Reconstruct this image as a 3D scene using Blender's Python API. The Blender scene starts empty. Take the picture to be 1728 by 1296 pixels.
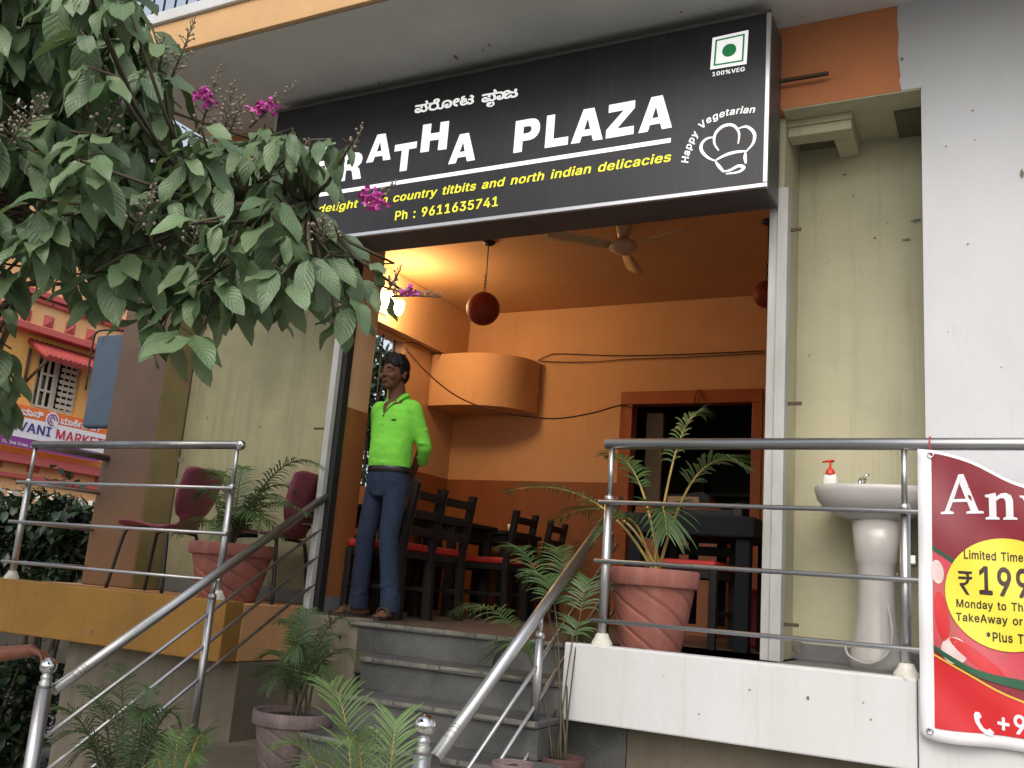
import bpy, bmesh, math, random
from mathutils import Vector, Matrix
from mathutils.geometry import tessellate_polygon
R = math.radians
scene = bpy.context.scene
COL = scene.collection
random.seed(7)

# ------------------------------------------------------------------ camera
FPX, CX, CY = 1610.0, 864.0, 648.0
CAM = Vector((0, 0, 0.22))
def cam_axes(yaw, pitch, roll):
    f = Vector((-math.sin(yaw) * math.cos(pitch), math.cos(yaw) * math.cos(pitch), math.sin(pitch)))
    r = Vector((math.cos(yaw), math.sin(yaw), 0)); u = r.cross(f)
    c, s = math.cos(roll), math.sin(roll)
    return c * r + s * u, -s * r + c * u, f
AR, AU, AF = cam_axes(R(27.982), R(12.131), R(4.563))
cd = bpy.data.cameras.new('camera'); cam = bpy.data.objects.new('camera', cd); COL.objects.link(cam)
cd.sensor_width = 36; cd.lens = FPX / 1728 * 36; cd.clip_start = 0.05; cd.clip_end = 500
cam.matrix_world = Matrix(((AR.x, AU.x, -AF.x, CAM.x), (AR.y, AU.y, -AF.y, CAM.y), (AR.z, AU.z, -AF.z, CAM.z), (0, 0, 0, 1)))
scene.camera = cam
def ray(x, y):
    return AR * ((x - CX) / FPX) - AU * ((y - CY) / FPX) + AF
def at(x, y, X=None, Y=None, Z=None, D=None):      # the point of a known plane that the photo shows at a pixel
    d = ray(x, y)
    if X is not None: t = (X - CAM.x) / d.x
    elif Y is not None: t = (Y - CAM.y) / d.y
    elif Z is not None: t = (Z - CAM.z) / d.z
    else: t = D
    return CAM + d * t

# ------------------------------------------------------------------ light
SUN_EL, SUN_AZ = 44, 170          # azimuth of the light's origin, clockwise from +Y
world = bpy.data.worlds.new('World'); scene.world = world; world.use_nodes = True
wn = world.node_tree.nodes; wl = world.node_tree.links
bg = wn['Background']; sky = wn.new('ShaderNodeTexSky'); sky.sky_type = 'NISHITA'; sky.sun_disc = False
sky.sun_elevation = R(SUN_EL); sky.sun_rotation = R(SUN_AZ); sky.air_density = 1.5; sky.dust_density = 4.0
hs = wn.new('ShaderNodeHueSaturation'); hs.inputs['Saturation'].default_value = 0.55
wl.new(sky.outputs[0], hs.inputs['Color']); wl.new(hs.outputs[0], bg.inputs[0]); bg.inputs[1].default_value = 0.15
sd = bpy.data.lights.new('sun', 'SUN'); sun = bpy.data.objects.new('sun', sd); COL.objects.link(sun)
sd.energy = 0.5; sd.angle = R(50); sd.color = (1.0, 0.96, 0.90)
a = R(SUN_AZ); sv = Vector((math.sin(a) * math.cos(R(SUN_EL)), math.cos(a) * math.cos(R(SUN_EL)), math.sin(R(SUN_EL))))
sun.rotation_euler = sv.to_track_quat('Z', 'Y').to_euler()
scene.view_settings.view_transform = 'Standard'; scene.view_settings.look = 'None'
scene.view_settings.gamma = 1.0; scene.view_settings.use_curve_mapping = False
scene.view_settings.exposure = 0.5
scene.cycles.max_bounces = 7; scene.cycles.diffuse_bounces = 4; scene.cycles.use_denoising = True

# ------------------------------------------------------------------ materials
MATS = {}
def _n(nt, t, **kw):
    n = nt.nodes.new(t)
    for k, v in kw.items(): setattr(n, k, v)
    return n
def mat(name, col, rough=0.6, metal=0.0, col2=None, scale=4.0, amt=0.6, stretch=(1, 1, 1), bump=0.0, bscale=60.0,
        spots=None, spot_scale=6.0, spot_cut=0.62, emit=None, estr=0.0, spec=0.5, trans=0.0, alpha=1.0, coat=0.0, lo=0.38, hi=0.66, drip=None, dripcut=.60, crack=None, bdist=.01):
    m = bpy.data.materials.new(name); m.use_nodes = True; nt = m.node_tree; b = nt.nodes['Principled BSDF']
    b.inputs['Roughness'].default_value = rough; b.inputs['Metallic'].default_value = metal
    b.inputs['Specular IOR Level'].default_value = spec; b.inputs['Transmission Weight'].default_value = trans
    b.inputs['Coat Weight'].default_value = coat; b.inputs['Alpha'].default_value = alpha
    c = tuple(col) + (1,)
    tc = _n(nt, 'ShaderNodeTexCoord'); mp = _n(nt, 'ShaderNodeMapping'); mp.inputs['Scale'].default_value = stretch
    nt.links.new(tc.outputs['Object'], mp.inputs[0]); out = None
    if col2 is not None:
        nz = _n(nt, 'ShaderNodeTexNoise'); nz.inputs['Scale'].default_value = scale; nz.inputs['Detail'].default_value = 8; nz.inputs['Roughness'].default_value = 0.62
        nt.links.new(mp.outputs[0], nz.inputs['Vector'])
        rp = _n(nt, 'ShaderNodeMapRange'); rp.inputs[1].default_value = lo; rp.inputs[2].default_value = hi; rp.inputs[4].default_value = amt
        nt.links.new(nz.outputs[0], rp.inputs[0])
        mx = _n(nt, 'ShaderNodeMix', data_type='RGBA'); mx.inputs[6].default_value = c; mx.inputs[7].default_value = tuple(col2) + (1,)
        nt.links.new(rp.outputs[0], mx.inputs[0]); out = mx.outputs[2]
    if spots is not None:
        n2 = _n(nt, 'ShaderNodeTexNoise'); n2.inputs['Scale'].default_value = spot_scale; n2.inputs['Detail'].default_value = 9; n2.inputs['Roughness'].default_value = 0.7
        nt.links.new(tc.outputs['Object'], n2.inputs['Vector'])
        r2 = _n(nt, 'ShaderNodeMapRange'); r2.inputs[1].default_value = spot_cut; r2.inputs[2].default_value = spot_cut + 0.07
        nt.links.new(n2.outputs[0], r2.inputs[0])
        m2 = _n(nt, 'ShaderNodeMix', data_type='RGBA'); m2.inputs[6].default_value = c; m2.inputs[7].default_value = tuple(spots) + (1,)
        if out is not None: nt.links.new(out, m2.inputs[6])
        nt.links.new(r2.outputs[0], m2.inputs[0]); out = m2.outputs[2]
    def layer(fac, colr):
        nonlocal out
        m_ = _n(nt, 'ShaderNodeMix', data_type='RGBA'); m_.inputs[6].default_value = c; m_.inputs[7].default_value = tuple(colr) + (1,)
        if out is not None: nt.links.new(out, m_.inputs[6])
        nt.links.new(fac, m_.inputs[0]); out = m_.outputs[2]
    if drip is not None:                      # rain streaks and grime runs
        m4 = _n(nt, 'ShaderNodeMapping'); m4.inputs['Scale'].default_value = (9, 9, .55); nt.links.new(tc.outputs['Object'], m4.inputs[0])
        n4 = _n(nt, 'ShaderNodeTexNoise'); n4.inputs['Scale'].default_value = 1.6; n4.inputs['Detail'].default_value = 8; n4.inputs['Roughness'].default_value = .7; nt.links.new(m4.outputs[0], n4.inputs['Vector'])
        r4 = _n(nt, 'ShaderNodeMapRange'); r4.inputs[1].default_value = dripcut - .08; r4.inputs[2].default_value = dripcut + .16; r4.inputs[4].default_value = .75; nt.links.new(n4.outputs[0], r4.inputs[0]); layer(r4.outputs[0], drip)
    if crack is not None:                     # hairline cracks
        n6 = _n(nt, 'ShaderNodeTexNoise'); n6.inputs['Scale'].default_value = 2.5; n6.inputs['Detail'].default_value = 5; nt.links.new(tc.outputs['Object'], n6.inputs['Vector'])
        v6 = _n(nt, 'ShaderNodeVectorMath', operation='SCALE'); v6.inputs['Scale'].default_value = .55; nt.links.new(n6.outputs['Color'], v6.inputs[0])
        a6 = _n(nt, 'ShaderNodeVectorMath', operation='ADD'); nt.links.new(tc.outputs['Object'], a6.inputs[0]); nt.links.new(v6.outputs[0], a6.inputs[1])
        w6 = _n(nt, 'ShaderNodeTexVoronoi', feature='DISTANCE_TO_EDGE'); w6.inputs['Scale'].default_value = .85; nt.links.new(a6.outputs[0], w6.inputs['Vector'])
        r6 = _n(nt, 'ShaderNodeMapRange'); r6.inputs[1].default_value = .0; r6.inputs[2].default_value = .006; r6.inputs[3].default_value = .55; r6.inputs[4].default_value = 0; nt.links.new(w6.outputs['Distance'], r6.inputs[0]); layer(r6.outputs[0], crack)
    if out is not None: nt.links.new(out, b.inputs['Base Color'])
    else: b.inputs['Base Color'].default_value = c
    if bump:
        n3 = _n(nt, 'ShaderNodeTexNoise'); n3.inputs['Scale'].default_value = bscale; n3.inputs['Detail'].default_value = 5
        nt.links.new(mp.outputs[0], n3.inputs['Vector'])
        bp = _n(nt, 'ShaderNodeBump'); bp.inputs['Strength'].default_value = bump; bp.inputs['Distance'].default_value = bdist
        nt.links.new(n3.outputs[0], bp.inputs['Height']); nt.links.new(bp.outputs[0], b.inputs['Normal'])
    if emit is not None:
        b.inputs['Emission Color'].default_value = tuple(emit) + (1,); b.inputs['Emission Strength'].default_value = estr
    MATS[name] = m
    return m
M = {}
M['white'] = mat('white_paint', (.60, .61, .64), .75, col2=(.54, .55, .57), scale=2.2, stretch=(1, 1, .5), amt=.7, bump=.25, bscale=25, spots=(.40, .38, .35), spot_scale=9, spot_cut=.71, drip=(.52, .51, .48), dripcut=.66)
M['white_trim'] = mat('parapet_paint', (.60, .605, .62), .7, col2=(.53, .53, .52), scale=3, stretch=(1, 1, .35), amt=.6, bump=.2, bscale=30, spots=(.36, .33, .27), spot_scale=9, spot_cut=.70, drip=(.50, .48, .44), dripcut=.62)
M['orange'] = mat('orange_paint', (.60, .22, .085), .75, col2=(.50, .185, .08), scale=4, amt=.7, bump=.2, bscale=20)
M['in_orange'] = mat('interior_orange_paint', (.67, .41, .225), .75, col2=(.59, .36, .195), scale=2, amt=.9, bump=.3, bscale=9, spots=(.36, .20, .10), spot_scale=5, spot_cut=.68, drip=(.50, .29, .14), dripcut=.64)
M['dado'] = mat('dado_paint', (.30, .105, .034), .55, col2=(.23, .08, .028), scale=5, stretch=(1, 1, .12), amt=.8, bump=.2, bscale=40)
M['ceiling'] = mat('ceiling_paint', (.52, .31, .155), .85, col2=(.46, .27, .135), scale=1.5, amt=.8)
M['alcove'] = mat('alcove_paint', (.50, .475, .325), .75, col2=(.41, .39, .275), scale=1.6, amt=.9, bump=.25, bscale=22, spots=(.24, .22, .16), spot_scale=8, spot_cut=.70, drip=(.34, .325, .22), dripcut=.60)
M['pale'] = mat('pale_yellow_paint', (.33, .31, .18), .75, col2=(.23, .215, .13), scale=1.6, amt=.95, bump=.3, bscale=20, spots=(.20, .19, .15), spot_scale=4.0, spot_cut=.65, drip=(.19, .18, .12), dripcut=.57)
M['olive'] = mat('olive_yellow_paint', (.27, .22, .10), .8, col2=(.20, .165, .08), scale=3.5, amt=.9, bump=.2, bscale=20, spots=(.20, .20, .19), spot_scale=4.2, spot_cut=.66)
M['recess_shade'] = mat('painted_recess_shade', (.14, .13, .085), .85, col2=(.10, .095, .065), scale=5, amt=.8)  # dark olive standing in for shade in the alcove ceiling recesses
M['pillar'] = mat('mauve_paint', (.30, .165, .14), .8, col2=(.23, .12, .095), scale=3, amt=.8, bump=.2, bscale=20)
M['pillar_low'] = mat('russet_paint', (.36, .15, .075), .8, col2=(.27, .11, .06), scale=3, amt=.8, bump=.2, bscale=20)
M['mustard'] = mat('mustard_paint', (.33, .165, .028), .8, col2=(.24, .12, .025), scale=2.2, stretch=(1, 1, .9), amt=.95, bump=.3, bscale=18, spots=(.13, .075, .03), spot_scale=8, spot_cut=.69, drip=(.17, .09, .025), dripcut=.64)
M['peach'] = mat('peach_paint', (.62, .33, .15), .75, col2=(.50, .27, .13), scale=4, amt=.8, bump=.2, bscale=18)
M['beige'] = mat('beige_plaster', (.20, .17, .125), .85, col2=(.135, .115, .085), scale=2.4, amt=.95, bump=.35, bscale=14, spots=(.10, .085, .07), spot_scale=7, spot_cut=.66, drip=(.125, .105, .08), dripcut=.55)
M['soffit'] = mat('grey_plaster', (.66, .655, .62), .9, col2=(.55, .55, .52), scale=1.4, amt=.95, bump=.25, bscale=10, spots=(.26, .26, .24), spot_scale=4, spot_cut=.67)
M['fascia'] = mat('fascia_paint', (.66, .40, .19), .75, col2=(.55, .33, .16), scale=3, amt=.8, bump=.2, bscale=20)
M['granite'] = mat('grey_granite', (.125, .124, .118), .6, col2=(.05, .051, .05), scale=3.0, amt=.9, bump=.3, bscale=70, spots=(.17, .17, .155), spot_scale=55, spot_cut=.60)
M['granite_edge'] = mat('worn_granite_edge', (.23, .22, .19), .5, col2=(.11, .105, .09), scale=9, amt=1, bump=.3, bscale=60)
M['floor_in'] = mat('dark_floor_tile', (.10, .075, .06), .45, col2=(.06, .045, .035), scale=5, amt=.8)
M['skirt'] = mat('slate_skirting', (.16, .165, .17), .5, col2=(.10, .10, .105), scale=6, amt=.8, bump=.2, spots=(.4, .38, .33), spot_scale=10, spot_cut=.68)
M['steel'] = mat('stainless_steel', (.52, .52, .53), .38, 1.0, col2=(.44, .44, .45), scale=7, amt=.5, bump=.04, bscale=200)
M['steel_dark'] = mat('dull_steel', (.33, .33, .34), .34, 1.0, col2=(.22, .21, .20), scale=9, amt=.7, bump=.05, bscale=150)
M['frame_white'] = mat('worn_white_frame', (.46, .465, .45), .65, col2=(.34, .34, .32), scale=8, stretch=(1, 1, .3), amt=.8, bump=.2, spots=(.10, .09, .08), spot_scale=22, spot_cut=.71)
M['black_gap'] = mat('black_rubber', (.012, .012, .012), .6)
M['cement'] = mat('white_cement', (.68, .66, .60), .9, col2=(.5, .48, .43), scale=20, amt=.8, bump=.6, bscale=50)
M['asphalt'] = mat('asphalt_paving', (.11, .11, .11), .9, col2=(.15, .148, .145), scale=3, amt=.8, bump=.5, bscale=90)
M['paving'] = mat('paving_stone', (.36, .35, .33), .85, col2=(.26, .25, .24), scale=3, amt=.9, bump=.4, bscale=60)
M['sign_black'] = mat('black_sign_vinyl', (.018, .017, .021), .36, col2=(.030, .028, .034), scale=2.5, amt=.9, bump=.10, bscale=4, spec=.45, spots=(.055, .053, .06), spot_scale=5, spot_cut=.66, drip=(.042, .040, .046), dripcut=.60)
M['sign_edge'] = mat('sign_box_grey', (.13, .13, .13), .45, .4, col2=(.09, .09, .09), scale=5, amt=.7)
M['sign_trim'] = mat('silver_sign_trim', (.66, .66, .70), .30, .75)
M['letter_white'] = mat('white_backlit_vinyl', (.85, .85, .85), .4, emit=(1, 1, 1), estr=.42)
M['letter_yellow'] = mat('yellow_backlit_vinyl', (.85, .80, .05), .4, emit=(1, .93, .04), estr=.28)
M['letter_green'] = mat('green_vinyl', (.01, .20, .06), .4, emit=(.01, .30, .09), estr=.22)
M['wood_black'] = mat('black_stained_wood', (.007, .006, .006), .6, spec=.35, col2=(.013, .011, .010), scale=9, stretch=(1, 1, .15), amt=.8, bump=.1)
M['table_dark'] = mat('dark_grey_table', (.006, .007, .010), .8, spec=.2, col2=(.010, .012, .016), scale=4, amt=.8, bump=.1)
M['red'] = mat('red_cushion', (.40, .022, .016), .55, col2=(.28, .015, .012), scale=12, amt=.8, bump=.2)
M['red_plastic'] = mat('crimson_plastic', (.36, .018, .035), .40, col2=(.28, .014, .028), scale=6, amt=.6)
M['maroon'] = mat('maroon_plastic', (.25, .062, .098), .45, col2=(.19, .045, .075), scale=6, amt=.6, spec=.4)
M['chair_leg'] = mat('black_enamel', (.012, .011, .011), .4)
M['pot_red'] = mat('red_terracotta', (.31, .105, .080), .75, col2=(.22, .08, .066), scale=6, amt=.9, bump=.25, bscale=60, spots=(.42, .22, .19), spot_scale=7, spot_cut=.68, drip=(.36, .17, .14), dripcut=.60)
M['pot_mauve'] = mat('mauve_terracotta', (.20, .145, .145), .75, col2=(.13, .095, .095), scale=6, amt=.95, bump=.3, bscale=60, drip=(.28, .22, .215), dripcut=.60)
M['pot_brown'] = mat('brown_clay', (.10, .045, .04), .8, col2=(.07, .035, .03), scale=8, amt=.9, bump=.4)
M['soil'] = mat('potting_soil', (.035, .025, .018), 1.0, col2=(.06, .045, .03), scale=30, amt=1, bump=1, bscale=60)
M['ceramic'] = mat('white_ceramic', (.50, .48, .46), .22, col2=(.43, .415, .395), scale=3, amt=.6, coat=.3)
M['chrome'] = mat('chrome', (.75, .75, .76), .12, 1.0)
M['plastic_white'] = mat('white_plastic', (.75, .73, .70), .35)
M['pump_red'] = mat('red_pump_plastic', (.60, .04, .02), .35)
M['globe'] = mat('red_painted_glass', (.30, .032, .018), .6, col2=(.20, .022, .012), scale=14, amt=.8, bump=.15, bscale=30, spots=(.42, .07, .03), spot_scale=9, spot_cut=.68)
M['black'] = mat('black_cable', (.014, .011, .010), .55)
M['cable'] = mat('brown_cable', (.045, .016, .010), .6)
M['fan'] = mat('cream_fan_enamel', (.55, .42, .28), .35, col2=(.42, .32, .21), scale=9, amt=.7)
M['lamp_glow'] = mat('glowing_lamp', (1, .8, .45), .4, emit=(1, .62, .20), estr=26)
M['blue_board'] = mat('blue_grey_metal', (.045, .075, .125), .5, col2=(.07, .095, .14), scale=6, amt=.8, bump=.1)
M['nb_peach'] = mat('peach_facade', (.90, .52, .25), .8, col2=(.78, .38, .16), scale=1.5, amt=.7, bump=.1)
M['nb_yellow'] = mat('yellow_facade', (.90, .50, .15), .8, col2=(.80, .40, .10), scale=1.5, amt=.7)
M['nb_pink'] = mat('crimson_trim', (.58, .12, .11), .75, col2=(.50, .095, .09), scale=3, amt=.7)
M['nb_orange'] = mat('orange_signboard', (.80, .17, .03), .6)
M['nb_white'] = mat('white_signboard', (.80, .76, .80), .6)
M['nb_purple'] = mat('purple_print', (.25, .05, .25), .6)
M['nb_blue'] = mat('indigo_print', (.06, .03, .22), .6)
M['nb_red'] = mat('red_print', (.55, .03, .06), .6)
M['win_white'] = mat('cream_window_paint', (.60, .55, .46), .6)
M['dark_glass'] = mat('dark_window_glass', (.02, .018, .016), .08, spec=.6)
M['awning'] = mat('red_roof_tile', (.45, .07, .06), .7, col2=(.36, .06, .05), scale=8, amt=.8)
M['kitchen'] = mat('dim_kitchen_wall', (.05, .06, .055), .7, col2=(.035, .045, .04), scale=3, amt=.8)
M['kitchen_post'] = mat('cream_partition', (.30, .24, .17), .6)
M['door_frame'] = mat('orange_brown_frame', (.36, .10, .025), .5, col2=(.29, .08, .02), scale=6, stretch=(1, 1, .2), amt=.8)
M['beige_plastic'] = mat('beige_plastic', (.45, .33, .20), .45)
M['iron'] = mat('black_iron', (.02, .02, .022), .5, .3)
M['rust'] = mat('rusty_iron', (.07, .055, .045), .7, .3, col2=(.10, .06, .035), scale=20, amt=.9)
M['skin'] = mat('brown_skin', (.125, .056, .034), .68, col2=(.105, .045, .027), scale=14, amt=.6, bump=.04, bscale=120, spec=.2)
M['skin2'] = mat('tan_skin', (.20, .075, .045), .5, col2=(.16, .06, .038), scale=14, amt=.6, bump=.05, bscale=120, spec=.35)
M['hair'] = mat('black_hair', (.004, .0035, .0035), .6, spec=.25, bump=.5, bscale=160, stretch=(1, 1, .4))
M['lip'] = mat('dark_lip', (.10, .040, .028), .6, spec=.25)
M['eye'] = mat('eye_white', (.16, .13, .115), .6, spec=.2)
M['iris'] = mat('dark_iris', (.010, .006, .004), .2)
M['shirt'] = mat('lime_green_cotton', (.20, .64, .06), .9, col2=(.14, .48, .04), scale=7, amt=.8, bump=.55, bscale=5, stretch=(.8, .8, 1.7), bdist=.03)
M['shirt_dark'] = mat('black_knit', (.012, .012, .012), .8)
M['jeans'] = mat('blue_denim', (.008, .016, .040), .9, col2=(.014, .028, .066), scale=6, stretch=(1, 1, .35), amt=.9, bump=.9, bscale=16, bdist=.02)
M['belt'] = mat('black_leather', (.010, .009, .009), .4)
M['shoe'] = mat('brown_leather', (.018, .010, .008), .55, col2=(.03, .016, .011), scale=12, amt=.7)
M['shirt2'] = mat('grey_cotton', (.25, .25, .28), .85)
M['b_maroon'] = mat('maroon_banner_print', (.23, .014, .03), .38, col2=(.18, .010, .024), scale=3, amt=.7)
M['b_red'] = mat('red_banner_print', (.58, .016, .022), .38, col2=(.50, .012, .02), scale=3, amt=.6)
M['b_white'] = mat('white_banner_vinyl', (.76, .76, .80), .38)
M['b_yellow'] = mat('yellow_banner_print', (.80, .70, .06), .38)
M['b_text'] = mat('dark_brown_print', (.035, .012, .010), .45)
M['b_green'] = mat('dark_green_print', (.012, .09, .04), .4)
M['b_gold'] = mat('gold_print', (.75, .42, .05), .4)
M['b_pink'] = mat('pink_vegetable_print', (.62, .055, .10), .4, col2=(.35, .10, .08), scale=9, stretch=(1, 1, .5), amt=1)
M['b_onion'] = mat('onion_print', (.70, .62, .60), .4, col2=(.62, .40, .42), scale=14, amt=.8)
M['grime'] = mat('dark_wall_stain', (.14, .125, .10), .9, col2=(.24, .22, .18), scale=40, amt=1)
M['flake'] = mat('bare_grey_plaster', (.23, .225, .21), .9, col2=(.15, .145, .135), scale=22, amt=1, bump=.5, bscale=50)
M['hose_grey'] = mat('grey_hose', (.42, .41, .39), .5)
M['brand_red'] = mat('red_stamp_ink', (.5, .03, .03), .6)

def leaf_mat(name, c1, c2, back, rough=.42, tr=.25, veins=0.0, spec=.5):
    m = bpy.data.materials.new(name); m.use_nodes = True; nt = m.node_tree; b = nt.nodes['Principled BSDF']; L = nt.links
    tc = _n(nt, 'ShaderNodeTexCoord'); at_ = _n(nt, 'ShaderNodeAttribute', attribute_name='tone')
    nz = _n(nt, 'ShaderNodeTexNoise'); nz.inputs['Scale'].default_value = 40; nz.inputs['Detail'].default_value = 3
    L.new(tc.outputs['Object'], nz.inputs['Vector'])
    ad = _n(nt, 'ShaderNodeMath', operation='MULTIPLY_ADD'); ad.inputs[1].default_value = .35; L.new(nz.outputs[0], ad.inputs[0])
    sb = _n(nt, 'ShaderNodeMath', operation='SUBTRACT'); sb.inputs[1].default_value = .17; L.new(at_.outputs['Fac'], sb.inputs[0]); L.new(sb.outputs[0], ad.inputs[2])
    mx = _n(nt, 'ShaderNodeMix', data_type='RGBA'); mx.inputs[6].default_value = c1 + (1,); mx.inputs[7].default_value = c2 + (1,)
    L.new(ad.outputs[0], mx.inputs[0])
    geo = _n(nt, 'ShaderNodeNewGeometry')
    m2 = _n(nt, 'ShaderNodeMix', data_type='RGBA'); m2.inputs[7].default_value = back + (1,)
    L.new(geo.outputs['Backfacing'], m2.inputs[0]); L.new(mx.outputs[2], m2.inputs[6]); col = m2.outputs[2]
    if veins:
        uv = _n(nt, 'ShaderNodeTexCoord'); sp = _n(nt, 'ShaderNodeSeparateXYZ'); L.new(uv.outputs['UV'], sp.inputs[0])
        au = _n(nt, 'ShaderNodeMath', operation='ABSOLUTE'); L.new(sp.outputs[0], au.inputs[0])
        v = _n(nt, 'ShaderNodeMath', operation='MULTIPLY_ADD'); v.inputs[1].default_value = -.30; L.new(au.outputs[0], v.inputs[0]); L.new(sp.outputs[1], v.inputs[2])
        s = _n(nt, 'ShaderNodeMath', operation='MULTIPLY'); s.inputs[1].default_value = 50; L.new(v.outputs[0], s.inputs[0])
        sn = _n(nt, 'ShaderNodeMath', operation='SINE'); L.new(s.outputs[0], sn.inputs[0])
        bp = _n(nt, 'ShaderNodeBump'); bp.inputs['Strength'].default_value = veins; bp.inputs['Distance'].default_value = .006
        L.new(sn.outputs[0], bp.inputs['Height']); L.new(bp.outputs[0], b.inputs['Normal'])
        mr = _n(nt, 'ShaderNodeMapRange'); mr.inputs[1].default_value = .0; mr.inputs[2].default_value = .07; mr.inputs[3].default_value = .55; mr.inputs[4].default_value = 0
        L.new(au.outputs[0], mr.inputs[0])
        m3 = _n(nt, 'ShaderNodeMix', data_type='RGBA'); m3.inputs[7].default_value = (.16, .24, .12, 1); L.new(mr.outputs[0], m3.inputs[0]); L.new(col, m3.inputs[6]); col = m3.outputs[2]
    L.new(col, b.inputs['Base Color']); b.inputs['Roughness'].default_value = rough; b.inputs['Specular IOR Level'].default_value = spec
    if tr:
        t = _n(nt, 'ShaderNodeBsdfTranslucent'); t.inputs[0].default_value = (c2[0] * 1.6, c2[1] * 1.6, c2[2], 1)
        ms = _n(nt, 'ShaderNodeMixShader'); ms.inputs[0].default_value = tr
        L.new(b.outputs[0], ms.inputs[1]); L.new(t.outputs[0], ms.inputs[2]); L.new(ms.outputs[0], nt.nodes['Material Output'].inputs[0])
    return m
M['leaf'] = leaf_mat('broad_tree_leaf', (.070, .125, .058), (.165, .240, .122), (.13, .18, .08), .42, .12, .16)
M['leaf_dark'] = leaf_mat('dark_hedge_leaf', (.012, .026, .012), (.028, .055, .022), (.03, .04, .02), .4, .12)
M['leaf_hedge'] = leaf_mat('mid_hedge_leaf', (.02, .05, .016), (.05, .10, .03), (.04, .06, .025), .45, .15)
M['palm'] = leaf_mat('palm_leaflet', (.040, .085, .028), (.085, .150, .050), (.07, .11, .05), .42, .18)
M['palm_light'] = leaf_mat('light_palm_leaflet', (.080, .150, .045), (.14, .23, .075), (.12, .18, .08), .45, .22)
M['stem_yellow'] = mat('yellow_palm_stem', (.40, .26, .06), .5, col2=(.22, .17, .05), scale=12, amt=.8)
M['bark'] = mat('brown_bark', (.055, .040, .028), .9, col2=(.09, .07, .05), scale=15, amt=1, bump=.6, bscale=50)
M['twig'] = mat('green_brown_twig', (.09, .075, .045), .8)
M['bud'] = mat('dusty_flower_bud', (.24, .19, .15), .8, col2=(.32, .26, .20), scale=60, amt=.8)
M['flower'] = mat('magenta_petal', (.48, .035, .30), .6, col2=(.62, .10, .42), scale=30, amt=.8)

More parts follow.
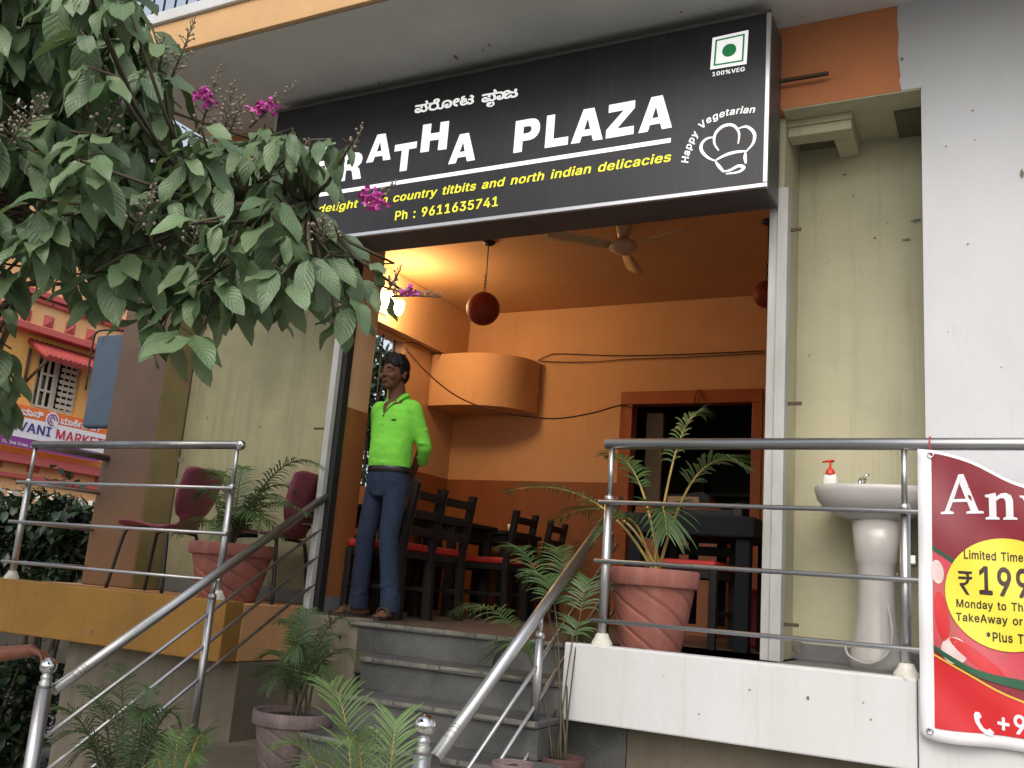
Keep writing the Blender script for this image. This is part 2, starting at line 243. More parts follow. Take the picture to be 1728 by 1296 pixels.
# ------------------------------------------------------------------ mesh helpers
class MB:
    def __init__(s): s.v = []; s.f = []; s.tone = []; s.uv = {}; s.sm = []
    def add(s, vs, fs, smooth=False):
        o = len(s.v); s.v += [Vector(v) for v in vs]
        for f in fs: s.f.append([i + o for i in f]); s.sm.append(smooth)
        return o
    def box(s, x0, x1, y0, y1, z0, z1):
        s.add([(x0, y0, z0), (x1, y0, z0), (x1, y1, z0), (x0, y1, z0), (x0, y0, z1), (x1, y0, z1), (x1, y1, z1), (x0, y1, z1)],
              [(0, 3, 2, 1), (4, 5, 6, 7), (0, 1, 5, 4), (1, 2, 6, 5), (2, 3, 7, 6), (3, 0, 4, 7)]); return s
    def obox(s, c, ax, ay, az, hx, hy, hz):     # oriented box
        c, ax, ay, az = Vector(c), Vector(ax).normalized(), Vector(ay).normalized(), Vector(az).normalized()
        vs = [c + ax * hx * i + ay * hy * j + az * hz * k for k in (-1, 1) for (i, j) in ((-1, -1), (1, -1), (1, 1), (-1, 1))]
        s.add(vs, [(0, 3, 2, 1), (4, 5, 6, 7), (0, 1, 5, 4), (1, 2, 6, 5), (2, 3, 7, 6), (3, 0, 4, 7)]); return s
    def prism(s, poly, depth):                  # a 3D polygon given a thickness along a vector
        n = len(poly); poly = [Vector(p) for p in poly]; d = Vector(depth)
        tr = tessellate_polygon([poly])
        s.add(poly + [p + d for p in poly], [tuple(t) for t in tr] + [tuple(i + n for i in reversed(t)) for t in tr] + [(i, (i + 1) % n, (i + 1) % n + n, i + n) for i in range(n)]); return s
    def tube(s, pts, r, n=10, cap=True):
        pts = [Vector(p) for p in pts]; k = len(pts); rr = r if isinstance(r, (list, tuple)) else [r] * k
        vs = []; up = None
        for i, p in enumerate(pts):
            t = (pts[min(i + 1, k - 1)] - pts[max(i - 1, 0)])
            if t.length < 1e-9: t = Vector((0, 0, 1))
            t.normalize()
            if up is None: up = Vector((0, 0, 1)) if abs(t.z) < .9 else Vector((0, 1, 0))
            x = up - t * up.dot(t)
            if x.length < 1e-4: x = t.orthogonal()
            x.normalize(); up = x; y = t.cross(x)
            for j in range(n):
                a_ = 2 * math.pi * j / n; vs.append(p + (x * math.cos(a_) + y * math.sin(a_)) * rr[i])
        fs = [(i * n + j, i * n + (j + 1) % n, (i + 1) * n + (j + 1) % n, (i + 1) * n + j) for i in range(k - 1) for j in range(n)]
        o = s.add(vs, fs, True)
        if cap:
            s.f.append([o + j for j in reversed(range(n))]); s.sm.append(False); s.f.append([o + (k - 1) * n + j for j in range(n)]); s.sm.append(False)
        return s
    def lathe(s, prof, c=(0, 0, 0), n=32, rfun=None, axis=None):
        c = Vector(c); vs = []; k = len(prof)
        for (r, z) in prof:
            for j in range(n):
                a_ = 2 * math.pi * j / n; q = r + (rfun(a_, z, r) if rfun else 0)
                vs.append(c + Vector((q * math.cos(a_), q * math.sin(a_), z)))
        s.add(vs, [(i * n + j, i * n + (j + 1) % n, (i + 1) * n + (j + 1) % n, (i + 1) * n + j) for i in range(k - 1) for j in range(n)], True); return s
    def ball(s, c, r, n=12, m=8, sc=(1, 1, 1)):
        c = Vector(c); vs = [c + Vector((0, 0, -r * sc[2]))]
        for i in range(1, m):
            t = math.pi * i / m
            for j in range(n):
                a_ = 2 * math.pi * j / n; vs.append(c + Vector((math.sin(t) * math.cos(a_) * r * sc[0], math.sin(t) * math.sin(a_) * r * sc[1], -math.cos(t) * r * sc[2])))
        vs.append(c + Vector((0, 0, r * sc[2]))); last = len(vs) - 1
        fs = [(0, 1 + (j + 1) % n, 1 + j) for j in range(n)] + [(1 + i * n + j, 1 + i * n + (j + 1) % n, 1 + (i + 1) * n + (j + 1) % n, 1 + (i + 1) * n + j) for i in range(m - 2) for j in range(n)]
        fs += [(last, 1 + (m - 2) * n + j, 1 + (m - 2) * n + (j + 1) % n) for j in range(n)]
        s.add(vs, fs, True); return s
    def sheet(s, grid, smooth=True):            # grid[i][j] of points
        a_, b_ = len(grid), len(grid[0])
        s.add([p for row in grid for p in row], [(i * b_ + j, i * b_ + j + 1, (i + 1) * b_ + j + 1, (i + 1) * b_ + j) for i in range(a_ - 1) for j in range(b_ - 1)], smooth); return s
    def loops(s, loops2d, fn):                  # flat filled polygons with holes; fn maps (u, v) to a point
        cu = bpy.data.curves.new('fill', 'CURVE'); cu.dimensions = '2D'; cu.fill_mode = 'BOTH'
        for l in loops2d:
            k = cu.splines.new('POLY'); k.points.add(len(l) - 1); k.use_cyclic_u = True
            for pt, p in zip(k.points, l): pt.co = (p[0], p[1], 0, 1)
        ob = bpy.data.objects.new('fill', cu); me = bpy.data.meshes.new_from_object(ob)
        s.add([fn(v.co.x, v.co.y) for v in me.vertices], [tuple(p.vertices) for p in me.polygons])
        bpy.data.objects.remove(ob); bpy.data.curves.remove(cu); bpy.data.meshes.remove(me); return s
    def build(s, name, m, parent=None, origin=None, bevel=0.0, seg=2, solid=0.0):
        if origin is None:
            if parent is not None: origin = parent['_o'] if '_o' in parent else parent.location
            else:
                lo = Vector([min(v[i] for v in s.v) for i in range(3)]); hi = Vector([max(v[i] for v in s.v) for i in range(3)])
                origin = Vector(((lo.x + hi.x) / 2, (lo.y + hi.y) / 2, lo.z))
        o0 = Vector(origin)
        me = bpy.data.meshes.new(name); me.from_pydata([v - o0 for v in s.v], [], s.f); me.update()
        me.polygons.foreach_set('use_smooth', s.sm)
        if s.tone:
            at_ = me.attributes.new('tone', 'FLOAT', 'POINT'); at_.data.foreach_set('value', s.tone)
        if s.uv:
            u = me.uv_layers.new(name='UVMap')
            for l in me.loops: u.data[l.index].uv = s.uv.get(l.vertex_index, (0, 0))
        me.materials.append(m)
        ob = bpy.data.objects.new(name, me); COL.objects.link(ob)
        if parent is not None:
            ob.parent = parent; po = parent['_o'] if '_o' in parent else parent.location
            ob.location = o0 - Vector(po)
        else: ob.location = o0
        ob['_o'] = o0[:]
        if bevel:
            b = ob.modifiers.new('bevel', 'BEVEL'); b.width = bevel; b.segments = seg; b.limit_method = 'ANGLE'; b.angle_limit = R(40)
        if solid:
            b = ob.modifiers.new('solid', 'SOLIDIFY'); b.thickness = solid; b.offset = 0
        return ob
def tag(o, label, cat, group=None, kind=None):
    o['label'] = label; o['category'] = cat
    if group: o['group'] = group
    if kind: o['kind'] = kind
    return o
def thing(name, label, cat, loc, group=None):
    o = bpy.data.objects.new(name, None); COL.objects.link(o); o.location = Vector(loc); o['_o'] = Vector(loc)[:]
    o.empty_display_size = .1
    return tag(o, label, cat, group)
def box(*a): return MB().box(*a)
def tube(p, r, n=10): return MB().tube(p, r, n)
def structure(o): o['kind'] = 'structure'; return o
def bez(p0, p1, p2, t): return p0 * (1 - t) ** 2 + p1 * 2 * t * (1 - t) + p2 * t * t
def smooth_path(pts, k=6):                       # Catmull-Rom
    pts = [Vector(p) for p in pts]; out = []
    for i in range(len(pts) - 1):
        a_, b_, c_, d_ = pts[max(i - 1, 0)], pts[i], pts[i + 1], pts[min(i + 2, len(pts) - 1)]
        for j in range(k):
            t = j / k; out.append(.5 * ((2 * b_) + (c_ - a_) * t + (2 * a_ - 5 * b_ + 4 * c_ - d_) * t * t + (3 * b_ - a_ - 3 * c_ + d_) * t ** 3))
    return out + [pts[-1]]
import json
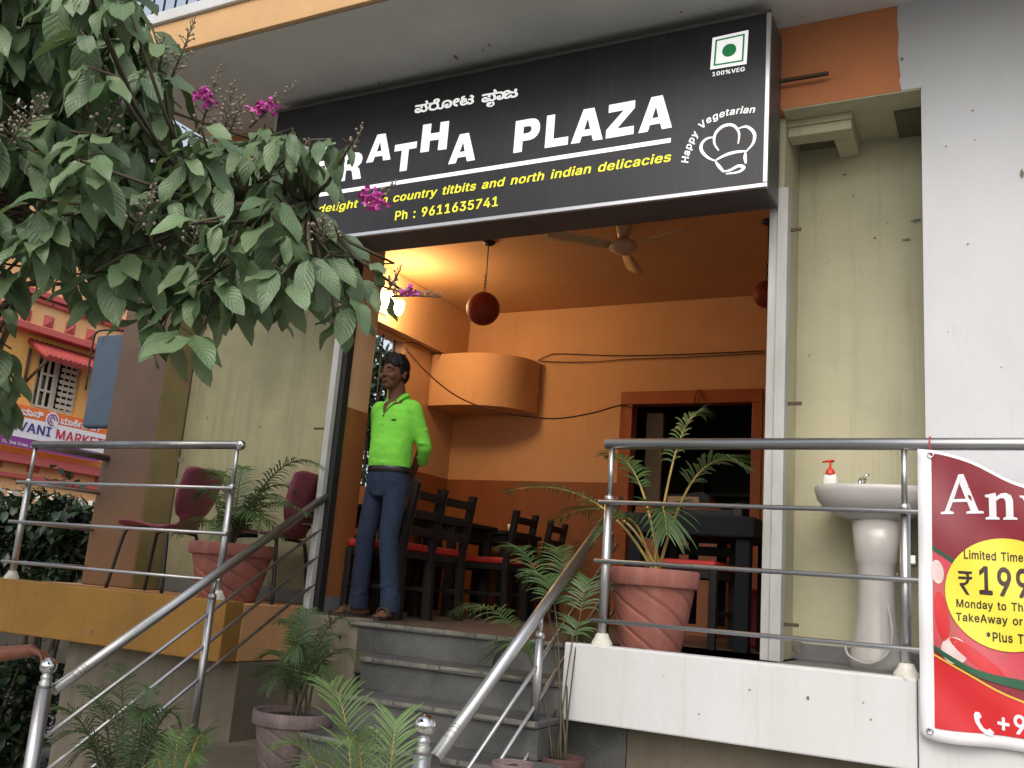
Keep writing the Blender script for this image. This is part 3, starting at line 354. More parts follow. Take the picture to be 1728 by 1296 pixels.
GLYPHS = json.loads('''{"b":{"%":[353,[[229,-9,278,-7,291,0,307,20,311,33,309,82,302,97,283,113,270,117,224,115,206,105,194,89,189,70,189,36,194,19,207,1],[57,-4,103,-5,108,-2,278,246,280,259,233,259,228,256,58,9],[250,24,240,35,236,56,243,77,251,83,259,77,264,64,264,45,259,31],[72,137,102,136,118,140,128,145,143,164,148,183,147,226,138,244,118,260,100,264,59,261,41,249,31,233,27,220,27,180,31,167,44,147,58,140],[86,171,76,184,74,208,79,222,88,229,98,218,102,197,95,176]]],",":[109,[[10,-63,52,-63,77,23,78,39,23,39,9,-46]]],"0":[242,[[88,-7,136,-7,151,-4,169,5,192,29,201,47,211,82,214,112,212,162,200,210,187,231,172,247,154,257,136,262,91,262,76,259,58,250,44,237,32,221,17,177,14,153,14,100,25,49,40,22,54,7,72,-3],[112,30,97,38,78,61,67,100,65,138,68,164,78,193,97,217,114,224,132,216,150,192,161,148,161,108,156,80,146,57,131,38]]],"1":[242,[[28,-4,205,-4,205,31,149,33,148,259,88,259,32,218,33,174,54,175,95,203,95,35,92,32,28,31]]],"2":[242,[[22,-4,204,-4,203,33,96,34,169,112,187,137,198,161,202,195,195,221,187,234,165,253,135,262,89,262,55,250,34,228,23,200,24,176,74,176,76,192,84,209,94,218,109,224,121,222,134,216,142,207,149,185,146,172,129,144,22,28]]],"3":[242,[[82,-7,133,-8,156,-3,179,10,193,25,203,41,207,64,208,80,198,113,190,125,172,139,153,147,131,151,195,223,195,259,24,257,26,221,125,221,69,156,68,121,109,118,125,113,138,105,146,95,153,80,153,65,146,50,128,35,105,30,81,41,72,50,64,70,12,68,14,46,27,21,46,5]]],"4":[242,[[131,-4,181,-4,182,48,217,50,216,86,182,88,180,164,131,163,130,87,70,87,163,244,164,259,113,259,9,83,11,49,130,48]]],"5":[242,[[85,-7,135,-7,157,-1,178,12,198,38,206,67,206,97,201,118,188,141,172,157,150,168,135,171,95,171,82,168,80,171,87,221,192,221,192,259,41,259,37,256,23,122,74,118,100,132,115,132,131,124,141,114,150,100,153,86,151,68,145,54,128,37,112,30,88,41,76,54,71,69,20,69,21,46,33,22,52,5]]],"6":[242,[[88,-7,136,-7,156,-3,182,15,195,32,201,47,205,62,204,98,200,116,190,133,178,146,162,156,145,161,112,164,169,246,170,259,115,258,49,162,24,111,21,95,21,65,31,34,41,19,57,5],[109,30,87,44,76,63,73,79,78,100,88,114,99,122,114,127,130,121,140,112,150,96,153,76,150,61,141,47,128,35]]],"7":[242,[[38,-4,93,-4,206,219,205,259,22,259,23,221,146,220,38,6]]],"9":[242,[[55,-4,111,-3,178,94,198,132,205,158,204,192,200,212,187,234,174,246,154,257,133,262,91,262,72,257,50,244,34,227,26,212,21,191,21,159,26,140,37,120,49,108,69,97,115,91,55,6],[111,127,94,135,83,147,76,160,73,176,83,205,96,218,115,224,134,215,145,203,151,186,153,173,150,158,141,144,130,134]]],":":[109,[[29,-6,65,-6,76,1,80,9,82,24,73,43,59,48,38,48,19,40,14,27,14,14,19,1],[34,131,61,130,76,139,82,161,75,179,65,185,32,185,19,178,14,165,15,146,22,136]]],"A":[255,[[-1,-4,53,-3,77,65,80,67,161,67,187,-4,242,-4,242,6,148,259,90,259,2,18,-1,7],[93,105,119,186,147,106]]],"B":[243,[[20,-4,159,-3,187,7,210,28,220,56,220,82,217,95,202,120,182,133,200,150,206,158,209,170,209,204,200,228,181,246,159,256,142,259,20,259],[74,33,73,110,132,109,148,101,162,86,167,65,160,50,148,40,126,33],[74,147,73,221,127,220,142,213,151,204,157,185,153,170,140,157,115,147]]],"C":[270,[[107,-7,159,-7,201,7,228,31,245,67,245,85,196,85,183,60,169,45,144,33,129,32,97,47,82,61,70,84,62,121,67,161,73,178,84,196,97,209,114,218,136,223,163,213,183,195,194,170,246,170,247,182,240,203,226,226,206,245,174,259,156,262,109,262,87,257,64,246,34,218,15,179,9,141,9,115,12,88,22,58,37,32,54,16,72,4]]],"E":[224,[[20,-4,198,-4,197,33,76,33,73,36,73,109,185,109,188,112,186,147,73,148,73,221,195,221,196,259,20,259]]],"G":[275,[[107,-7,161,-7,200,5,214,15,233,35,243,57,248,74,250,129,247,132,131,131,131,96,195,94,190,72,181,56,162,40,145,33,130,32,102,43,84,59,73,76,62,120,65,154,79,189,102,212,123,221,142,221,162,213,181,196,193,170,246,170,247,185,242,200,225,228,203,246,167,261,108,262,69,250,54,240,32,216,20,193,12,167,9,139,11,97,15,76,28,46,38,31,61,10,82,-1]]],"H":[273,[[20,-4,72,-4,73,109,76,112,184,112,185,-4,239,-4,239,259,185,259,185,152,182,148,73,149,72,259,20,259]]],"I":[165,[[5,-4,145,-4,145,33,103,33,102,36,102,220,145,222,145,259,5,259,5,222,47,221,48,218,48,35,5,33]]],"K":[248,[[20,-4,72,-4,73,77,97,104,175,-4,234,-4,234,6,137,144,234,248,234,259,172,259,74,154,72,259,20,259]]],"M":[329,[[20,-4,71,-3,72,146,131,-1,135,-5,181,-4,240,145,241,-3,293,-4,293,259,228,259,157,76,87,257,20,259]]],"N":[277,[[20,-4,73,-3,74,168,182,-4,242,-4,242,259,189,257,189,86,79,258,20,259]]],"P":[237,[[20,-4,72,-4,73,87,135,88,162,93,184,104,201,120,214,150,214,197,201,227,180,246,157,256,139,259,20,259],[74,126,73,221,118,221,131,218,146,209,159,190,162,174,157,154,150,142,140,134,124,127]]],"R":[239,[[20,-4,72,-4,73,91,76,94,113,93,166,-4,224,-4,224,6,173,100,201,123,210,140,215,159,215,191,212,206,203,227,190,240,169,253,141,259,20,259],[74,132,73,221,120,221,133,218,147,209,157,196,162,179,161,165,152,148,142,140,126,133]]],"T":[239,[[87,-4,139,-3,140,221,219,222,219,259,5,259,5,222,86,220]]],"V":[255,[[91,-4,150,-3,240,244,242,259,187,259,121,67,52,259,-1,259,-1,247,2,237]]],"a":[210,[[61,-9,98,-9,126,-1,130,-5,179,-3,179,142,175,157,166,174,146,189,115,197,67,195,35,183,21,170,13,157,11,141,35,133,60,134,75,151,97,160,118,151,126,136,127,129,122,122,41,107,22,97,8,80,5,67,5,41,13,19,34,-1],[80,29,69,34,61,41,58,50,60,62,69,71,85,77,127,83,126,62,117,45,101,32]]],"b":[227,[[97,-9,130,-9,153,-4,175,9,187,23,198,43,204,67,206,108,201,135,193,156,184,170,172,181,157,190,133,197,97,197,69,188,68,259,17,259,15,-3,65,-4,68,2,78,-4],[109,29,91,37,78,52,70,71,67,98,72,124,82,143,94,154,112,159,130,151,142,137,151,114,153,85,148,64,140,48,127,35]]],"c":[213,[[85,-9,132,-7,160,4,181,23,192,47,192,55,186,57,162,64,143,64,134,47,125,38,102,29,83,38,73,47,66,61,59,85,61,112,70,136,85,153,100,159,113,157,134,141,143,127,167,127,190,134,189,151,176,172,163,183,139,194,121,197,86,197,63,192,34,174,20,156,11,133,6,106,6,80,11,55,20,32,47,4,70,-6]]],"d":[227,[[81,-9,124,-7,144,2,147,-4,197,-3,195,259,146,259,145,187,117,197,70,195,39,181,28,169,14,145,6,106,8,67,14,43,25,23,37,10,60,-4],[102,29,85,35,72,49,61,76,59,103,66,128,74,143,87,154,105,159,122,151,134,137,142,118,145,91,142,71,131,47,116,34]]],"e":[217,[[88,-9,123,-9,156,-1,171,8,182,19,192,38,192,48,189,51,164,57,144,57,130,38,116,31,102,29,78,41,64,61,61,80,195,81,194,130,181,162,159,184,130,195,83,197,52,187,36,176,25,163,9,127,6,105,8,68,14,44,22,29,34,14,47,4,70,-6],[62,115,63,125,75,146,100,159,122,152,133,140,142,118,139,115]]],"g":[228,[[84,-80,121,-80,157,-72,178,-59,190,-42,197,-17,195,194,147,194,144,187,117,197,70,195,52,189,38,179,25,165,14,145,6,109,8,70,14,46,32,19,60,2,73,-1,123,-1,145,6,144,-12,136,-28,127,-36,111,-42,96,-42,78,-34,61,-15,41,-15,16,-29,15,-39,19,-46,37,-65,59,-76],[100,35,82,43,69,58,61,79,59,105,64,125,74,143,87,154,105,159,122,151,134,137,144,114,145,89,142,73,134,54,121,41]]],"h":[220,[[16,-4,68,-4,68,123,78,144,88,153,105,159,121,153,128,146,136,127,138,-4,189,-3,189,133,183,162,164,185,141,195,96,197,69,189,67,259,15,257]]],"i":[98,[[16,-4,68,-3,67,194,15,192],[26,217,56,217,70,225,74,235,74,248,66,262,56,267,29,267,15,259,11,251,11,232,16,222]]],"l":[110,[[52,-6,88,-6,98,-4,100,0,95,31,75,32,68,41,68,257,17,259,15,33,22,10,32,0]]],"n":[220,[[16,-4,68,-4,68,123,78,144,88,153,105,159,121,153,128,146,136,127,138,-4,189,-4,189,135,181,165,164,185,148,193,130,197,96,197,68,187,65,194,16,193]]],"o":[223,[[85,-9,132,-7,160,4,181,23,197,55,201,80,202,105,193,143,173,175,160,184,139,194,121,197,86,197,63,192,34,174,20,156,11,133,6,106,6,80,11,55,20,32,47,4,70,-6],[102,29,84,37,70,52,61,76,59,102,66,127,74,141,85,153,106,159,122,153,136,139,147,112,148,85,143,64,134,47,119,34]]],"p":[227,[[16,-75,68,-75,69,1,99,-9,141,-7,168,4,190,28,198,43,204,67,204,121,198,145,189,163,163,187,132,197,96,197,68,187,65,194,16,193],[109,29,91,37,78,52,70,71,67,98,72,124,82,143,94,154,112,159,130,151,142,137,151,114,153,85,148,64,140,48,127,35]]],"r":[145,[[16,-4,68,-4,68,124,73,137,87,151,103,157,131,158,131,196,88,197,68,190,64,194,16,193]]],"s":[197,[[72,-9,109,-9,142,-1,162,13,174,33,176,68,171,81,159,94,142,104,82,120,68,131,65,138,75,153,92,161,111,153,124,133,144,133,172,141,173,150,161,173,145,187,124,195,76,197,52,192,32,181,24,173,14,153,12,133,15,115,28,97,47,85,104,71,114,66,122,54,119,43,112,36,95,29,85,29,72,35,56,57,33,57,8,51,8,39,11,29,25,9,44,-3]]],"t":[129,[[60,-6,108,-6,117,-3,112,31,85,31,76,38,74,45,74,157,112,160,112,192,75,195,74,239,23,239,21,196,-7,193,-7,161,21,157,23,29,28,16,38,4]]],"u":[220,[[75,-7,117,-6,137,2,139,-4,189,-4,189,193,138,193,136,67,126,45,116,37,100,30,80,41,68,64,68,193,16,193,15,61,18,39,26,20,39,6,54,-3]]],"w":[299,[[58,-4,110,-4,141,107,173,-4,225,-4,282,180,281,193,229,193,199,85,169,193,116,193,85,87,54,193,2,193,3,176]]],"y":[210,[[25,-77,71,-76,89,-68,104,-51,195,181,195,193,141,193,98,72,52,193,-1,193,-1,182,69,0,63,-18,52,-35,45,-39,20,-38,14,-73]]]},"r":{"*":[242,[[99,102,126,102,133,107,134,148,170,127,177,132,189,155,184,166,152,182,181,197,187,204,189,211,180,228,174,236,167,238,134,219,135,254,126,264,100,264,93,259,92,219,56,238,49,233,36,211,41,199,74,183,38,163,36,155,44,140,51,130,59,127,92,148,91,111]]],"+":[242,[[97,8,127,8,134,13,137,77,195,77,204,86,204,114,200,121,137,123,136,182,127,191,99,191,91,186,89,123,30,123,21,114,21,86,26,79,89,77,89,17]]],"1":[242,[[37,-9,194,-9,204,-1,204,27,200,34,147,38,147,253,139,263,97,263,40,222,34,215,33,179,43,170,96,207,97,205,97,38,34,34,29,27,29,0]]],"8":[242,[[94,-12,139,-11,171,2,198,28,209,55,209,80,204,96,194,114,173,134,192,157,198,173,200,198,196,213,186,233,169,250,154,259,127,267,91,265,72,259,57,250,37,228,26,198,26,183,31,164,40,147,54,134,33,116,20,92,17,76,18,50,29,26,42,12,67,-4],[108,33,80,42,69,57,67,74,72,89,84,101,100,107,126,107,142,101,151,93,157,82,159,64,154,50,145,41,129,35],[103,155,90,160,79,170,76,194,81,207,94,218,109,221,126,220,137,215,146,206,150,195,150,180,146,170,141,163,130,157]]],"9":[242,[[64,-9,100,-9,111,0,175,94,200,146,203,159,203,189,198,209,189,227,168,250,135,265,100,267,81,262,63,253,37,227,26,203,23,162,31,135,40,120,54,106,70,96,89,89,114,87,58,6,57,-1],[111,130,93,135,80,147,74,158,71,179,79,204,89,214,108,221,118,221,136,215,148,203,154,183,154,168,151,155,141,141,124,132]]],"A":[255,[[8,-9,42,-9,50,-3,72,57,77,62,165,62,192,-6,198,-9,232,-9,240,-1,148,254,139,263,100,264,91,256,0,4,2,-4],[93,109,91,112,119,195,148,111]]],"L":[211,[[29,-9,179,-9,185,-6,189,0,189,29,180,38,72,38,71,253,69,259,62,264,30,264,21,254,21,2]]],"M":[329,[[29,-9,61,-9,70,0,70,158,132,2,138,-6,144,-9,171,-9,178,-4,242,155,243,0,252,-9,283,-9,290,-5,292,2,292,253,288,261,282,264,239,264,231,259,157,69,84,257,74,264,30,264,24,259,21,253,21,2]]],"P":[237,[[29,-9,62,-9,71,-1,72,83,127,83,154,88,179,101,203,128,212,153,212,194,198,227,174,250,148,261,129,264,32,264,23,259,21,2],[73,130,72,216,127,217,140,213,153,205,160,193,164,176,162,161,153,142,140,134,126,130]]],"T":[239,[[96,-9,129,-9,138,0,138,215,213,219,218,226,218,254,210,263,17,264,7,256,6,226,14,217,88,215,88,2]]],"a":[210,[[70,-13,104,-11,128,2,133,-6,139,-9,168,-9,177,0,177,138,174,153,163,174,153,184,124,198,86,201,52,192,24,170,12,148,17,138,45,129,55,131,69,148,88,156,112,154,125,145,129,133,127,125,70,117,43,109,28,100,10,77,6,64,6,44,19,14,40,-4],[77,32,63,37,57,44,55,54,62,67,82,74,128,80,127,59,117,42,100,33]]],"d":[227,[[90,-13,115,-12,131,-6,146,5,149,-4,156,-9,186,-9,195,-1,195,253,187,263,156,264,149,259,146,184,117,200,79,200,45,184,31,169,16,142,8,103,9,70,16,46,28,23,42,7,69,-9],[103,32,85,35,69,48,63,61,58,83,59,117,67,137,81,151,98,156,121,153,132,144,140,131,147,102,145,76,137,52,122,37]]],"e":[217,[[97,-13,126,-12,156,-1,180,20,190,40,190,46,180,56,153,62,145,56,137,42,125,35,109,32,93,33,71,45,63,58,58,75,185,76,191,80,194,86,192,127,187,143,175,166,153,187,137,195,111,202,77,198,58,190,42,179,28,163,16,140,8,102,12,58,28,24,54,0,79,-11],[61,120,59,123,64,134,77,149,98,156,109,156,127,150,136,140,144,121]]],"h":[220,[[25,-9,57,-9,66,-1,67,126,77,146,88,153,105,156,127,150,134,140,138,130,141,-4,149,-9,179,-9,188,0,188,130,181,159,166,182,153,192,132,200,97,200,67,186,67,254,57,264,26,264,17,254,17,2]]],"i":[98,[[25,-9,57,-9,67,0,67,188,64,194,57,198,26,198,17,189,17,2],[35,213,47,212,59,217,68,226,73,238,68,257,59,266,47,271,28,268,18,259,12,248,12,235,17,225]]],"k":[205,[[25,-9,57,-9,65,-4,67,67,76,76,143,-7,185,-9,194,0,192,7,112,108,185,183,188,188,186,193,177,198,137,196,67,126,67,254,57,264,26,264,17,254,17,2]]],"l":[110,[[61,-10,79,-11,92,-7,98,0,98,9,95,25,90,34,85,36,71,35,67,38,67,254,57,264,26,264,19,259,17,253,17,36,25,10,38,-3]]],"m":[320,[[25,-9,57,-9,66,-1,67,130,75,147,95,156,116,153,127,138,127,2,131,-6,136,-9,167,-9,175,-4,177,132,187,150,203,156,214,156,231,150,238,138,240,-1,249,-9,283,-7,288,2,288,135,283,159,274,175,259,190,232,201,203,201,188,196,169,184,160,175,143,192,123,201,91,200,66,185,62,194,56,198,22,196,17,188,17,2]]],"n":[220,[[25,-9,57,-9,66,-1,67,126,77,146,88,153,105,156,127,150,134,140,138,130,141,-4,150,-9,179,-9,186,-4,188,2,186,142,174,172,153,192,121,202,91,198,66,184,63,193,56,198,26,198,19,193,17,2]]],"o":[223,[[94,-13,129,-11,159,4,184,32,195,58,200,83,195,130,180,163,154,187,136,196,114,201,94,201,72,196,39,176,16,140,8,103,12,58,29,23,54,0,69,-7],[102,32,82,37,67,52,59,73,58,105,64,130,71,141,85,153,108,156,128,150,139,139,150,107,150,82,145,61,137,47,125,37]]],"r":[145,[[25,-9,57,-9,66,-1,67,127,70,137,81,148,94,153,121,153,128,158,130,192,122,201,91,200,66,187,62,194,56,198,26,198,17,190,17,2]]],"s":[197,[[81,-13,112,-12,139,-3,159,13,168,25,174,43,174,65,171,75,153,97,133,109,73,125,64,134,64,142,69,150,89,157,112,154,119,148,127,133,133,129,162,135,169,141,171,147,162,168,144,187,130,195,104,201,67,198,38,184,23,168,14,139,17,118,22,108,41,88,67,77,113,66,124,57,124,47,119,39,97,32,76,33,66,38,53,58,47,62,21,57,11,51,9,43,13,32,19,20,31,6,54,-7]]],"t":[129,[[69,-10,100,-11,110,-7,115,0,108,32,101,36,77,35,73,42,73,153,106,157,111,164,111,189,101,198,73,199,73,235,68,242,32,244,23,235,22,199,3,198,-6,190,-6,164,2,155,23,153,23,44,28,22,44,1]]],"u":[220,[[84,-12,107,-11,138,5,141,-4,149,-9,179,-9,187,-1,188,188,180,198,149,198,140,190,138,64,128,44,108,35,91,35,81,38,68,55,65,193,57,198,27,198,17,190,17,64,20,43,29,20,45,3,63,-7]]],"w":[299,[[67,-9,100,-9,107,-4,141,114,176,-4,185,-9,215,-9,220,-6,230,18,280,183,278,194,271,198,241,198,232,193,199,76,168,189,163,196,126,198,119,193,85,77,51,193,42,198,12,198,7,196,3,189,5,179,56,9,61,-4]]],"y":[210,[[34,-81,54,-82,78,-74,97,-56,106,-43,193,184,193,190,189,196,152,198,144,193,98,64,50,193,41,198,9,198,2,193,0,185,71,1,65,-21,58,-32,45,-36,30,-33,22,-41,15,-70,20,-77]]]},"k":{"parota":[1272,[[72,-13,115,-11,139,0,153,12,182,-9,202,-14,224,-14,257,-1,275,17,289,50,289,101,274,142,250,173,268,182,281,196,289,214,291,239,275,281,259,303,249,306,238,301,219,288,215,280,238,244,239,227,231,220,14,218,5,214,2,179,12,168,233,169,213,155,209,147,233,106,239,80,236,52,228,41,221,38,203,38,188,47,174,80,165,85,138,85,131,81,122,54,107,40,67,40,54,52,54,78,60,84,71,85,75,61,86,56,106,55,114,58,123,82,121,100,115,113,90,130,74,133,46,130,19,114,2,77,5,37,16,17,29,4,52,-9],[402,-13,432,-14,456,-9,481,2,502,18,526,-1,561,-14,589,-12,618,0,633,17,644,47,641,126,646,146,663,165,683,171,706,171,724,166,746,145,759,112,759,68,754,54,742,40,724,35,707,38,701,46,715,47,731,57,739,74,739,88,731,104,724,110,704,117,687,115,668,105,652,81,648,48,654,29,672,3,693,-9,714,-14,756,-9,778,4,790,15,809,55,812,111,800,156,775,192,734,216,692,223,650,215,622,199,610,186,596,162,589,136,592,58,589,44,580,38,555,40,529,61,533,83,530,130,516,162,504,178,521,191,535,218,538,244,533,268,523,287,510,300,493,309,474,314,437,310,407,291,394,265,396,240,403,227,413,219,311,218,300,207,303,173,322,167,307,137,300,104,302,76,310,49,323,26,338,11,369,-6],[914,-13,925,-9,942,27,937,34,907,52,889,68,873,96,912,96,946,111,965,137,970,164,965,186,949,208,926,220,903,223,873,216,844,196,826,166,818,120,824,80,843,43,871,13],[1046,-13,1089,-11,1113,0,1129,13,1161,-9,1180,-14,1204,-14,1230,-7,1253,10,1268,39,1270,73,1257,106,1241,124,1257,149,1264,177,1260,196,1238,229,1203,247,1191,248,1183,244,1172,210,1176,202,1205,190,1211,179,1210,166,1198,156,1155,154,1144,144,1144,115,1148,108,1189,103,1212,84,1218,67,1214,47,1201,38,1176,40,1161,52,1151,81,1144,85,1117,85,1108,81,1098,55,1089,44,1074,38,1052,38,1031,48,1025,71,1067,70,1100,84,1118,111,1120,141,1103,171,1077,183,1049,187,1040,196,1044,203,1070,208,1074,214,1073,238,1068,252,1059,256,1035,253,1013,243,1000,232,989,211,989,195,1004,164,988,145,976,115,973,97,974,56,988,22,1004,4,1020,-6],[408,38,381,46,360,67,353,88,355,124,363,142,379,159,408,168,436,167,457,157,474,139,482,112,480,85,472,64,451,44,427,38],[143,102,154,102,169,108,182,127,182,141,177,153,156,167,143,167,132,162,118,142,118,126,123,116],[1036,117,1031,121,1046,136,1062,138,1069,133,1070,124,1065,119],[882,143,872,147,888,170,898,174,916,170,918,161,911,147,901,143],[446,218,456,228,461,239,460,250,451,265,466,266,478,250,481,226,468,220]]],"plaja":[710,[[178,-162,212,-161,242,-148,254,-137,268,-109,271,-85,262,-55,240,-31,223,-21,213,-26,202,-48,206,-56,228,-76,232,-97,226,-109,209,-121,171,-121,160,-116,151,-104,168,-101,187,-92,198,-77,200,-49,187,-29,164,-21,143,-25,125,-35,111,-61,109,-103,123,-134,138,-148],[152,-65,162,-58,160,-65],[72,-13,115,-11,139,0,153,12,167,-1,202,-14,232,-12,262,3,275,17,288,44,291,89,281,127,257,167,259,168,326,168,362,164,384,152,401,127,406,102,404,70,396,49,381,37,356,36,346,45,371,52,383,69,385,86,377,104,369,110,350,117,328,113,306,97,297,81,294,47,299,29,318,3,338,-9,359,-14,395,-11,424,4,438,18,460,-3,491,-14,532,-11,556,0,569,12,587,-3,611,-12,642,-14,665,-9,691,7,704,28,709,44,709,73,704,90,689,119,681,124,669,121,646,105,643,100,657,67,656,49,648,40,623,38,611,41,599,54,590,81,583,85,555,85,548,81,539,54,523,39,488,40,482,46,480,56,491,73,532,103,553,125,597,108,632,108,665,122,677,135,686,158,688,186,684,203,677,219,670,223,634,210,630,202,636,180,635,165,630,160,618,156,603,156,584,163,557,186,541,208,511,221,489,223,458,216,439,205,425,185,401,203,373,214,290,219,291,241,286,260,262,299,247,306,219,288,215,280,238,244,239,227,231,220,14,218,5,214,2,179,12,168,231,168,213,155,209,147,233,106,239,80,236,52,228,41,221,38,203,38,188,47,174,80,165,85,138,85,131,81,122,54,107,40,67,40,54,52,54,78,60,84,71,85,75,61,86,56,106,55,114,58,123,82,121,100,115,113,90,130,74,133,46,130,19,114,2,77,5,37,16,17,29,4,52,-9],[143,102,154,102,169,108,182,127,182,141,177,153,156,167,143,167,132,162,118,142,118,126,123,116],[459,111,457,120,475,129,479,136,471,158,474,167,491,174,508,170,512,161,509,150]]],"marketing":[2007,[[72,-13,115,-11,139,0,153,12,167,-1,203,-14,224,-14,242,-9,271,10,302,-7,327,-14,361,-12,390,0,412,22,427,64,424,118,401,167,403,168,491,165,507,160,528,140,539,114,541,82,534,54,523,41,500,35,490,37,481,44,510,55,520,76,520,86,511,105,485,117,463,113,441,97,430,76,429,47,440,17,458,-1,493,-14,530,-11,559,4,577,25,586,44,592,74,592,111,588,135,575,165,564,181,548,195,522,209,489,217,342,218,329,223,322,219,303,183,308,175,341,155,365,128,374,103,376,70,371,54,356,40,327,38,310,44,291,60,291,91,283,122,271,146,250,173,268,182,281,196,289,214,291,239,275,281,259,302,249,306,220,289,215,280,238,244,239,227,231,220,14,218,5,214,2,179,11,169,173,167,200,153,219,134,236,98,239,67,236,52,227,40,205,38,194,41,182,54,174,81,167,85,139,85,131,81,124,57,113,43,100,38,74,38,55,49,50,65,54,78,60,84,71,85,75,61,86,56,106,55,114,58,123,82,121,100,115,113,106,122,76,133,52,132,28,121,14,107,3,83,3,43,13,22,28,4,52,-9],[688,-13,730,-12,768,2,787,20,800,49,801,76,791,103,806,108,810,114,809,145,800,151,741,152,738,167,768,172,799,191,812,221,811,256,797,287,780,303,757,312,727,314,712,311,681,290,668,265,668,246,676,228,687,219,612,218,602,207,602,179,611,169,687,166,685,152,614,152,606,148,602,141,602,117,605,108,620,103,611,82,609,61,614,38,625,19,646,0],[1096,-13,1139,-11,1163,0,1179,13,1196,-1,1230,-14,1264,-12,1294,1,1316,34,1320,71,1307,106,1292,126,1298,131,1339,109,1383,108,1415,120,1434,141,1444,167,1445,203,1439,227,1422,255,1385,276,1346,276,1325,266,1313,256,1303,238,1300,216,1287,230,1266,242,1247,248,1233,244,1222,210,1226,202,1255,190,1261,179,1261,167,1248,156,1205,154,1198,151,1194,144,1194,115,1205,105,1239,103,1262,84,1268,68,1267,52,1258,41,1250,38,1232,38,1219,44,1208,58,1201,81,1192,85,1165,85,1158,81,1148,55,1130,39,1100,38,1081,48,1075,71,1102,68,1123,71,1145,81,1158,92,1170,118,1170,141,1153,171,1127,183,1099,187,1090,196,1094,203,1120,208,1124,214,1123,238,1118,252,1109,256,1085,253,1057,240,1046,227,1039,211,1041,188,1054,164,1038,145,1026,115,1023,65,1029,40,1042,16,1064,-3],[1531,-13,1568,-12,1607,5,1628,28,1644,67,1644,120,1628,159,1607,181,1571,197,1524,197,1490,183,1466,159,1449,115,1449,68,1466,25,1491,0],[900,-9,924,-5,927,2,927,28,918,37,902,38,881,46,875,55,873,66,906,58,934,61,957,78,965,109,959,128,950,139,921,150,903,150,875,142,878,156,899,170,1013,173,1023,183,1023,207,1016,216,896,217,857,201,835,177,827,148,830,120,836,105,827,76,831,41,846,16,860,5,882,-6],[1666,-9,1701,-9,1709,-5,1712,3,1712,76,1718,115,1736,152,1750,165,1764,168,1777,168,1794,161,1809,143,1818,124,1826,83,1827,3,1831,-5,1839,-9,1871,-9,1878,-5,1882,3,1879,104,1869,137,1852,168,1880,168,1885,143,1894,126,1908,113,1923,105,1962,102,1986,111,2000,123,2009,146,2007,175,1998,193,1987,204,1968,214,1942,218,1961,224,1994,215,2003,219,2022,247,2019,257,1982,271,1944,270,1910,253,1883,218,1880,250,1869,277,1850,302,1839,306,1811,289,1808,282,1829,245,1830,227,1825,222,1814,218,1668,218,1660,215,1656,206,1659,173,1667,168,1686,167,1667,130,1658,85,1656,2],[700,36,678,41,664,54,661,65,664,87,676,100,693,104,718,104,734,100,743,92,750,79,746,54,734,41],[1535,36,1519,43,1505,60,1499,88,1500,111,1505,127,1520,143,1533,148,1559,148,1572,143,1587,127,1594,103,1592,73,1587,58,1572,41,1559,36],[903,102,903,104,918,104],[1086,117,1081,121,1096,136,1112,138,1119,133,1120,124,1115,119],[1947,147,1934,154,1931,168,1951,167,1958,162,1959,150],[1355,156,1332,164,1313,181,1313,187,1332,175,1349,170,1376,170,1393,175,1384,160],[1359,215,1350,223,1356,230,1373,230,1384,222,1376,217],[720,218,730,228,735,239,734,250,725,265,746,265,759,245,756,226,742,220]]],"ani":[850,[[72,-13,115,-11,139,0,153,12,167,-1,202,-14,232,-12,262,3,275,17,288,44,291,89,283,122,255,167,258,168,347,167,372,160,388,147,401,127,406,103,404,70,396,48,387,40,371,35,355,37,347,44,347,47,361,47,375,55,385,74,385,85,374,107,357,115,342,117,319,109,305,96,296,76,294,46,305,17,323,-1,358,-14,401,-9,424,4,435,15,453,50,457,73,458,109,446,153,429,181,395,206,354,217,290,219,291,241,286,260,269,290,251,306,220,289,215,280,238,244,239,227,231,220,11,218,2,207,2,179,6,171,14,168,173,167,200,153,219,134,236,98,239,67,236,52,227,40,205,38,194,41,182,54,174,81,167,85,139,85,131,81,124,57,113,43,100,38,74,38,60,44,54,52,54,78,60,84,71,85,75,61,86,56,106,55,114,58,123,82,121,100,115,113,106,122,76,133,52,132,28,121,14,107,3,83,3,43,13,22,28,4,52,-9],[493,-13,519,-6,531,1,534,7,515,55,519,71,526,76,544,72,581,16,597,0,614,-9,654,-14,692,0,707,16,723,55,723,97,716,122,755,108,791,108,822,120,842,141,851,167,853,202,846,227,836,246,819,263,785,277,753,276,720,257,699,294,680,306,654,290,649,280,671,242,673,230,665,220,477,218,469,215,465,206,465,179,469,172,477,168,597,168,615,163,635,150,651,134,663,115,671,88,671,61,665,44,656,38,636,38,618,53,589,98,569,116,550,124,523,126,494,115,476,96,465,68,465,39,470,22,482,-4],[762,156,733,169,710,190,713,196,726,182,756,170,783,170,801,175,792,160],[767,215,758,223,764,230,780,230,792,222,783,217]]]}}''')
# ------------------------------------------------------------------ ground and the building
structure(tag(MB().sheet([[(-120, -120, -1.26), (-120, 120, -1.26)], [(120, -120, -1.26), (120, 120, -1.26)]], False).build('street', M['asphalt'], origin=(0, 0, -1.26)), 'dark asphalt street running past the restaurant front', 'street'))
structure(tag(box(-9.5, 6, 1.3, 4.4, -1.40, -1.25).build('pavement', M['paving'], bevel=.01), 'worn grey paving in front of the entrance steps', 'pavement'))

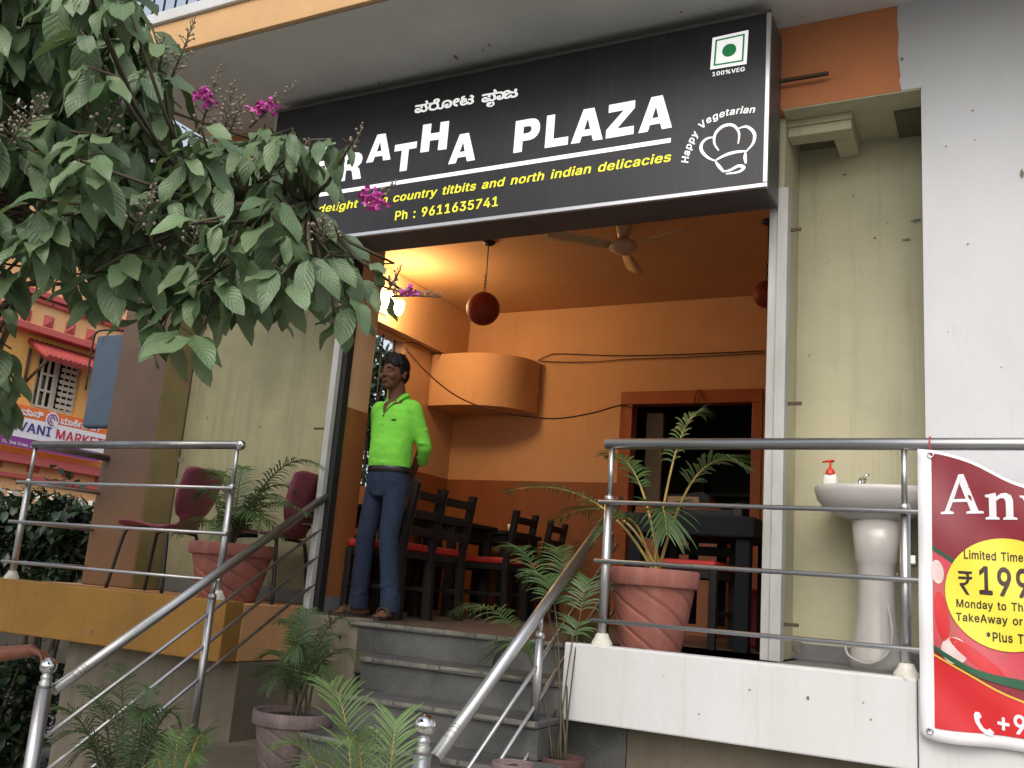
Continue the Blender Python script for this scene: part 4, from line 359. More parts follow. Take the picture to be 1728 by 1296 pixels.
def mix_by_height(name, a, b, z0, z1):
    m = mat(name, a, .8, col2=tuple(x * .7 for x in a), scale=3, amt=.8, bump=.2, bscale=20)
    nt = m.node_tree; bs = nt.nodes['Principled BSDF']; src = bs.inputs['Base Color'].links[0].from_socket
    tc = nt.nodes['Texture Coordinate']; sp = _n(nt, 'ShaderNodeSeparateXYZ'); nt.links.new(tc.outputs['Object'], sp.inputs[0])
    nz = _n(nt, 'ShaderNodeTexNoise'); nz.inputs['Scale'].default_value = 2.5; nz.inputs['Detail'].default_value = 7; nt.links.new(tc.outputs['Object'], nz.inputs['Vector'])
    ad = _n(nt, 'ShaderNodeMath', operation='MULTIPLY_ADD'); ad.inputs[1].default_value = .9; nt.links.new(nz.outputs[0], ad.inputs[0]); nt.links.new(sp.outputs[2], ad.inputs[2])
    mr = _n(nt, 'ShaderNodeMapRange'); mr.inputs[1].default_value = z0 + .45; mr.inputs[2].default_value = z1 + .45; nt.links.new(ad.outputs[0], mr.inputs[0])
    mx = _n(nt, 'ShaderNodeMix', data_type='RGBA'); mx.inputs[6].default_value = b + (1,); nt.links.new(src, mx.inputs[7]); nt.links.new(mr.outputs[0], mx.inputs[0])
    nt.links.new(mx.outputs[2], bs.inputs['Base Color']); return m
M['pillar_mix'] = mix_by_height('mauve_and_russet_paint', (.125, .078, .056), (.18, .090, .042), .3, 1.0)

B = thing('restaurant_building', 'small restaurant building with an orange interior, pale yellow walls and a white pier', 'building', (-2.5, 5, -.02))
def part(name, mb, m, bevel=.004, label=None, parent=None):
    o = mb.build(name, M[m], parent or B, bevel=bevel)
    if label: o['label'] = label
    return o
FL = -.02
part('interior_floor', MB().box(-3.34, -1.0, 4.57, 8.35, -.30, FL).box(-5.15, -3.342, 4.955, 8.35, -.30, FL), 'floor_in')
part('terrace_floor', box(-6.25, -3.989, 4.40, 5.18, -.31, .015), 'peach', .006, 'left terrace slab with a peach painted end')
part('terrace_floor', box(-1.86, 1.9, 4.375, 5.5, -.34, FL), 'skirt')
tb = MB().box(-6.35, -3.99, 4.25, 4.397, -.31, .03); part('terrace_beam', tb, 'mustard', .008)
part('parapet', box(-1.87, -.343, 4.25, 4.37, -.346, 0), 'white_trim', .008, 'white parapet below the right railing')
part('parapet', box(-.339, 1.9, 4.252, 4.37, -.349, .002), 'white_trim', .008, 'white parapet behind the banner')
part('plinth_wall', box(-1.60, 1.9, 4.42, 4.57, -1.27, -.352), 'beige', .006)
part('plinth_ledge', box(-1.873, -1.606, 4.03, 4.418, -1.27, at(946, 1277, Y=4.16).z - .242), 'granite', .006)
part('plinth_wall', box(-2.2, -1.605, 4.43, 4.56, -1.27, -.352), 'granite', .004)
part('plinth_wall', box(-5.45, -3.99, 4.42, 4.57, -1.27, -.314), 'beige', .006)
part('plinth_wall', box(-4.05, -3.992, 4.57, 4.95, -1.27, -.314), 'beige', .006)
part('plinth_wall', box(-3.985, -3.345, 4.88, 4.953, -1.27, -.022), 'beige', .01)
part('plinth_wall', box(-3.345, -3.28, 4.565, 4.88, -1.27, -.024), 'beige', .01)
part('plinth_ledge', box(-4.02, -3.0, 3.45, 4.415, -1.27, -.75).box(-3.988, -3.345, 4.418, 4.878, -1.27, -.752), 'beige', .012)
# left wall and pillar
part('pillar', box(-6.07, -5.55, 4.94, 5.35, .016, 3.398), 'pillar_mix', .01)
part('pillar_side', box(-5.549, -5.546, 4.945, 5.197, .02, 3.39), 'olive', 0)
lw = MB().box(-5.54, -4.0, 5.2, 5.35, .016, 3.398); part('left_wall', lw, 'pale', .004)
part('skirting', box(-5.54, -4.01, 5.185, 5.1915, .018, .11), 'skirt', .002)
# left jamb of the shop opening
part('left_jamb_wall', box(-4.0, -3.85, 4.95, 5.2, FL, 2.96), 'in_orange', .004)
part('left_jamb_dado', box(-3.8495, -3.846, 4.952, 5.198, .09, 1.31), 'dado', 0)
part('left_jamb_skirting', box(-3.8495, -3.843, 4.952, 5.198, FL, .088), 'skirt', 0)
part('shutter_channel', box(-3.90, -3.835, 4.885, 4.948, FL, 2.6), 'black_gap', .002)
sf = MB().box(-3.918, -3.872, 4.84, 4.884, -.01, 2.6)
part('shutter_frame', sf, 'frame_white', .004, 'left steel frame of the shop opening')
for z in (1.14, 1.87, .52): part('frame_lug', box(-4.02, -3.919, 4.86, 4.872, z, z + .012), 'rust', .001)
# right jamb
sf = MB().box(-1.055, -1.0, 4.848, 4.94, FL, 2.44).box(-1.10, -1.056, 4.862, 4.93, FL, 2.40)
part('shutter_frame', sf, 'frame_white', .004, 'right steel frame with flaking white paint')
part('inner_partition', box(-1.10, -1.05, 4.942, 8.2, FL, 2.96), 'in_orange', 0)
part('alcove_side', box(-1.10, -1.04, 4.934, 4.9415, 2.40, 2.892), 'alcove', 0)
part('alcove_side', box(-1.049, -1.04, 4.95, 5.35, FL, 2.898), 'alcove', 0)
for (x, y) in ((1336, 388), (1336, 681), (1330, 1054)):
    p = at(x, y, Y=4.93); part('frame_lug', box(p.x - .03, p.x + .05, 4.925, 4.937, p.z - .009, p.z + .009), 'rust', .001)
part('shutter_rail', box(-3.86, -1.10, 4.87, 4.93, 2.405, 2.46), 'frame_white', .004)
# alcove and white pier
part('alcove_wall', box(-1.048, .3, 5.35, 5.45, FL, 3.3), 'alcove', 0)
part('alcove_skirting', box(-1.038, -.34, 5.338, 5.349, FL, .065), 'skirt', .002)
part('alcove_beam', MB().box(-1.038, -.70, 4.99, 5.10, 2.80, 2.892).box(-.81, -.70, 5.101, 5.349, 2.803, 2.892), 'alcove', .006)
part('alcove_beam', box(-1.038, -.695, 4.975, 4.988, 2.855, 2.892), 'alcove', .002)
part('alcove_ceiling', box(-1.038, -.345, 4.853, 5.349, 2.893, 2.8995), 'alcove', 0)
part('painted_shade_panel', box(-1.03, -.82, 5.105, 5.345, 2.880, 2.892), 'recess_shade', 0)  # thin dark panel: painted shade of the coffer behind the beam
part('painted_shade_panel', box(-.49, -.346, 5.04, 5.345, 2.880, 2.892), 'recess_shade', 0)  # thin dark panel: painted shade of the recess beside the pier
rag = [(-.34, 2.9), (-.34, FL), (1.9, FL), (1.9, 4.6), (-.45, 4.6), (-.448, 3.4), (-.452, 3.3), (-.444, 3.22), (-.450, 3.13), (-.443, 3.05), (-.437, 2.99), (-.443, 2.955), (-.432, 2.9)]
part('white_pier', MB().prism([(x, 4.847, z) for x, z in rag], (0, .4, 0)), 'white', 0)
part('orange_lintel', box(-5.55, -.40, 4.852, 5.19, 2.901, 3.398), 'orange', 0)
# balcony over the entrance
part('balcony_soffit', box(-5.38, 2.4, 3.835, 5.6, 3.40, 3.615), 'soffit', .006)
part('balcony_fascia', box(-5.40, 2.4, 3.80, 3.833, 3.395, 3.62), 'fascia', .005)
part('drip_edge', box(-5.39, 2.4, 3.834, 3.90, 3.388, 3.3985), 'soffit', .002)
part('balcony_coping', box(-5.44, 2.4, 3.775, 3.96, 3.621, 3.70), 'white_trim', .006)
part('upper_wall', box(-3.6, 2.4, 5.21, 5.5, 3.63, 7.0), 'fascia', 0)
# interior shell
part('ceiling_slab', box(-5.15, -.99, 4.96, 8.35, 2.965, 3.10), 'ceiling', 0)
part('interior_left_wall', MB().box(-5.15, -5.0, 5.36, 8.2, FL, 1.0).box(-5.15, -5.0, 7.22, 8.2, 1.002, 2.963).box(-5.15, -5.0, 5.36, 5.55, 1.002, 2.963).box(-5.15, -5.0, 5.56, 7.215, 2.42, 2.963), 'in_orange', 0)
part('wall_beam', box(-4.998, -4.90, 5.36, 8.198, 2.44, 2.962), 'in_orange', .004)
part('interior_front_wall', box(-4.998, -4.001, 5.352, 5.37, FL, 2.96), 'in_orange', 0)
part('interior_back_wall', MB().box(-5.15, -3.18, 8.2, 8.35, FL, 2.963).box(-1.87, -.99, 8.2, 8.35, FL, 2.963).box(-3.179, -1.871, 8.2, 8.35, 2.10, 2.963), 'in_orange', 0)
part('dado', box(-4.995, -3.185, 8.19, 8.198, FL, 1.25), 'dado', 0)
part('dado', box(-4.999, -4.992, 7.23, 8.185, FL, 1.25), 'dado', 0)
# quarter-round loft box in the corner
def ledge_ring(pts, z):
    c = smooth_path([(x, y, z) for x, y in pts], 8)
    return c + [Vector((-4.997, 8.189, z))]
lb_ = MB(); ra, rb_ = (ledge_ring(((-4.995, 7.68), (-4.64, 7.66), (-4.38, 7.71), (-4.19, 7.83), (-4.08, 8.0), (-4.045, 8.188)), z_) for z_ in (1.90, 2.41)); n_ = len(ra)
lb_.add(ra + rb_, [(k, (k + 1) % n_, (k + 1) % n_ + n_, k + n_) for k in range(n_)]); lb_.sm = [k < n_ - 2 for k in range(n_)]
for r_, o_ in ((ra, 0), (rb_, n_)):
    lb_.add(r_, [tuple(t_) for t_ in tessellate_polygon([[Vector((p.x, p.y, 0)) for p in r_]])])
part('loft_box', lb_, 'in_orange', 0)
# kitchen doorway
kd = part('kitchen_doorway', MB().box(-3.178, -3.06, 8.16, 8.30, FL, 1.975).box(-3.178, -1.872, 8.16, 8.30, 1.977, 2.098).box(-1.96, -1.872, 8.16, 8.30, FL, 1.975), 'door_frame', .005)
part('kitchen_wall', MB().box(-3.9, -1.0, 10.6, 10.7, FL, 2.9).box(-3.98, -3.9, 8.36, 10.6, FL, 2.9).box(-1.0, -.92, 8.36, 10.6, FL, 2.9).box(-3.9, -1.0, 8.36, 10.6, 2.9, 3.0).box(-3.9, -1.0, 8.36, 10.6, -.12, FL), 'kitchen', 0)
# window in the left interior wall, its iron grille
wg = MB()
for k in range(9): wg.tube([(-5.07, 5.62 + k * .19, 1.0), (-5.07, 5.62 + k * .19, 2.42)], .007, 6)
for z in (1.3, 1.75, 2.2): wg.tube([(-5.07, 5.56, z), (-5.07, 7.21, z)], .007, 6)
part('window_grille', wg, 'iron', 0)

# ------------------------------------------------------------------ stairs
S = thing('staircase', 'grey granite entrance steps with worn light edges', 'staircase', (-2.4, 4.0, -1.25))
for k in range(8):
    z = FL - .162 * k; y = 4.55 - .265 * k; xr = -1.875; xr = -1.875 if k < 3 else -1.74; xl = (-3.34, -3.05, -3.0)[k] if k < 3 else -2.96
    yb = y + .265 if k else 4.60
    st = MB().box(xl, xr, y + .018, yb + .017, z - .162 if k < 7 else -1.27, z - .032)
    o = st.build('riser', M['granite'], S, bevel=.002)
    tr = MB().box(xl - .01, xr + .0, y, yb + (.0165 if k else 0), z - .030, z); b = tr.build('tread', M['granite'], S, bevel=.006)
    ed = MB(); rnd = random.Random(k); x = xl
    while x < xr - .05:
        w = rnd.uniform(.06, .3); x2 = min(x + w, xr); dz = rnd.uniform(.004, .010)
        ed.box(x, x2 - rnd.uniform(.002, .02), y - .003, y + .012, z - .012 - dz, z - .001 + .0015); x = x2
    ed.build('worn_edge', M['granite_edge'], b, bevel=.002)

# ------------------------------------------------------------------ steel railings
def post(root, foot, top, rl, ru, frac=.74, base=True):
    foot, top = Vector(foot), Vector(top); k = foot.lerp(top, frac); d = (top - foot).normalized()
    mb = MB().tube([foot, k - d * .02], rl, 14).tube([k - d * .022, k - d * .006, k + d * .006, k + d * .012], [rl, rl * 1.12, rl * .95, ru], 14).tube([k, top], ru, 10)
    p = mb.build('post', M['steel'], root)
    if base:
        c = MB().lathe([(rl * 2.3, -.01), (rl * 2.2, .012), (rl * 1.7, .028), (rl * 1.25, .05), (rl * .9, .052)], foot, 16, lambda a_, z, r: .003 * math.sin(3 * a_) + .002 * math.sin(7 * a_))
        c.build('cement_base', M['cement'], p)
    return p
RR = thing('terrace_railing', 'stainless steel railing on the white parapet in front of the washbasin', 'railing', (-.4, 4.3, 0), 'steel terrace railings')
yR = 4.30
a_, b_ = at(1024, 749, Y=yR), Vector((2.0, yR, .951))
MB().tube([a_, b_], .0265, 20).ball(a_, .0262, 14, 8, (.35, 1, 1)).build('handrail', M['steel'], RR)
for (x, y) in ((1010, 847), (1003.6, 946), (998.5, 1046)):
    p = at(x, y, Y=yR - .03); MB().tube([p, (2.0, p.y, p.z)], .0105, 12).ball(p, .0105, 8, 6, (.4, 1, 1)).build('bar', M['steel'], RR)
for xx in (-1.706, -.386, .95): post(RR, (xx, yR, .003), (xx, yR, .93), .0215, .013)
LR = thing('terrace_railing', 'steel railing around the left terrace with a golden ball end', 'railing', (-5, 4.3, .03), 'steel terrace railings')
yL = 4.32; zt = .945; xa, xb = at(59, 752, Y=yL).x, at(406, 750, Y=yL).x
MB().tube([(xa, yL, zt), (xb, yL, zt)], .026, 18).tube([(xa, yL, zt), (xa, 4.938, zt)], .024, 16).ball((xa, yL, zt), .026).build('handrail', M['steel_dark'], LR)
MB().ball((xb + .004, yL, zt), .031, 16, 10).build('end_ball', M['chrome'], LR)
for z in (.68, .41, .14):
    MB().tube([(xa - .08, yL - .03, z), (xb + .02, yL - .03, z)], .0105, 10).tube([(xa - .03, yL, z), (xa - .03, 4.938, z)], .0105, 10).build('bar', M['steel'], LR)
for xx in (xa + .01, xb - .02): post(LR, (xx, yL, .032), (xx, yL, .93), .0215, .013)

def stair_rail(name, label, X, ptop, pend, ballc, ball_r, bars, posts, top_y):
    t = thing(name, label, 'handrail', (X, (ptop.y + pend.y) / 2, -1.25), 'steel handrails of the entrance steps')
    d = (ptop - pend).normalized(); top = ptop + d * ((top_y - ptop.y) / d.y)
    hr = MB().tube([pend, top], .026, 20)
    for k in (.10, .13, .155, .17): hr.tube([pend + d * (k * 1.0), pend + d * (k + .004)], .0272, 20)
    hr.build('handrail', M['steel'], t)
    # newel with ball
    nb = ballc; n = MB()
    zb = ballc.z
    n.tube([(X, nb.y, -1.25), (X, nb.y, zb - ball_r - .055)], .033, 20)
    n.tube([(X, nb.y, zb - ball_r - .055), (X, nb.y, zb - ball_r - .045), (X, nb.y, zb - ball_r - .035), (X, nb.y, zb - ball_r - .025), (X, nb.y, zb - ball_r - .015), (X, nb.y, zb - ball_r + .012)], [.034, .026, .031, .022, .026, .017], 20)
    nw = n.build('newel_post', M['steel'], t)
    MB().ball((X, nb.y, zb), ball_r, 24, 16).build('ball', M['chrome'], nw)
    for off in bars:
        q0, q1 = pend + Vector((0, 0, -off)), top + Vector((0, 0, -off)); MB().tube([q0, q1], .0095, 10).build('bar', M['steel'], t)
    for yy, zf in posts:
        zt_ = pend.z + (yy - pend.y) * d.z / d.y
        post(t, (X, yy, zf), (X, yy, zt_ - .01), .021, .012, (zt_ - .10 - zf) / (zt_ - zf), False)
    return t, Vector((X, nb.y, zb))
XL = -3.88
lt, LBALL = stair_rail('stair_handrail', 'left stair handrail whose ball newel has a hand resting on it', XL, at(550, 838, X=XL), at(90, 1165, X=XL), at(82, 1124, X=XL), .037, (.20, .37, .54), ((4.02, -.75), (4.93, -.03)), 4.95)
XR = -1.92
rt, RBALL = stair_rail('stair_handrail', 'right stair handrail with a shiny ball newel at the bottom centre', XR, at(1010, 895, X=XR), at(733, 1282, X=XR), at(717, 1225, X=XR), .0405, (.24, .42, .60), ((4.08, -.35), (4.88, FL)), 5.0)

# iron grille railing on the balcony above
BR = thing('balcony_railing', 'black iron balcony railing seen above the leaves at the top left', 'railing', (-3, 3.86, 3.7))
br = MB()
for z in (3.76, 4.02, 4.45): br.tube([(-5.3, 3.86, z), (2.2, 3.86, z)], .012, 6)
br.build('rail', M['iron'], BR); br = MB()
for k in range(71): br.tube([(-5.3 + k * .105, 3.86, 3.70), (-5.3 + k * .105, 3.86, 4.45)], .007, 6)
br.build('baluster', M['iron'], BR)
p0 = at(1318, 137, Y=4.80); p1 = at(1372, 128, Y=4.80)
tag(MB().obox((p0 + p1) / 2, p1 - p0, (0, 1, 0), (0, 0, 1), (p1 - p0).length / 2 + .08, .012, .008).build('sign_bracket', M['rust'], bevel=.002), 'rusty flat bracket sticking out from the right end of the sign', 'bracket')

# worn spots: chips, plugged holes and flaked paint where the photo shows them
def blotches(name, m, items, Y=None, Z=None, seed=1, out=.0022):
    rb = random.Random(seed); mb = MB()
    for (x, y, w, h) in items:
        c = at(x, y, Y=Y, Z=Z); s_ = (at(x + 1, y, Y=Y, Z=Z) - c).length; n = 14; ring = []
        for k in range(n):
            a1 = 2 * math.pi * k / n; q = rb.uniform(.55, 1.15)
            ring.append(c + (Vector((math.cos(a1) * w * q * s_, -out, math.sin(a1) * h * q * s_)) if Y is not None else Vector((math.cos(a1) * w * q * s_, math.sin(a1) * h * q * s_, -out))))
        mb.add(ring, [tuple(range(n))])
    return part(name, mb, m, 0)
blotches('wall_stain', 'grime', ((1522, 100, 3, 4), (1641, 187, 2.5, 2), (1645, 236, 1.6, 1.6), (1596, 247, 2, 1.5), (1724, 294, 4, 10), (1633, 412, 2, 1.6), (1690, 620, 1.6, 1.6), (1600, 560, 1.5, 1.5)), Y=4.846, seed=2)
blotches('wall_stain', 'grime', ((1476, 402, 3.5, 2.5), (1498, 377, 1.5, 1.5), (1425, 295, 4, 2.5), (1440, 330, 2, 1.5), (1545, 373, 9, 4), (1366, 600, 1.5, 2), (1395, 445, 2, 1.2), (1530, 405, 8, 3)), Y=5.349, seed=3)
blotches('wall_stain', 'grime', ((1342, 1088, 16, 16), (1333, 1100, 9, 14)), Y=5.336, seed=9)
blotches('parapet_stain', 'grime', ((1364, 1178, 3, 5), (1457, 1186, 2, 1.4), (1470, 1214, 2, 2), (1265, 1164, 3, 1.5), (1120, 1140, 1.5, 1), (1180, 1205, 1.5, 2)), Y=4.25, seed=4)
blotches('flaked_paint', 'flake', ((292, 782, 6, 9), (303, 776, 9, 5), (318, 790, 6, 4), (296, 812, 5, 6), (500, 822, 15, 9), (518, 838, 9, 12), (486, 818, 8, 4), (520, 862, 6, 8), (455, 985, 5, 3)), Y=5.198, seed=5)
blotches('wall_stain', 'grime', ((392, 975, 4, 2), (440, 720, 2, 2), (350, 705, 1.5, 2)), Y=5.198, seed=6)
blotches('soffit_stain', 'grime', ((769, 96, 4, 10), (825, 75, 2.5, 6), (815, 84, 2, 4), (640, 140, 2, 4), (1150, 20, 2, 4)), Z=3.398, seed=7)
blotches('beam_stain', 'grime', ((154, 1066, 3, 4), (230, 1010, 1.5, 2), (60, 1000, 2, 2)), Y=4.249, seed=8)
# ------------------------------------------------------------------ lettering
def glyph_loops(style, ch):
    g = GLYPHS[style].get(ch)
    if g is None: return 150, []
    return g[0], [[(l[i], l[i + 1]) for i in range(0, len(l), 2)] for l in g[1]]
CAPH = {}
def cap_units(style):
    if style not in CAPH:
        ref = {'b': 'H', 'r': 'T', 'k': 'parota'}[style]; CAPH[style] = max(p[1] for l in glyph_loops(style, ref)[1] for p in l)
    return CAPH[style]
def put_text(mb, style, s, P0, P1, cap, up=Vector((0, 0, 1)), shear=0.0, off=Vector((0, 0, 0)), fn=None):
    items = [s] if style == 'k' else list(s); adv = [glyph_loops(style, c)[0] for c in items]; tot = sum(adv) - 20
    P0, P1 = Vector(P0), Vector(P1); e = (P1 - P0) / tot; sy = cap / cap_units(style); x = 0
    for c, a_ in zip(items, adv):
        ls = glyph_loops(style, c)[1]
        if ls:
            def f(u, v, x=x):
                q = P0 + e * (u + x + shear * v * (sy / e.length)) + up * (v * sy) + off
                return fn(q) if fn else q
            mb.loops(ls, f)
        x += a_

# ------------------------------------------------------------------ the shop sign
ys = 4.555
SG = thing('shop_sign', 'large black sign board with white and yellow lettering above the entrance', 'sign', (-2.74, 4.7, 2.32))
sx0, sx1, sz0, sz1 = -4.44, -1.045, 2.318, 3.335
box(sx0 + .004, sx1 - .004, ys + .02, 4.848, sz0 + .003, sz1 - .003).build('sign_box', M['sign_edge'], SG, bevel=.008)
box(sx0 + .025, sx1 - .025, ys + .004, ys + .0195, sz0 + .025, sz1 - .02).build('sign_face', M['sign_black'], SG)
fr = MB().box(sx0, sx1, ys - .004, ys + .019, sz0, sz0 + .026).box(sx0, sx0 + .024, ys - .0035, ys + .0185, sz0 + .0265, sz1 - .0215).box(sx1 - .024, sx1, ys - .0035, ys + .0185, sz0 + .0265, sz1 - .0215)
fr.build('sign_frame', M['sign_trim'], SG, bevel=.004)
box(sx0, sx1, ys - .004, ys + .019, sz1 - .021, sz1).build('sign_top_trim', M['sign_edge'], SG, bevel=.004)
yt = ys + .0015
def sp(x, y): return at(x, y, Y=yt)
SHP = {   # heavy block capitals, unit square
 'A': [[(0, 0), (.34, 1), (.68, 1), (1, 0), (.70, 0), (.645, .18), (.34, .18), (.285, 0)], [(.40, .37), (.585, .37), (.495, .70)]],
 'P': [[(0, 0), (0, 1), (.62, 1), (.78, .975), (.90, .90), (.97, .79), (.99, .67), (.97, .54), (.90, .44), (.78, .36), (.62, .33), (.34, .33), (.34, 0)], [(.34, .56), (.52, .56), (.60, .58), (.645, .62), (.655, .67), (.645, .72), (.60, .76), (.52, .775), (.34, .775)]],
 'L': [[(0, 0), (0, 1), (.36, 1), (.36, .25), (1, .25), (1, 0)]],
 'Z': [[(0, 0), (0, .25), (.60, .76), (.05, .76), (.05, 1), (1, 1), (1, .77), (.40, .245), (1, .245), (1, 0)]],
 'T': [[(.34, 0), (.34, .76), (0, .76), (0, 1), (1, 1), (1, .76), (.66, .76), (.66, 0)]],
 'H': [[(0, 0), (0, 1), (.33, 1), (.33, .64), (.67, .64), (.67, 1), (1, 1), (1, 0), (.67, 0), (.67, .38), (.33, .38), (.33, 0)]],
 'R': [[(0, 0), (0, 1), (.62, 1), (.78, .975), (.90, .90), (.96, .79), (.97, .70), (.94, .58), (.86, .49), (.78, .45), (.88, .38), (1, 0), (.67, 0), (.59, .30), (.52, .36), (.34, .37), (.34, 0)], [(.34, .585), (.52, .585), (.60, .605), (.635, .64), (.645, .685), (.635, .73), (.60, .765), (.52, .775), (.34, .775)]],
}
lw_ = MB()
def big(ch, bl, br, cap=None, top=None):
    p, q = sp(*bl), sp(*br); e = q - p; h = cap or (sp(*top).z - p.z)
    lw_.loops(SHP[ch], lambda u, v: p + e * u + Vector((0, 0, v * h)))
CAP = sp(871, 204).z - sp(866, 258).z
big('P', (481, 301), (519, 295.5), CAP * .93); big('A', (521, 292), (562, 285), CAP * .93); big('R', (568, 307), (609, 301), CAP * .93)
big('A', (617.5, 275), (659, 269), CAP * .92); big('H', (709, 257.5), (753.5, 251.5), CAP * .92); big('A', (756, 277.5), (801.5, 270), CAP * .92)
big('T', (661.5, 291.5), (699, 285.5), CAP * .92)
big('P', (866, 258.5), (909, 251.5), CAP); big('L', (919, 250), (958, 244), CAP); big('A', (963, 243), (1017, 235), CAP); big('Z', (1022, 234), (1069, 226), CAP); big('A', (1077, 225), (1134, 215), CAP)
a_, b_ = sp(505, 334), sp(1132, 236.5)
h_ = .0135
lw_.add([a_ - Vector((0, 0, h_)), b_ - Vector((0, 0, h_)), b_ + Vector((0, 0, h_)), a_ + Vector((0, 0, h_))], [(0, 1, 2, 3)])
put_text(lw_, 'k', 'parota', sp(699, 191), sp(798, 174.5), .077); put_text(lw_, 'k', 'plaja', sp(812, 173), sp(872, 163), .077)
put_text(lw_, 'b', '100%VEG', sp(1201, 128.8), sp(1257, 119.5), .024)
# arched words
import itertools
arcpts = smooth_path([sp(*p) for p in ((1161, 276), (1166, 251), (1179, 225), (1197, 207), (1220, 197), (1245, 192), (1274, 190))], 16)
cum = [0] + list(itertools.accumulate((arcpts[i + 1] - arcpts[i]).length for i in range(len(arcpts) - 1)))
def arc_at(s):
    for i in range(len(cum) - 1):
        if s <= cum[i + 1]: t = (s - cum[i]) / (cum[i + 1] - cum[i]); return arcpts[i].lerp(arcpts[i + 1], t), (arcpts[i + 1] - arcpts[i]).normalized()
    return arcpts[-1], (arcpts[-1] - arcpts[-2]).normalized()
txt = 'Happy Vegetarian'; advs = [glyph_loops('b', c)[0] for c in txt]; tot = sum(advs); x = 0; sc = cum[-1] / tot
for c, a1 in zip(txt, advs):
    ls = glyph_loops('b', c)[1]; p, t = arc_at((x + a1 / 2) * sc); n_ = Vector((-t.z, 0, t.x))
    if ls: lw_.loops(ls, lambda u, v: p + t * ((u - a1 / 2) * sc * .98 + v * sc * .18) + n_ * (v * sc * .98))
    x += a1
def ribbon(mb, pts, w, taper=True):
    pts = smooth_path(pts, 8); k = len(pts); L = []; Rr = []
    for i, p in enumerate(pts):
        t = (pts[min(i + 1, k - 1)] - pts[max(i - 1, 0)]).normalized(); n_ = Vector((-t.z, 0, t.x)); ww = w * (.35 + .65 * math.sin(math.pi * (i + .3) / (k - .4)) if taper else 1)
        L.append(p + n_ * ww); Rr.append(p - n_ * ww)
    mb.sheet([L, Rr], False)
def hp(*pts): return [sp(1000 + x / 3.086, y / 3.086) for x, y in pts]
for pts in (((640, 838), (600, 820), (568, 785), (568, 750), (595, 722), (632, 714)), ((657, 784), (634, 745), (640, 695), (680, 657), (730, 652), (762, 690), (758, 748)), ((760, 668), (805, 660), (842, 695), (836, 745), (800, 788)),
            ((638, 836), (690, 808), (745, 792), (806, 786)), ((640, 842), (660, 868), (684, 896)), ((796, 792), (794, 820), (798, 852)), ((676, 893), (715, 886), (760, 864), (788, 872), (760, 895), (694, 905))):
    ribbon(lw_, hp(*pts), .0085)
lw_.build('white_lettering', M['letter_white'], SG)
ly = MB()
put_text(ly, 'b', 'country titbits and north indian delicacies', sp(662, 341), sp(1131, 272), .054, shear=.2)
put_text(ly, 'b', 'In delight with', sp(507, 363.5), sp(653, 342.5), .054, shear=.2)
put_text(ly, 'b', 'Ph : 9611635741', sp(665, 372), sp(841, 347), .060)
ly.build('yellow_lettering', M['letter_yellow'], SG)
# green vegetarian mark
def q4(pts, oy): return [at(x, y, Y=ys + oy) for x, y in pts]
vm = thing('veg', '', '', (0, 0, 0)); bpy.data.objects.remove(vm)
sq = hp((625, 197), (812, 156), (802, 333), (612, 363))
emb = MB().add(sq, [(3, 2, 1, 0)]); e_ = MB(); e_.add(sq, [(3, 2, 1, 0)]); eo = e_.build('vegetarian_mark', M['letter_white'], SG)
def inset(q, k): c = sum(q, Vector()) / 4; return [c + (p - c) * k for p in q]
g = MB(); o1, o2 = inset(sq, .82), inset(sq, .72); dv = Vector((0, -.002, 0))
for i in range(4): g.add([o1[i] + dv, o1[(i + 1) % 4] + dv, o2[(i + 1) % 4] + dv, o2[i] + dv], [(0, 1, 2, 3)])
c_ = sum(sq, Vector()) / 4 + dv; rr_ = .0385
g.add([c_ + Vector((rr_ * math.cos(k * .19634954), 0, rr_ * math.sin(k * .19634954))) for k in range(32)], [tuple(range(32))])
g.build('green_dot_and_square', M['letter_green'], eo)

# ------------------------------------------------------------------ banner on the right railing
yb0 = 4.222
def by(X, Z): return yb0 + .010 * math.sin(8.5 * X + 2.6 * Z + .5) + .006 * math.sin(19 * X - 7 * Z) + .005 * math.sin(31 * (X * .6 + Z * .5))
def bpt(X, Z, lay=0): return Vector((X, by(X, Z) - .0016 * lay, Z))
def bxz(x, y): p = at(x, y, Y=yb0); return (p.x, p.z)
def curve(pts): 
    pts = sorted(bxz(*p) if len(p) == 2 else p[:2] for p in pts)
    sm = smooth_path([(a1, 0, b1) for a1, b1 in pts], 8)
    def f(X):
        for i in range(len(sm) - 1):
            if X <= sm[i + 1].x: t = (X - sm[i].x) / max(1e-6, sm[i + 1].x - sm[i].x); return sm[i].z + (sm[i + 1].z - sm[i].z) * t
        return sm[-1].z
    return f
W0, W1 = bxz(1548, 760)[0], 1.25
top = curve([(1548, 757), (1585, 761), (1640, 778), (1728, 818), (.35, .72, 0), (.8, .74, 0), (1.25, .90, 0)])
bot = curve([(1549, 1228), (1558, 1244), (1600, 1254), (1728, 1270), (.5, -.27, 0), (1.25, -.27, 0)])
BN = thing('banner', 'maroon and red printed vinyl banner with a yellow price circle tied to the right railing', 'banner', (.4, yb0, -.27))
def bsheet(mb, x0, x1, f0, f1, lay, nx=40, ny=24):
    mb.sheet([[bpt(x0 + (x1 - x0) * i / nx, f0(x0 + (x1 - x0) * i / nx) * (1 - j / ny) + f1(x0 + (x1 - x0) * i / nx) * j / ny, lay) for j in range(ny + 1)] for i in range(nx + 1)]); return mb
bsheet(MB(), W0, W1, bot, top, 0, 60, 40).build('banner_sheet', M['b_white'], BN, solid=.0012)
xi = bxz(1573, 900)[0]; I1 = W1 - .06
gl = curve([(1573, 1093), (1602, 1114), (1648, 1141), (1728, 1165), (.4, -.05, 0), (1.25, .0, 0)])
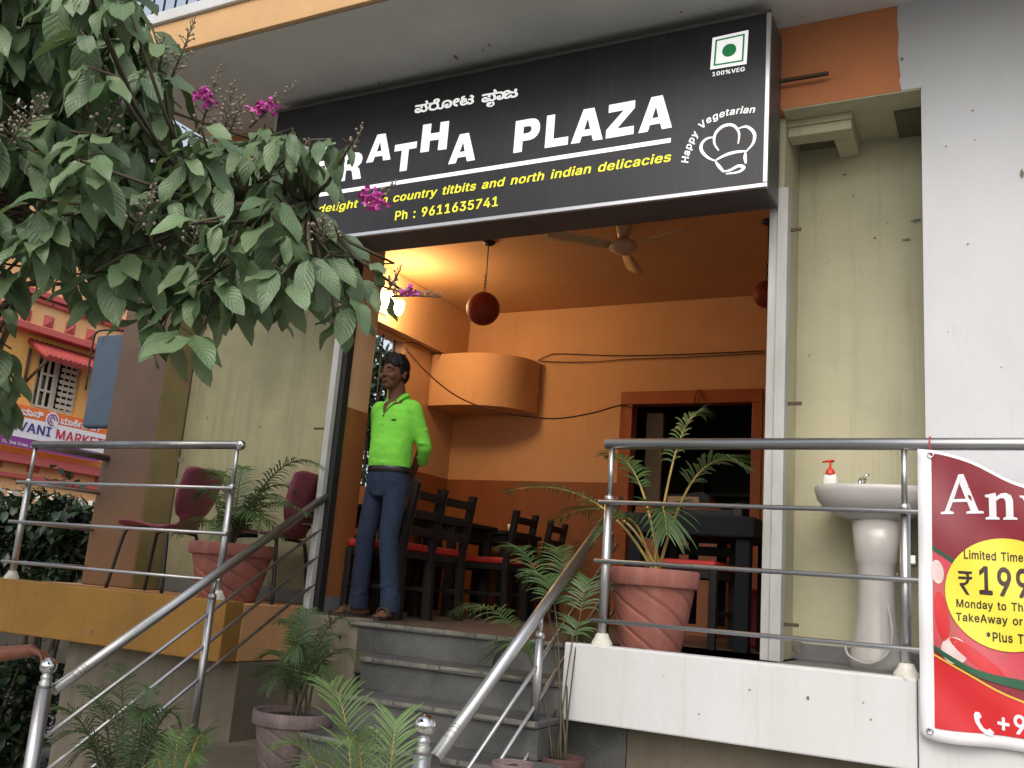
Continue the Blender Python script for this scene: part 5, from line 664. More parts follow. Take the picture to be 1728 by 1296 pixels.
gu = lambda X: gl(X) + .017 + .02 * max(0, min(1, (X - xi) * 3))
go0 = curve([(1573, 1104), (1630, 1137), (1728, 1187), (.4, -.12, 0), (1.25, -.10, 0)]); go1 = lambda X: go0(X) + .008
rb = lambda X: bot(X) + .048
tp = lambda X: top(X) - .012
gm = curve([(1573, 928), (1602, 947), (1660, 985), (1728, 1020), (.5, .25, 0), (1.25, .3, 0)])
bsheet(MB(), xi, I1, rb, tp, 1).build('maroon_field', M['b_maroon'], BN)
bsheet(MB(), xi, I1, gl, gm, 2).build('vegetable_print', M['b_pink'], BN)
bsheet(MB(), xi, I1, gm, lambda X: gm(X) + .018, 3, 40, 2).build('green_edge', M['b_green'], BN)
bsheet(MB(), xi, I1, rb, lambda X: go0(X) + .004, 2).build('red_field', M['b_red'], BN)
bsheet(MB(), xi, I1, gl, gu, 4, 40, 3).build('green_swoosh', M['b_green'], BN)
bsheet(MB(), xi, I1, go0, go1, 4, 40, 2).build('gold_line', M['b_gold'], BN)
def blob(cx, cy, rx, ry, rot, lay, mm, name, n=28):
    c = Vector((*bxz(cx, cy), 0)); s_ = abs(bxz(cx + 100, cy)[0] - bxz(cx, cy)[0]) / 100; ring = []; mb = MB(); rows = []
    for k in range(6):
        q = k / 5; rows.append([bpt(c.x + s_ * q * (rx * math.cos(t) * math.cos(rot) - ry * math.sin(t) * math.sin(rot)), c.y + s_ * q * (rx * math.cos(t) * math.sin(rot) + ry * math.sin(t) * math.cos(rot)), lay) for t in [2 * math.pi * i / n for i in range(n + 1)]])
    mb.sheet(rows); return mb.build(name, M[mm], BN)
blob(1582, 965, 11, 22, .1, 3, 'b_onion', 'onion_print'); blob(1611, 1098, 23, 25, .3, 3, 'b_onion', 'garlic_print')
blob(1590, 1040, 12, 46, .12, 3, 'b_red', 'chilli_print'); blob(1650, 1112, 12, 60, .95, 3, 'b_red', 'chilli_print')
blob(1698, 1003, 108, 108, 0, 5, 'b_yellow', 'yellow_circle', 64)
def btext(mb, s, p, q, cap, lay, style='r'):
    P, Q = bxz(*p), bxz(*q); put_text(mb, style, s, (P[0], 0, P[1]), (Q[0], 0, Q[1]), cap, fn=lambda v: bpt(v.x, v.z, lay))
bt = MB()
mpx = (at(1640, 1000, Y=yb0) - at(1640, 1001, Y=yb0)).length
btext(bt, 'Limited Time', (1626, 942.5), (1727, 948), 14.5 * mpx, 6); btext(bt, '199', (1649, 1001), (1742, 1009), 47 * mpx, 6)
btext(bt, 'Monday to Th', (1613, 1024), (1727, 1032), 13.5 * mpx, 6); btext(bt, 'TakeAway or', (1613, 1047), (1726, 1055.5), 13.5 * mpx, 6); btext(bt, '*Plus Ta', (1663, 1081), (1738, 1087), 15 * mpx, 6)
RS = [[(0, 1), (1, 1), (.93, .885), (.74, .885), (.79, .77), (1, .77), (.93, .655), (.79, .655), (.70, .50), (.52, .42), (.40, .39), (.78, 0), (.55, 0), (.12, .40), (.12, .49), (.38, .50), (.52, .55), (.60, .655), (0, .655), (.07, .77), (.62, .77), (.57, .85), (.42, .885), (.07, .885)]]
P, Q = bxz(1617, 1003), bxz(1642, 1004.5); bt.loops(RS, lambda u, v: bpt(P[0] + (Q[0] - P[0]) * u, P[1] + (Q[1] - P[1]) * u + v * 40 * mpx, 6))
bt.build('price_lettering', M['b_text'], BN)
SER = {'A': [[(0, 0), (0, .05), (.09, .07), (.43, 1), (.55, 1), (.88, .07), (1, .05), (1, 0), (.60, 0), (.60, .05), (.70, .075), (.62, .30), (.28, .30), (.20, .085), (.30, .05), (.30, 0)], [(.31, .375), (.59, .375), (.45, .78)]],
       'n': [[(0, 0), (0, .045), (.12, .07), (.12, .53), (0, .55), (0, .60), (.34, .66), (.36, .56), (.50, .64), (.66, .66), (.82, .60), (.88, .48), (.88, .07), (1, .045), (1, 0), (.56, 0), (.56, .045), (.65, .07), (.65, .44), (.60, .52), (.50, .53), (.35, .46), (.35, .07), (.44, .045), (.44, 0)]],
       'y': [[(0, .64), (.42, .64), (.42, .60), (.34, .57), (.55, .20), (.74, .56), (.64, .60), (.64, .64), (1, .64), (1, .60), (.90, .56), (.50, -.22), (.36, -.30), (.16, -.28), (.14, -.16), (.32, -.17), (.42, .02), (.10, .57), (0, .60)]]}
sw = MB()
for ch, p, q in (('A', (1588, 868), (1660, 866)), ('n', (1663, 876), (1717, 877)), ('y', (1722, 880), (1775, 884))):
    P, Q = bxz(*p), bxz(*q); sw.loops(SER[ch], lambda u, v: bpt(P[0] + (Q[0] - P[0]) * u, P[1] + (Q[1] - P[1]) * u + v * 70 * mpx, 2.5))
btext(sw, '+98', (1681, 1231), (1762, 1247), 30 * mpx, 3)
PH = [[(.10, 1), (.30, .98), (.40, .78), (.28, .70), (.30, .55), (.50, .30), (.65, .24), (.78, .33), (1, .16), (.90, 0), (.62, .02), (.30, .22), (.06, .55), (0, .86)]]
P = bxz(1644, 1238); sw.loops(PH, lambda u, v: bpt(P[0] + u * 30 * mpx, P[1] + v * 36 * mpx, 3))
sw.build('white_lettering', M['b_white'], BN)
ey = MB()
for (x, y) in ((1570, 767), (1570, 1233)):
    X_, Z_ = bxz(x, y); c = bpt(X_, Z_, 3)
    ey.tube([c + Vector((.011 * math.cos(k * .5236), 0, .011 * math.sin(k * .5236))) for k in range(13)], .0035, 6, False)
ey.build('eyelet', M['chrome'], BN)
X_, Z_ = bxz(1570, 767); tie = smooth_path([(X_, by(X_, Z_) - .006, Z_), (X_ - .005, 4.262, .93), (X_ - .008, 4.270, .965), (X_ - .006, 4.30, .981), (X_, 4.332, .955), (X_ + .004, 4.29, .915), (X_ + .002, by(X_, Z_) + .008, Z_ + .004)], 5)
MB().tube(tie, .0025, 6).build('tie', M['brand_red'], BN)
X_, Z_ = bxz(1570, 1233); MB().tube(smooth_path([(X_, by(X_, Z_) - .006, Z_), (X_ - .02, 4.235, Z_ + .015), (X_ - .03, 4.245, Z_ + .03)], 4), .002, 6).build('tie', M['black'], BN)

# ------------------------------------------------------------------ washbasin
WB = thing('washbasin', 'white ceramic pedestal washbasin in the yellow alcove', 'washbasin', (-.60, 5.08, FL))
def ering(cx, cy, rx, ry, z, n=40, p=2.5, flat=None):
    out = []
    for j in range(n):
        t = 2 * math.pi * j / n; c, s_ = math.cos(t), math.sin(t)
        x = rx * math.copysign(abs(c) ** (2 / p), c); y = ry * math.copysign(abs(s_) ** (2 / p), s_)
        out.append(Vector((cx + x, min(cy + y, flat) if flat else cy + y, z)))
    return out
def loft(mb, rings, smooth=True, close=True):
    n = len(rings[0]); o = len(mb.v); mb.v += [p for r in rings for p in r]
    for i in range(len(rings) - 1):
        for j in range(n): mb.f.append([o + i * n + j, o + i * n + (j + 1) % n, o + (i + 1) * n + (j + 1) % n, o + (i + 1) * n + j]); mb.sm.append(smooth)
    if close:
        mb.f.append([o + j for j in reversed(range(n))]); mb.sm.append(False); mb.f.append([o + (len(rings) - 1) * n + j for j in range(n)]); mb.sm.append(False)
    return mb
bcx, bcy, bz = -.60, 5.10, at(1450, 816, Y=4.9).z
pr = [(.10, .09, -.165), (.16, .12, -.150), (.235, .165, -.115), (.270, .20, -.075), (.284, .215, -.03), (.286, .218, -.008), (.280, .212, 0), (.262, .19, -.002), (.25, .175, -.02), (.19, .14, -.09), (.06, .05, -.12)]
loft(MB(), [ering(bcx, bcy, a1, b1, bz + c1, 44, 2.6, 5.345) for a1, b1, c1 in pr]).build('basin', M['ceramic'], WB)
pr = [(.128, .12, FL), (.125, .115, FL + .05), (.105, .10, .12), (.088, .085, .26), (.084, .08, .40), (.092, .085, .485), (.100, .09, .495), (.104, .092, .56), (.120, .10, bz - .15)]
loft(MB(), [ering(bcx + .01, bcy, a1, b1, c1, 32, 2.3) for a1, b1, c1 in pr]).build('pedestal', M['ceramic'], WB)
tx, ty = at(1456, 812, Y=5.2).x, 5.2
tp_ = MB().tube([(tx, ty, bz - .002), (tx, ty, bz + .01), (tx, ty, bz + .05)], [.024, .02, .016], 14).ball((tx, ty, bz + .06), .02, 12, 8, (1, 1, .8)).tube(smooth_path([(tx, ty, bz + .045), (tx, ty - .05, bz + .06), (tx, ty - .10, bz + .045), (tx, ty - .115, bz + .02)], 4), .010, 10).tube([(tx, ty, bz + .07), (tx + .03, ty, bz + .088)], .006, 8)
tp_.build('tap', M['chrome'], WB)
hs_ = MB().tube(smooth_path([at(x, y, Y=5.13) for x, y in ((1522, 911), (1503, 928), (1499, 952), (1515, 972))], 6), .007, 8).tube(smooth_path([at(x, y, Y=yy) for x, y, yy in ((1492, 980, 5.06), (1500, 1030, 5.03), (1506, 1070, 4.98), (1497, 1105, 4.965), (1466, 1120, 4.96), (1434, 1108, 4.965), (1426, 1090, 5.0))], 6), .006, 8)
hs_.build('drain_hose', M['hose_grey'], WB)
MB().box(-.50, -.42, 5.325, 5.349, .50, .56).build('wall_valve', M['chrome'], WB, bevel=.01)
bp_ = at(1401, 814, Y=5.05); SB = thing('soap_bottle', 'small white hand wash bottle with a red pump on the basin rim', 'soap bottle', (bp_.x, 5.05, bz))
loft(MB(), [ering(bp_.x, 5.05, a1, b1, bz + c1, 20, 2.6) for a1, b1, c1 in ((.036, .022, .001), (.039, .024, .012), (.036, .022, .045), (.026, .018, .068))]).build('bottle', M['plastic_white'], SB)
lb = MB().add([(bp_.x - .02, 5.0245, bz + .018), (bp_.x + .02, 5.0245, bz + .018), (bp_.x + .018, 5.0255, bz + .045), (bp_.x - .018, 5.0255, bz + .045)], [(0, 1, 2, 3)])
MB().lathe([(.0262, .062), (.027, .066), (.020, .085), (.013, .094), (.006, .097), (.005, .128), (.001, .129)], (bp_.x, 5.05, bz), 16).tube([(bp_.x + .004, 5.05, bz + .128), (bp_.x + .018, 5.05, bz + .132), (bp_.x - .012, 5.05, bz + .133), (bp_.x - .04, 5.05, bz + .126)], [.004, .007, .007, .004], 8).build('pump', M['pump_red'], SB)

# ------------------------------------------------------------------ interior lamps, fan, wires
zc = 2.965
def pendant(name, x, y, zball, rb, label):
    t = thing(name, label, 'pendant lamp', (x, y, zball - rb), 'red ball lamps on the dining room ceiling')
    MB().ball((x, y, zball), rb, 28, 18).build('globe', M['globe'], t)
    MB().lathe([(.001, 0), (.05, 0), (.055, -.012), (.03, -.03), (.004, -.034)], (x, y, zc), 20).build('ceiling_rose', M['black'], t)
    c = MB().tube([(x, y, zc - .03), (x + .004, y, zball + rb + .16)], .0045, 6)
    for k in range(5):
        zz = zball + rb + .02 + k * .028; a1 = (k % 2) * 1.57
        c.tube([(x + .010 * math.cos(q) * math.cos(a1), y + .010 * math.cos(q) * math.sin(a1), zz + .018 * math.sin(q) + .008) for q in [i * .785 for i in range(9)]], .003, 5, False)
    c.build('cord', M['black'], t)
p = at(825, 408, Z=zc); q = at(814, 521, Y=p.y); q2 = at(839, 521, Y=p.y)
pendant('pendant_lamp', p.x, p.y, q.z, (q2 - q).length, 'red ball lamp on a chain left of the ceiling fan')
p2 = at(1301, 372, Z=zc); q = at(1294, 497, Y=p2.y); pendant('pendant_lamp', q.x, p2.y, q.z, .098, 'red ball lamp half hidden by the right door frame')
f0 = at(1053, 378, Z=zc); FN = thing('ceiling_fan', 'cream ceiling fan with three blades', 'ceiling fan', (f0.x, f0.y, 2.6))
m0 = at(1052, 418, Y=f0.y)
MB().lathe([(.001, 0), (.045, 0), (.06, -.03), (.05, -.07), (.035, -.13), (.012, -.14)], (f0.x, f0.y, zc), 20).build('canopy', M['fan'], FN)
MB().tube([(f0.x, f0.y, zc - .13), (f0.x, f0.y, m0.z + .03)], .013, 8).build('downrod', M['fan'], FN)
MB().lathe([(.013, .07), (.06, .06), (.105, .035), (.112, .01), (.10, -.015), (.075, -.03), (.04, -.05), (.001, -.055)], (f0.x, f0.y, m0.z), 28).build('motor_housing', M['fan'], FN)
for ang in (-20, 100, 220):
    c, s_ = math.cos(R(ang)), math.sin(R(ang)); bl = MB(); rows = []
    for k in range(9):
        r_ = .09 + .50 * k / 8; w = .028 + .034 * math.sin(math.pi * min(1, k / 6) * .5) - (.014 if k == 8 else 0); rows.append([Vector((f0.x + c * r_ - s_ * w * u, f0.y + s_ * r_ + c * w * u, m0.z + .008 + .016 * u)) for u in (-1, 0, 1)])
    bl.sheet(rows).build('blade', M['fan'], FN, solid=.006)
# wall lamp: twin glowing tulips on the beam
sp_ = at(650, 510, X=-4.85); WL = thing('wall_lamp', 'glowing twin wall lamp high on the left wall behind the leaves', 'wall lamp', (-4.9, sp_.y, sp_.z - .05))
MB().obox((-4.888, sp_.y, sp_.z - .06), (0, 1, 0), (1, 0, 0), (0, 0, 1), .10, .008, .035).build('back_plate', M['chrome'], WL, bevel=.006)
for dy, dz in ((-.17, 0), (-.02, .0), (.14, -.02)):
    MB().lathe([(.012, -.06), (.03, -.05), (.048, 0), (.052, .05), (.044, .07), (.001, .072)], (-4.80, sp_.y + dy, sp_.z + dz), 16).build('lamp_shade', M['lamp_glow'], WL)
    MB().tube(smooth_path([(-4.88, sp_.y + dy * .4, sp_.z - .06), (-4.83, sp_.y + dy * .8, sp_.z - .075), (-4.80, sp_.y + dy, sp_.z + dz - .06)], 4), .006, 6).build('arm', M['chrome'], WL)
def lamp(name, loc, e, col, r=.08):
    l = bpy.data.lights.new(name, 'POINT'); l.energy = e; l.color = col; l.shadow_soft_size = r
    o = bpy.data.objects.new(name, l); COL.objects.link(o); o.location = loc
    return o
lamp('wall_lamp_light', (-4.66, sp_.y, sp_.z + .02), 22, (1, .69, .39), .14)

def wire(name, label, pts, r=.005, m='cable'): return tag(MB().tube(smooth_path(pts, 8), r, 6).build(name, M[m]), label, 'wire')
wire('hanging_wire', 'long dark wire sagging across the room towards the kitchen doorway', [at(682, 585, X=-4.90)] + [at(x, y, Y=yy) for x, y, yy in ((720, 628, 7.2), (770, 668, 7.35), (830, 692, 7.45), (900, 704, 7.6), (945, 706, 7.75), (1000, 697, 7.95), (1048, 684, 8.14), (1068, 690, 8.14))], .007)
wire('wall_wire', 'upper one of the two thin wires along the back wall', [at(x, y, Y=8.18) for x, y in ((908, 608), (925, 600), (945, 597), (1040, 600), (1150, 598), (1290, 592))], .0045)
wire('wall_wire', 'lower sagging one of the two thin wires along the back wall', [at(x, y, Y=8.17) for x, y in ((908, 609), (950, 611), (1010, 610), (1060, 606), (1150, 603), (1290, 596))], .0045)
wire('beam_wire', 'pair of dusty wires running under the left wall beam to the corner', [at(678, 577, X=-4.89), at(700, 578, X=-4.89), at(735, 595, X=-4.89), at(775, 607, X=-4.89)], .009)
wire('frame_wire', 'short wire loop hanging over the kitchen door frame', [at(x, y, Y=8.14) for x, y in ((1171, 683), (1176, 662), (1180, 658), (1186, 668), (1190, 678))], .005)

# ------------------------------------------------------------------ furniture
def children(o): return [c for c in bpy.data.objects if c.parent is o]
def dup(root, loc, rz, label, group=None):
    r = root.copy(); COL.objects.link(r); r.location = Vector(loc); r.rotation_euler = (0, 0, rz); r['label'] = label
    for ch in children(root):
        c = ch.copy(); COL.objects.link(c); c.parent = r
        for g_ in children(ch):
            d = g_.copy(); COL.objects.link(d); d.parent = c
    return r
def make_dining_chair(label):                # seat faces -X, back towards +X
    t = thing('dining_chair', label, 'chair', (0, 0, 0), 'black dining chairs with red seats')
    for y in (-.19, .19):
        t1 = MB().prism([(.19, y - .022, 0), (.235, y - .022, 0), (.215, y - .022, .45), (.275, y - .022, .86), (.235, y - .022, .86), (.172, y - .022, .45)], (0, .044, 0)); t1.build('rear_leg', M['wood_black'], t, bevel=.006)
        box(-.215, -.172, y - .022, y + .022, 0, .43).build('front_leg', M['wood_black'], t, bevel=.005)
    for z in (.56, .67, .79):
        x = .20 + (z - .45) * .14; box(x, x + .02, -.168, .168, z - .028, z + .028).build('slat', M['wood_black'], t, bevel=.005)
    MB().box(-.17, .17, -.20, -.178, .385, .43).box(-.17, .17, .178, .20, .385, .43).box(-.205, -.185, -.165, .165, .385, .43).box(.18, .20, -.165, .165, .385, .43).build('seat_frame', M['wood_black'], t, bevel=.003)
    for y in (-.195, .18): box(-.17, .17, y, y + .015, .18, .21).build('stretcher', M['wood_black'], t, bevel=.003)
    box(-.22, .185, -.205, .205, .432, .485).build('seat', M['red'], t, bevel=.02, seg=3)
    return t
CH = [(at(725, 821, Z=.84), 'nearest black dining chair with a red seat, beside the standing man'), (at(775, 834, Z=.84), 'second black ladder-back chair from the standing man'),
      (at(887, 866, Z=.84), 'third black ladder-back chair of the row, left of the palm frond'), (at(968, 890, Z=.83), 'farthest and smallest black chair of the row near the back wall')]
ch0 = make_dining_chair(CH[0][1])
for i, (p, lab) in enumerate(CH):
    y = min(p.y, 7.85)
    if i == 0: ch0.location = (p.x - .25, y, FL); ch0.rotation_euler = (0, 0, R(3))
    else: dup(ch0, (p.x - .25, y, FL), R((3, -4, 2, 5)[i]), lab)
for y, lab in ((5.75, 'black chair on the wall side of the nearest table, behind the man'), (6.6, 'black chair on the wall side of the middle table'), (7.7, 'black chair on the wall side of the farthest table')):
    dup(ch0, (-4.62, y, FL), R(180), lab)
def make_table(label):
    t = thing('dining_table', label, 'table', (0, 0, 0), 'black dining tables along the left wall')
    box(-.36, .30, -.36, .36, .70, .735).build('tabletop', M['wood_black'], t, bevel=.005)
    box(-.30, .24, -.31, .31, .62, .698).build('apron', M['wood_black'], t, bevel=.003)
    for x in (-.31, .22):
        for y in (-.32, .26): box(x, x + .06, y, y + .06, 0, .698).build('leg', M['wood_black'], t, bevel=.004)
    return t
tb0 = make_table('black dining table nearest to the entrance'); tb0.location = (-4.05, 5.75, FL)
dup(tb0, (-4.1, 6.75, FL), 0, 'black dining table in the middle of the row'); dup(tb0, (-4.15, 7.72, FL), 0, 'black dining table farthest back by the orange wall')
cp = Vector((-3.93, 7.60, FL + .735)); tag(MB().lathe([(.001, 0), (.03, 0), (.036, .07), (.033, .07), (.028, .004)], cp, 16).build('paper_cup', M['plastic_white']), 'tiny white cup on the farthest black table', 'cup')
# dark high table and crimson chairs by the right frame
DT = thing('side_table', 'dark grey heavy table behind the red flower pot', 'table', (-1.62, 5.65, FL))
box(-2.02, -1.25, 5.33, 6.0, .60, .72).build('tabletop', M['table_dark'], DT, bevel=.012)
for x, y in ((-1.99, 5.36), (-1.36, 5.36), (-1.99, 5.90), (-1.36, 5.90)): box(x, x + .08, y, y + .08, FL, .598).build('leg', M['table_dark'], DT, bevel=.006)
for x in (-1.80, -1.62): box(x, x + .06, 5.93, 5.95, .10, .598).build('side_slat', M['table_dark'], DT, bevel=.004)
p = at(1262, 1000, Y=6.3)
ST = thing('plastic_stool', 'crimson plastic stool beside the right door frame', 'stool', (p.x + .13, 6.35, FL))
pr = [(.150, .150, FL), (.152, .152, FL + .03), (.140, .140, .20), (.132, .132, .32), (.120, .120, .345), (.06, .06, .352)]
loft(MB(), [ering(p.x + .13, 6.35, a1, b1, c1, 32, 5) for a1, b1, c1 in pr]).build('stool_body', M['red_plastic'], ST)
loft(MB(), [ering(p.x + .13, 6.35, a1, b1, c1, 32, 5) for a1, b1, c1 in ((.135, .135, .322), (.142, .142, .326), (.142, .142, .338), (.13, .13, .342))]).build('seat_rim', M['red_plastic'], ST)
dup(ch0, (-1.66, 5.56, FL), R(88), 'black chair with a bright red seat under the dark side table')
cq = at(1140, 856, Y=7.4); KC = thing('cash_counter', 'small orange brown wooden counter in front of the kitchen doorway', 'counter', (cq.x, 7.6, FL))
zt_ = cq.z; box(cq.x - .34, cq.x + .36, 7.4, 7.85, zt_ - .06, zt_).build('counter_top', M['door_frame'], KC, bevel=.006); box(cq.x - .32, cq.x + .34, 7.42, 7.83, FL, zt_ - .062).build('counter_body', M['dado'], KC, bevel=.004)
BM = thing('billing_machine', 'small cream billing machine standing on the wooden counter', 'billing machine', (cq.x + .06, 7.55, zt_))
MB().prism([(cq.x - .10, 7.47, zt_ + .001), (cq.x + .24, 7.47, zt_ + .001), (cq.x + .24, 7.47, zt_ + .10), (cq.x + .20, 7.47, zt_ + .13), (cq.x - .10, 7.47, zt_ + .11)], (0, .22, 0)).build('machine_body', M['iron'], BM, bevel=.008)
box(cq.x - .09, cq.x + .17, 7.462, 7.469, zt_ + .035, zt_ + .095).build('keypad', M['beige_plastic'], BM, bevel=.003)
tag(box(-3.02, -2.86, 8.45, 8.50, FL, 1.95).build('partition_board', M['kitchen_post'], bevel=.004), 'cream board standing inside the kitchen doorway', 'board')
SHF = thing('kitchen_shelf', 'dim shelf unit standing inside the dark kitchen', 'shelf', (-2.3, 9.6, FL))
for z in (.9, 1.3, 1.7): box(-2.75, -1.9, 9.5, 9.8, z, z + .03).build('shelf_board', M['kitchen_post'] if z > 1.6 else M['kitchen'], SHF, bevel=.003)
for x in (-2.78, -1.9): box(x, x + .03, 9.5, 9.8, FL, 1.9).build('upright', M['iron'], SHF, bevel=.003)

# mauve shell chairs on the left terrace
def shell_chair(label):                      # faces -X
    t = thing('shell_chair', label, 'chair', (0, 0, 0), 'maroon shell chairs on the left terrace')
    prof = smooth_path([(-.24, 0, .425), (-.20, 0, .445), (-.10, 0, .445), (.04, 0, .425), (.13, 0, .425), (.185, 0, .47), (.215, 0, .56), (.245, 0, .68), (.275, 0, .80), (.285, 0, .84)], 5); k = len(prof); rows = []
    for i, p in enumerate(prof):
        s_ = i / (k - 1); w = .20 + .02 * math.sin(math.pi * s_)
        if s_ < .12: w *= .80 + .2 * math.sin(s_ / .12 * 1.57)
        w -= .10 * math.exp(-((s_ - .56) / .085) ** 2)
        if s_ > .66: w += .035 * math.sin((s_ - .66) / .34 * math.pi * .8)
        if s_ > .90: w *= 1 - .35 * ((s_ - .9) / .1) ** 2
        rows.append([Vector((p.x - .025 * u * u * (s_ > .6), w * u, p.z + .012 * u * u * (s_ < .5))) for u in (-1, -.75, -.4, 0, .4, .75, 1)])
    m_ = k // 2 + 2
    MB().sheet(rows[:m_]).build('seat', M['maroon'], t, solid=.014); MB().sheet(rows[m_ - 1:]).build('backrest', M['maroon'], t, solid=.014)
    for x, y in ((-.19, -.2), (-.19, .2), (.17, -.2), (.17, .2)):
        MB().tube(smooth_path([(x * .25, y * .45, .415), (x * .7, y * .8, .405), (x * .9, y * .92, .36), (x * 1.15, y * 1.08, 0)], 5), .0125, 8).build('leg', M['chair_leg'], t)
    return t
p = at(282, 880, Y=4.78); s1 = shell_chair('maroon shell chair in front of the mauve pillar'); s1.location = (p.x, 4.76, .016); s1.rotation_euler = (0, 0, R(14))
p = at(458, 880, Y=4.88); dup(s1, (p.x, 4.90, .016), R(10), 'maroon shell chair half hidden behind the left potted palm')
# pale rag over the first dining chair
tag(MB().sheet([[Vector((-3.60 + .01 * math.sin(5 * j), 5.22 + .02 * j, .84 - .045 * i - .01 * (j % 2))) for j in range(6)] for i in range(5)]).build('rag', M['kitchen_post'], solid=.006), 'cream rag hanging beside the standing man', 'rag')
# ------------------------------------------------------------------ the building across the side street
NX = -16.0
def nb(x, y): p = at(x, y, X=NX); return p.y, p.z
NB = thing('neighbour_building', 'peach and orange two storey building across the side street with crimson trim', 'building', (-19, 13, -1.25))
def npart(name, y0, y1, z0, z1, m, out=.0, deep=.10, parent=None, bevel=.01):
    return box(NX + out - deep, NX + out, y0, y1, z0, z1).build(name, M[m], parent or NB, bevel=bevel)
NY0, NY1 = 5.5, 21.0
z_sb, z_st = nb(20, 747)[1], nb(90, 700)[1]
z_c0, z_c1, z_t0, z_t1 = nb(100, 576)[1], nb(100, 572)[1], nb(140, 542)[1], nb(140, 528)[1]
wy0, wz1 = nb(72, 600); wy1 = nb(137, 620)[0]; wz0 = nb(87, 690)[1]
npart('lower_wall', NY0, NY1, -1.25, z_sb - .25, 'nb_peach', 0, 6)
box(NX - 6, NX - .25, NY0, NY1, z_sb - .25, 7.0).build('core_wall', M['nb_yellow'], NB)
npart('wall', NY0, wy0 - .05, z_sb - .249, z_c0, 'nb_yellow', 0, .249); npart('wall', wy1 + .05, NY1, z_sb - .249, z_c0, 'nb_yellow', 0, .249)
npart('wall', wy0 - .049, wy1 + .049, z_sb - .249, wz0 - .04, 'nb_yellow', 0, .249); npart('wall', wy0 - .049, wy1 + .049, wz1 + .04, z_c0, 'nb_yellow', 0, .249)
npart('upper_wall', NY0, NY1, z_c0 + .001, 7.0, 'nb_peach', .22, .46)
npart('cornice', NY0, NY1, z_c0 - .02, z_c1 + .06, 'nb_pink', .30, .30); npart('cornice', NY0, NY1, z_t0, z_t0 + .07, 'nb_pink', .30, .30); npart('cornice', NY0, NY1, z_t0 + .10, z_t1 + .05, 'nb_pink', .36, .36)
npart('base_cornice', NY0, NY1, z_sb - .36, z_sb - .20, 'nb_pink', .25, .30); npart('base_cornice', NY0, NY1, z_sb - .62, z_sb - .54, 'nb_pink', .12, .16)
sy0 = nb(69, 544)[0]; sp_y = (nb(173, 580)[0] - sy0) / 3; zs = nb(106, 556)[1]
def stud(y, z, hw, out):
    mb = MB(); b = [(NX + out, y - hw, z - hw), (NX + out, y + hw, z - hw), (NX + out, y + hw, z + hw), (NX + out, y - hw, z + hw)]
    mb.add(b + [(NX + out + hw * .6, y, z)], [(0, 1, 4), (1, 2, 4), (2, 3, 4), (3, 0, 4)]); return mb.build('diamond_stud', M['nb_pink'], NB)
k = -4
while sy0 + k * sp_y < NY1 - 1: stud(sy0 + k * sp_y, zs, .11, .221); k += 1
yb_, zb_ = nb(57, 786)
for k in range(-3, 12): stud(yb_ + k * sp_y * 1.6, zb_, .13, .002)
WN = npart('window', wy0 - .045, wy1 + .045, wz0 - .035, wz1 + .035, 'dark_glass', -.16, .03)
fr = MB()
for y in (wy0 - .04, (wy0 + wy1) / 2 - .03, wy1 - .02): fr.box(NX - .14, NX - .07, y, y + .06, wz0 - .03, wz1 + .03)
for z in (wz0 - .03, wz1 - .03): fr.box(NX - .139, NX - .071, wy0 - .03, wy1 + .03, z, z + .06)
fr.build('window_frame', M['win_white'], WN)
sh = MB(); ym = (wy0 + wy1) / 2
for y in (wy0 + .08, (wy0 + ym) / 2, ym - .08): sh.box(NX - .06, NX - .03, y - .018, y + .018, wz0, wz1)
for q in (0, .33, .66, 1): sh.box(NX - .061, NX - .029, wy0 + .06, ym - .06, wz0 + (wz1 - wz0) * q - .02, wz0 + (wz1 - wz0) * q + .02)
sh.build('window_sash', M['win_white'], WN)
gr_ = MB()
for k in range(8): gr_.box(NX - .05, NX - .04, ym + .06, wy1 - .02, wz0 + .05 + k * (wz1 - wz0) / 8, wz0 + .12 + k * (wz1 - wz0) / 8)
for q in (.3, .6): gr_.box(NX - .055, NX - .035, ym + (wy1 - ym) * q, ym + (wy1 - ym) * q + .02, wz0, wz1)
gr_.build('window_louvre', M['win_white'], WN)
az = nb(70, 585)[1]
aw = MB()
for k in range(15):
    y = wy0 - .35 + k * (wy1 - wy0 + .75) / 15; w = (wy1 - wy0 + .75) / 15
    aw.tube([(NX, y + w / 2, az + .05), (NX + .62, y + w / 2, az - .30)], w * .56, 8)
aw.build('awning', M['awning'], NB)
for y in (wy0 - .28, wy1 + .32): MB().tube([(NX + .02, y, az - .75), (NX + .55, y, az - .34)], .03, 6).tube([(NX + .02, y, az - .85), (NX + .02, y, az - .1)], .03, 6).build('awning_bracket', M['rust'], NB)
# its shop sign
ny0, ny1 = NY0 + .4, nb(173, 723)[0] + .1
NS = thing('neighbour_sign', 'orange and white shop sign board on the peach building at the far left', 'sign', (NX + .1, (ny0 + ny1) / 2, z_sb))
zm = nb(100, 722)[1]; zlo = nb(20, 745)[1]
box(NX + .30, NX + .36, ny0, ny1, z_sb - .12, z_st).build('sign_board', M['nb_orange'], NS, bevel=.01)
box(NX + .361, NX + .364, ny0 + .02, ny1 - .02, zlo + .06, zm).build('white_band', M['nb_white'], NS); box(NX + .361, NX + .364, ny0 + .02, ny1 - .35, z_sb - .10, zlo + .058).build('purple_band', M['nb_purple'], NS)
def ntext(name, m, style, s, p, q, cap, out=.372):
    mb = MB(); P, Q = nb(*p), nb(*q); put_text(mb, style, s, (NX + out, P[0], P[1]), (NX + out, Q[0], P[1] + (Q[1] - P[1]) * .35), cap); mb.build(name, M[m], NS)
hC = nb(100, 726)[1] - nb(100, 745)[1]
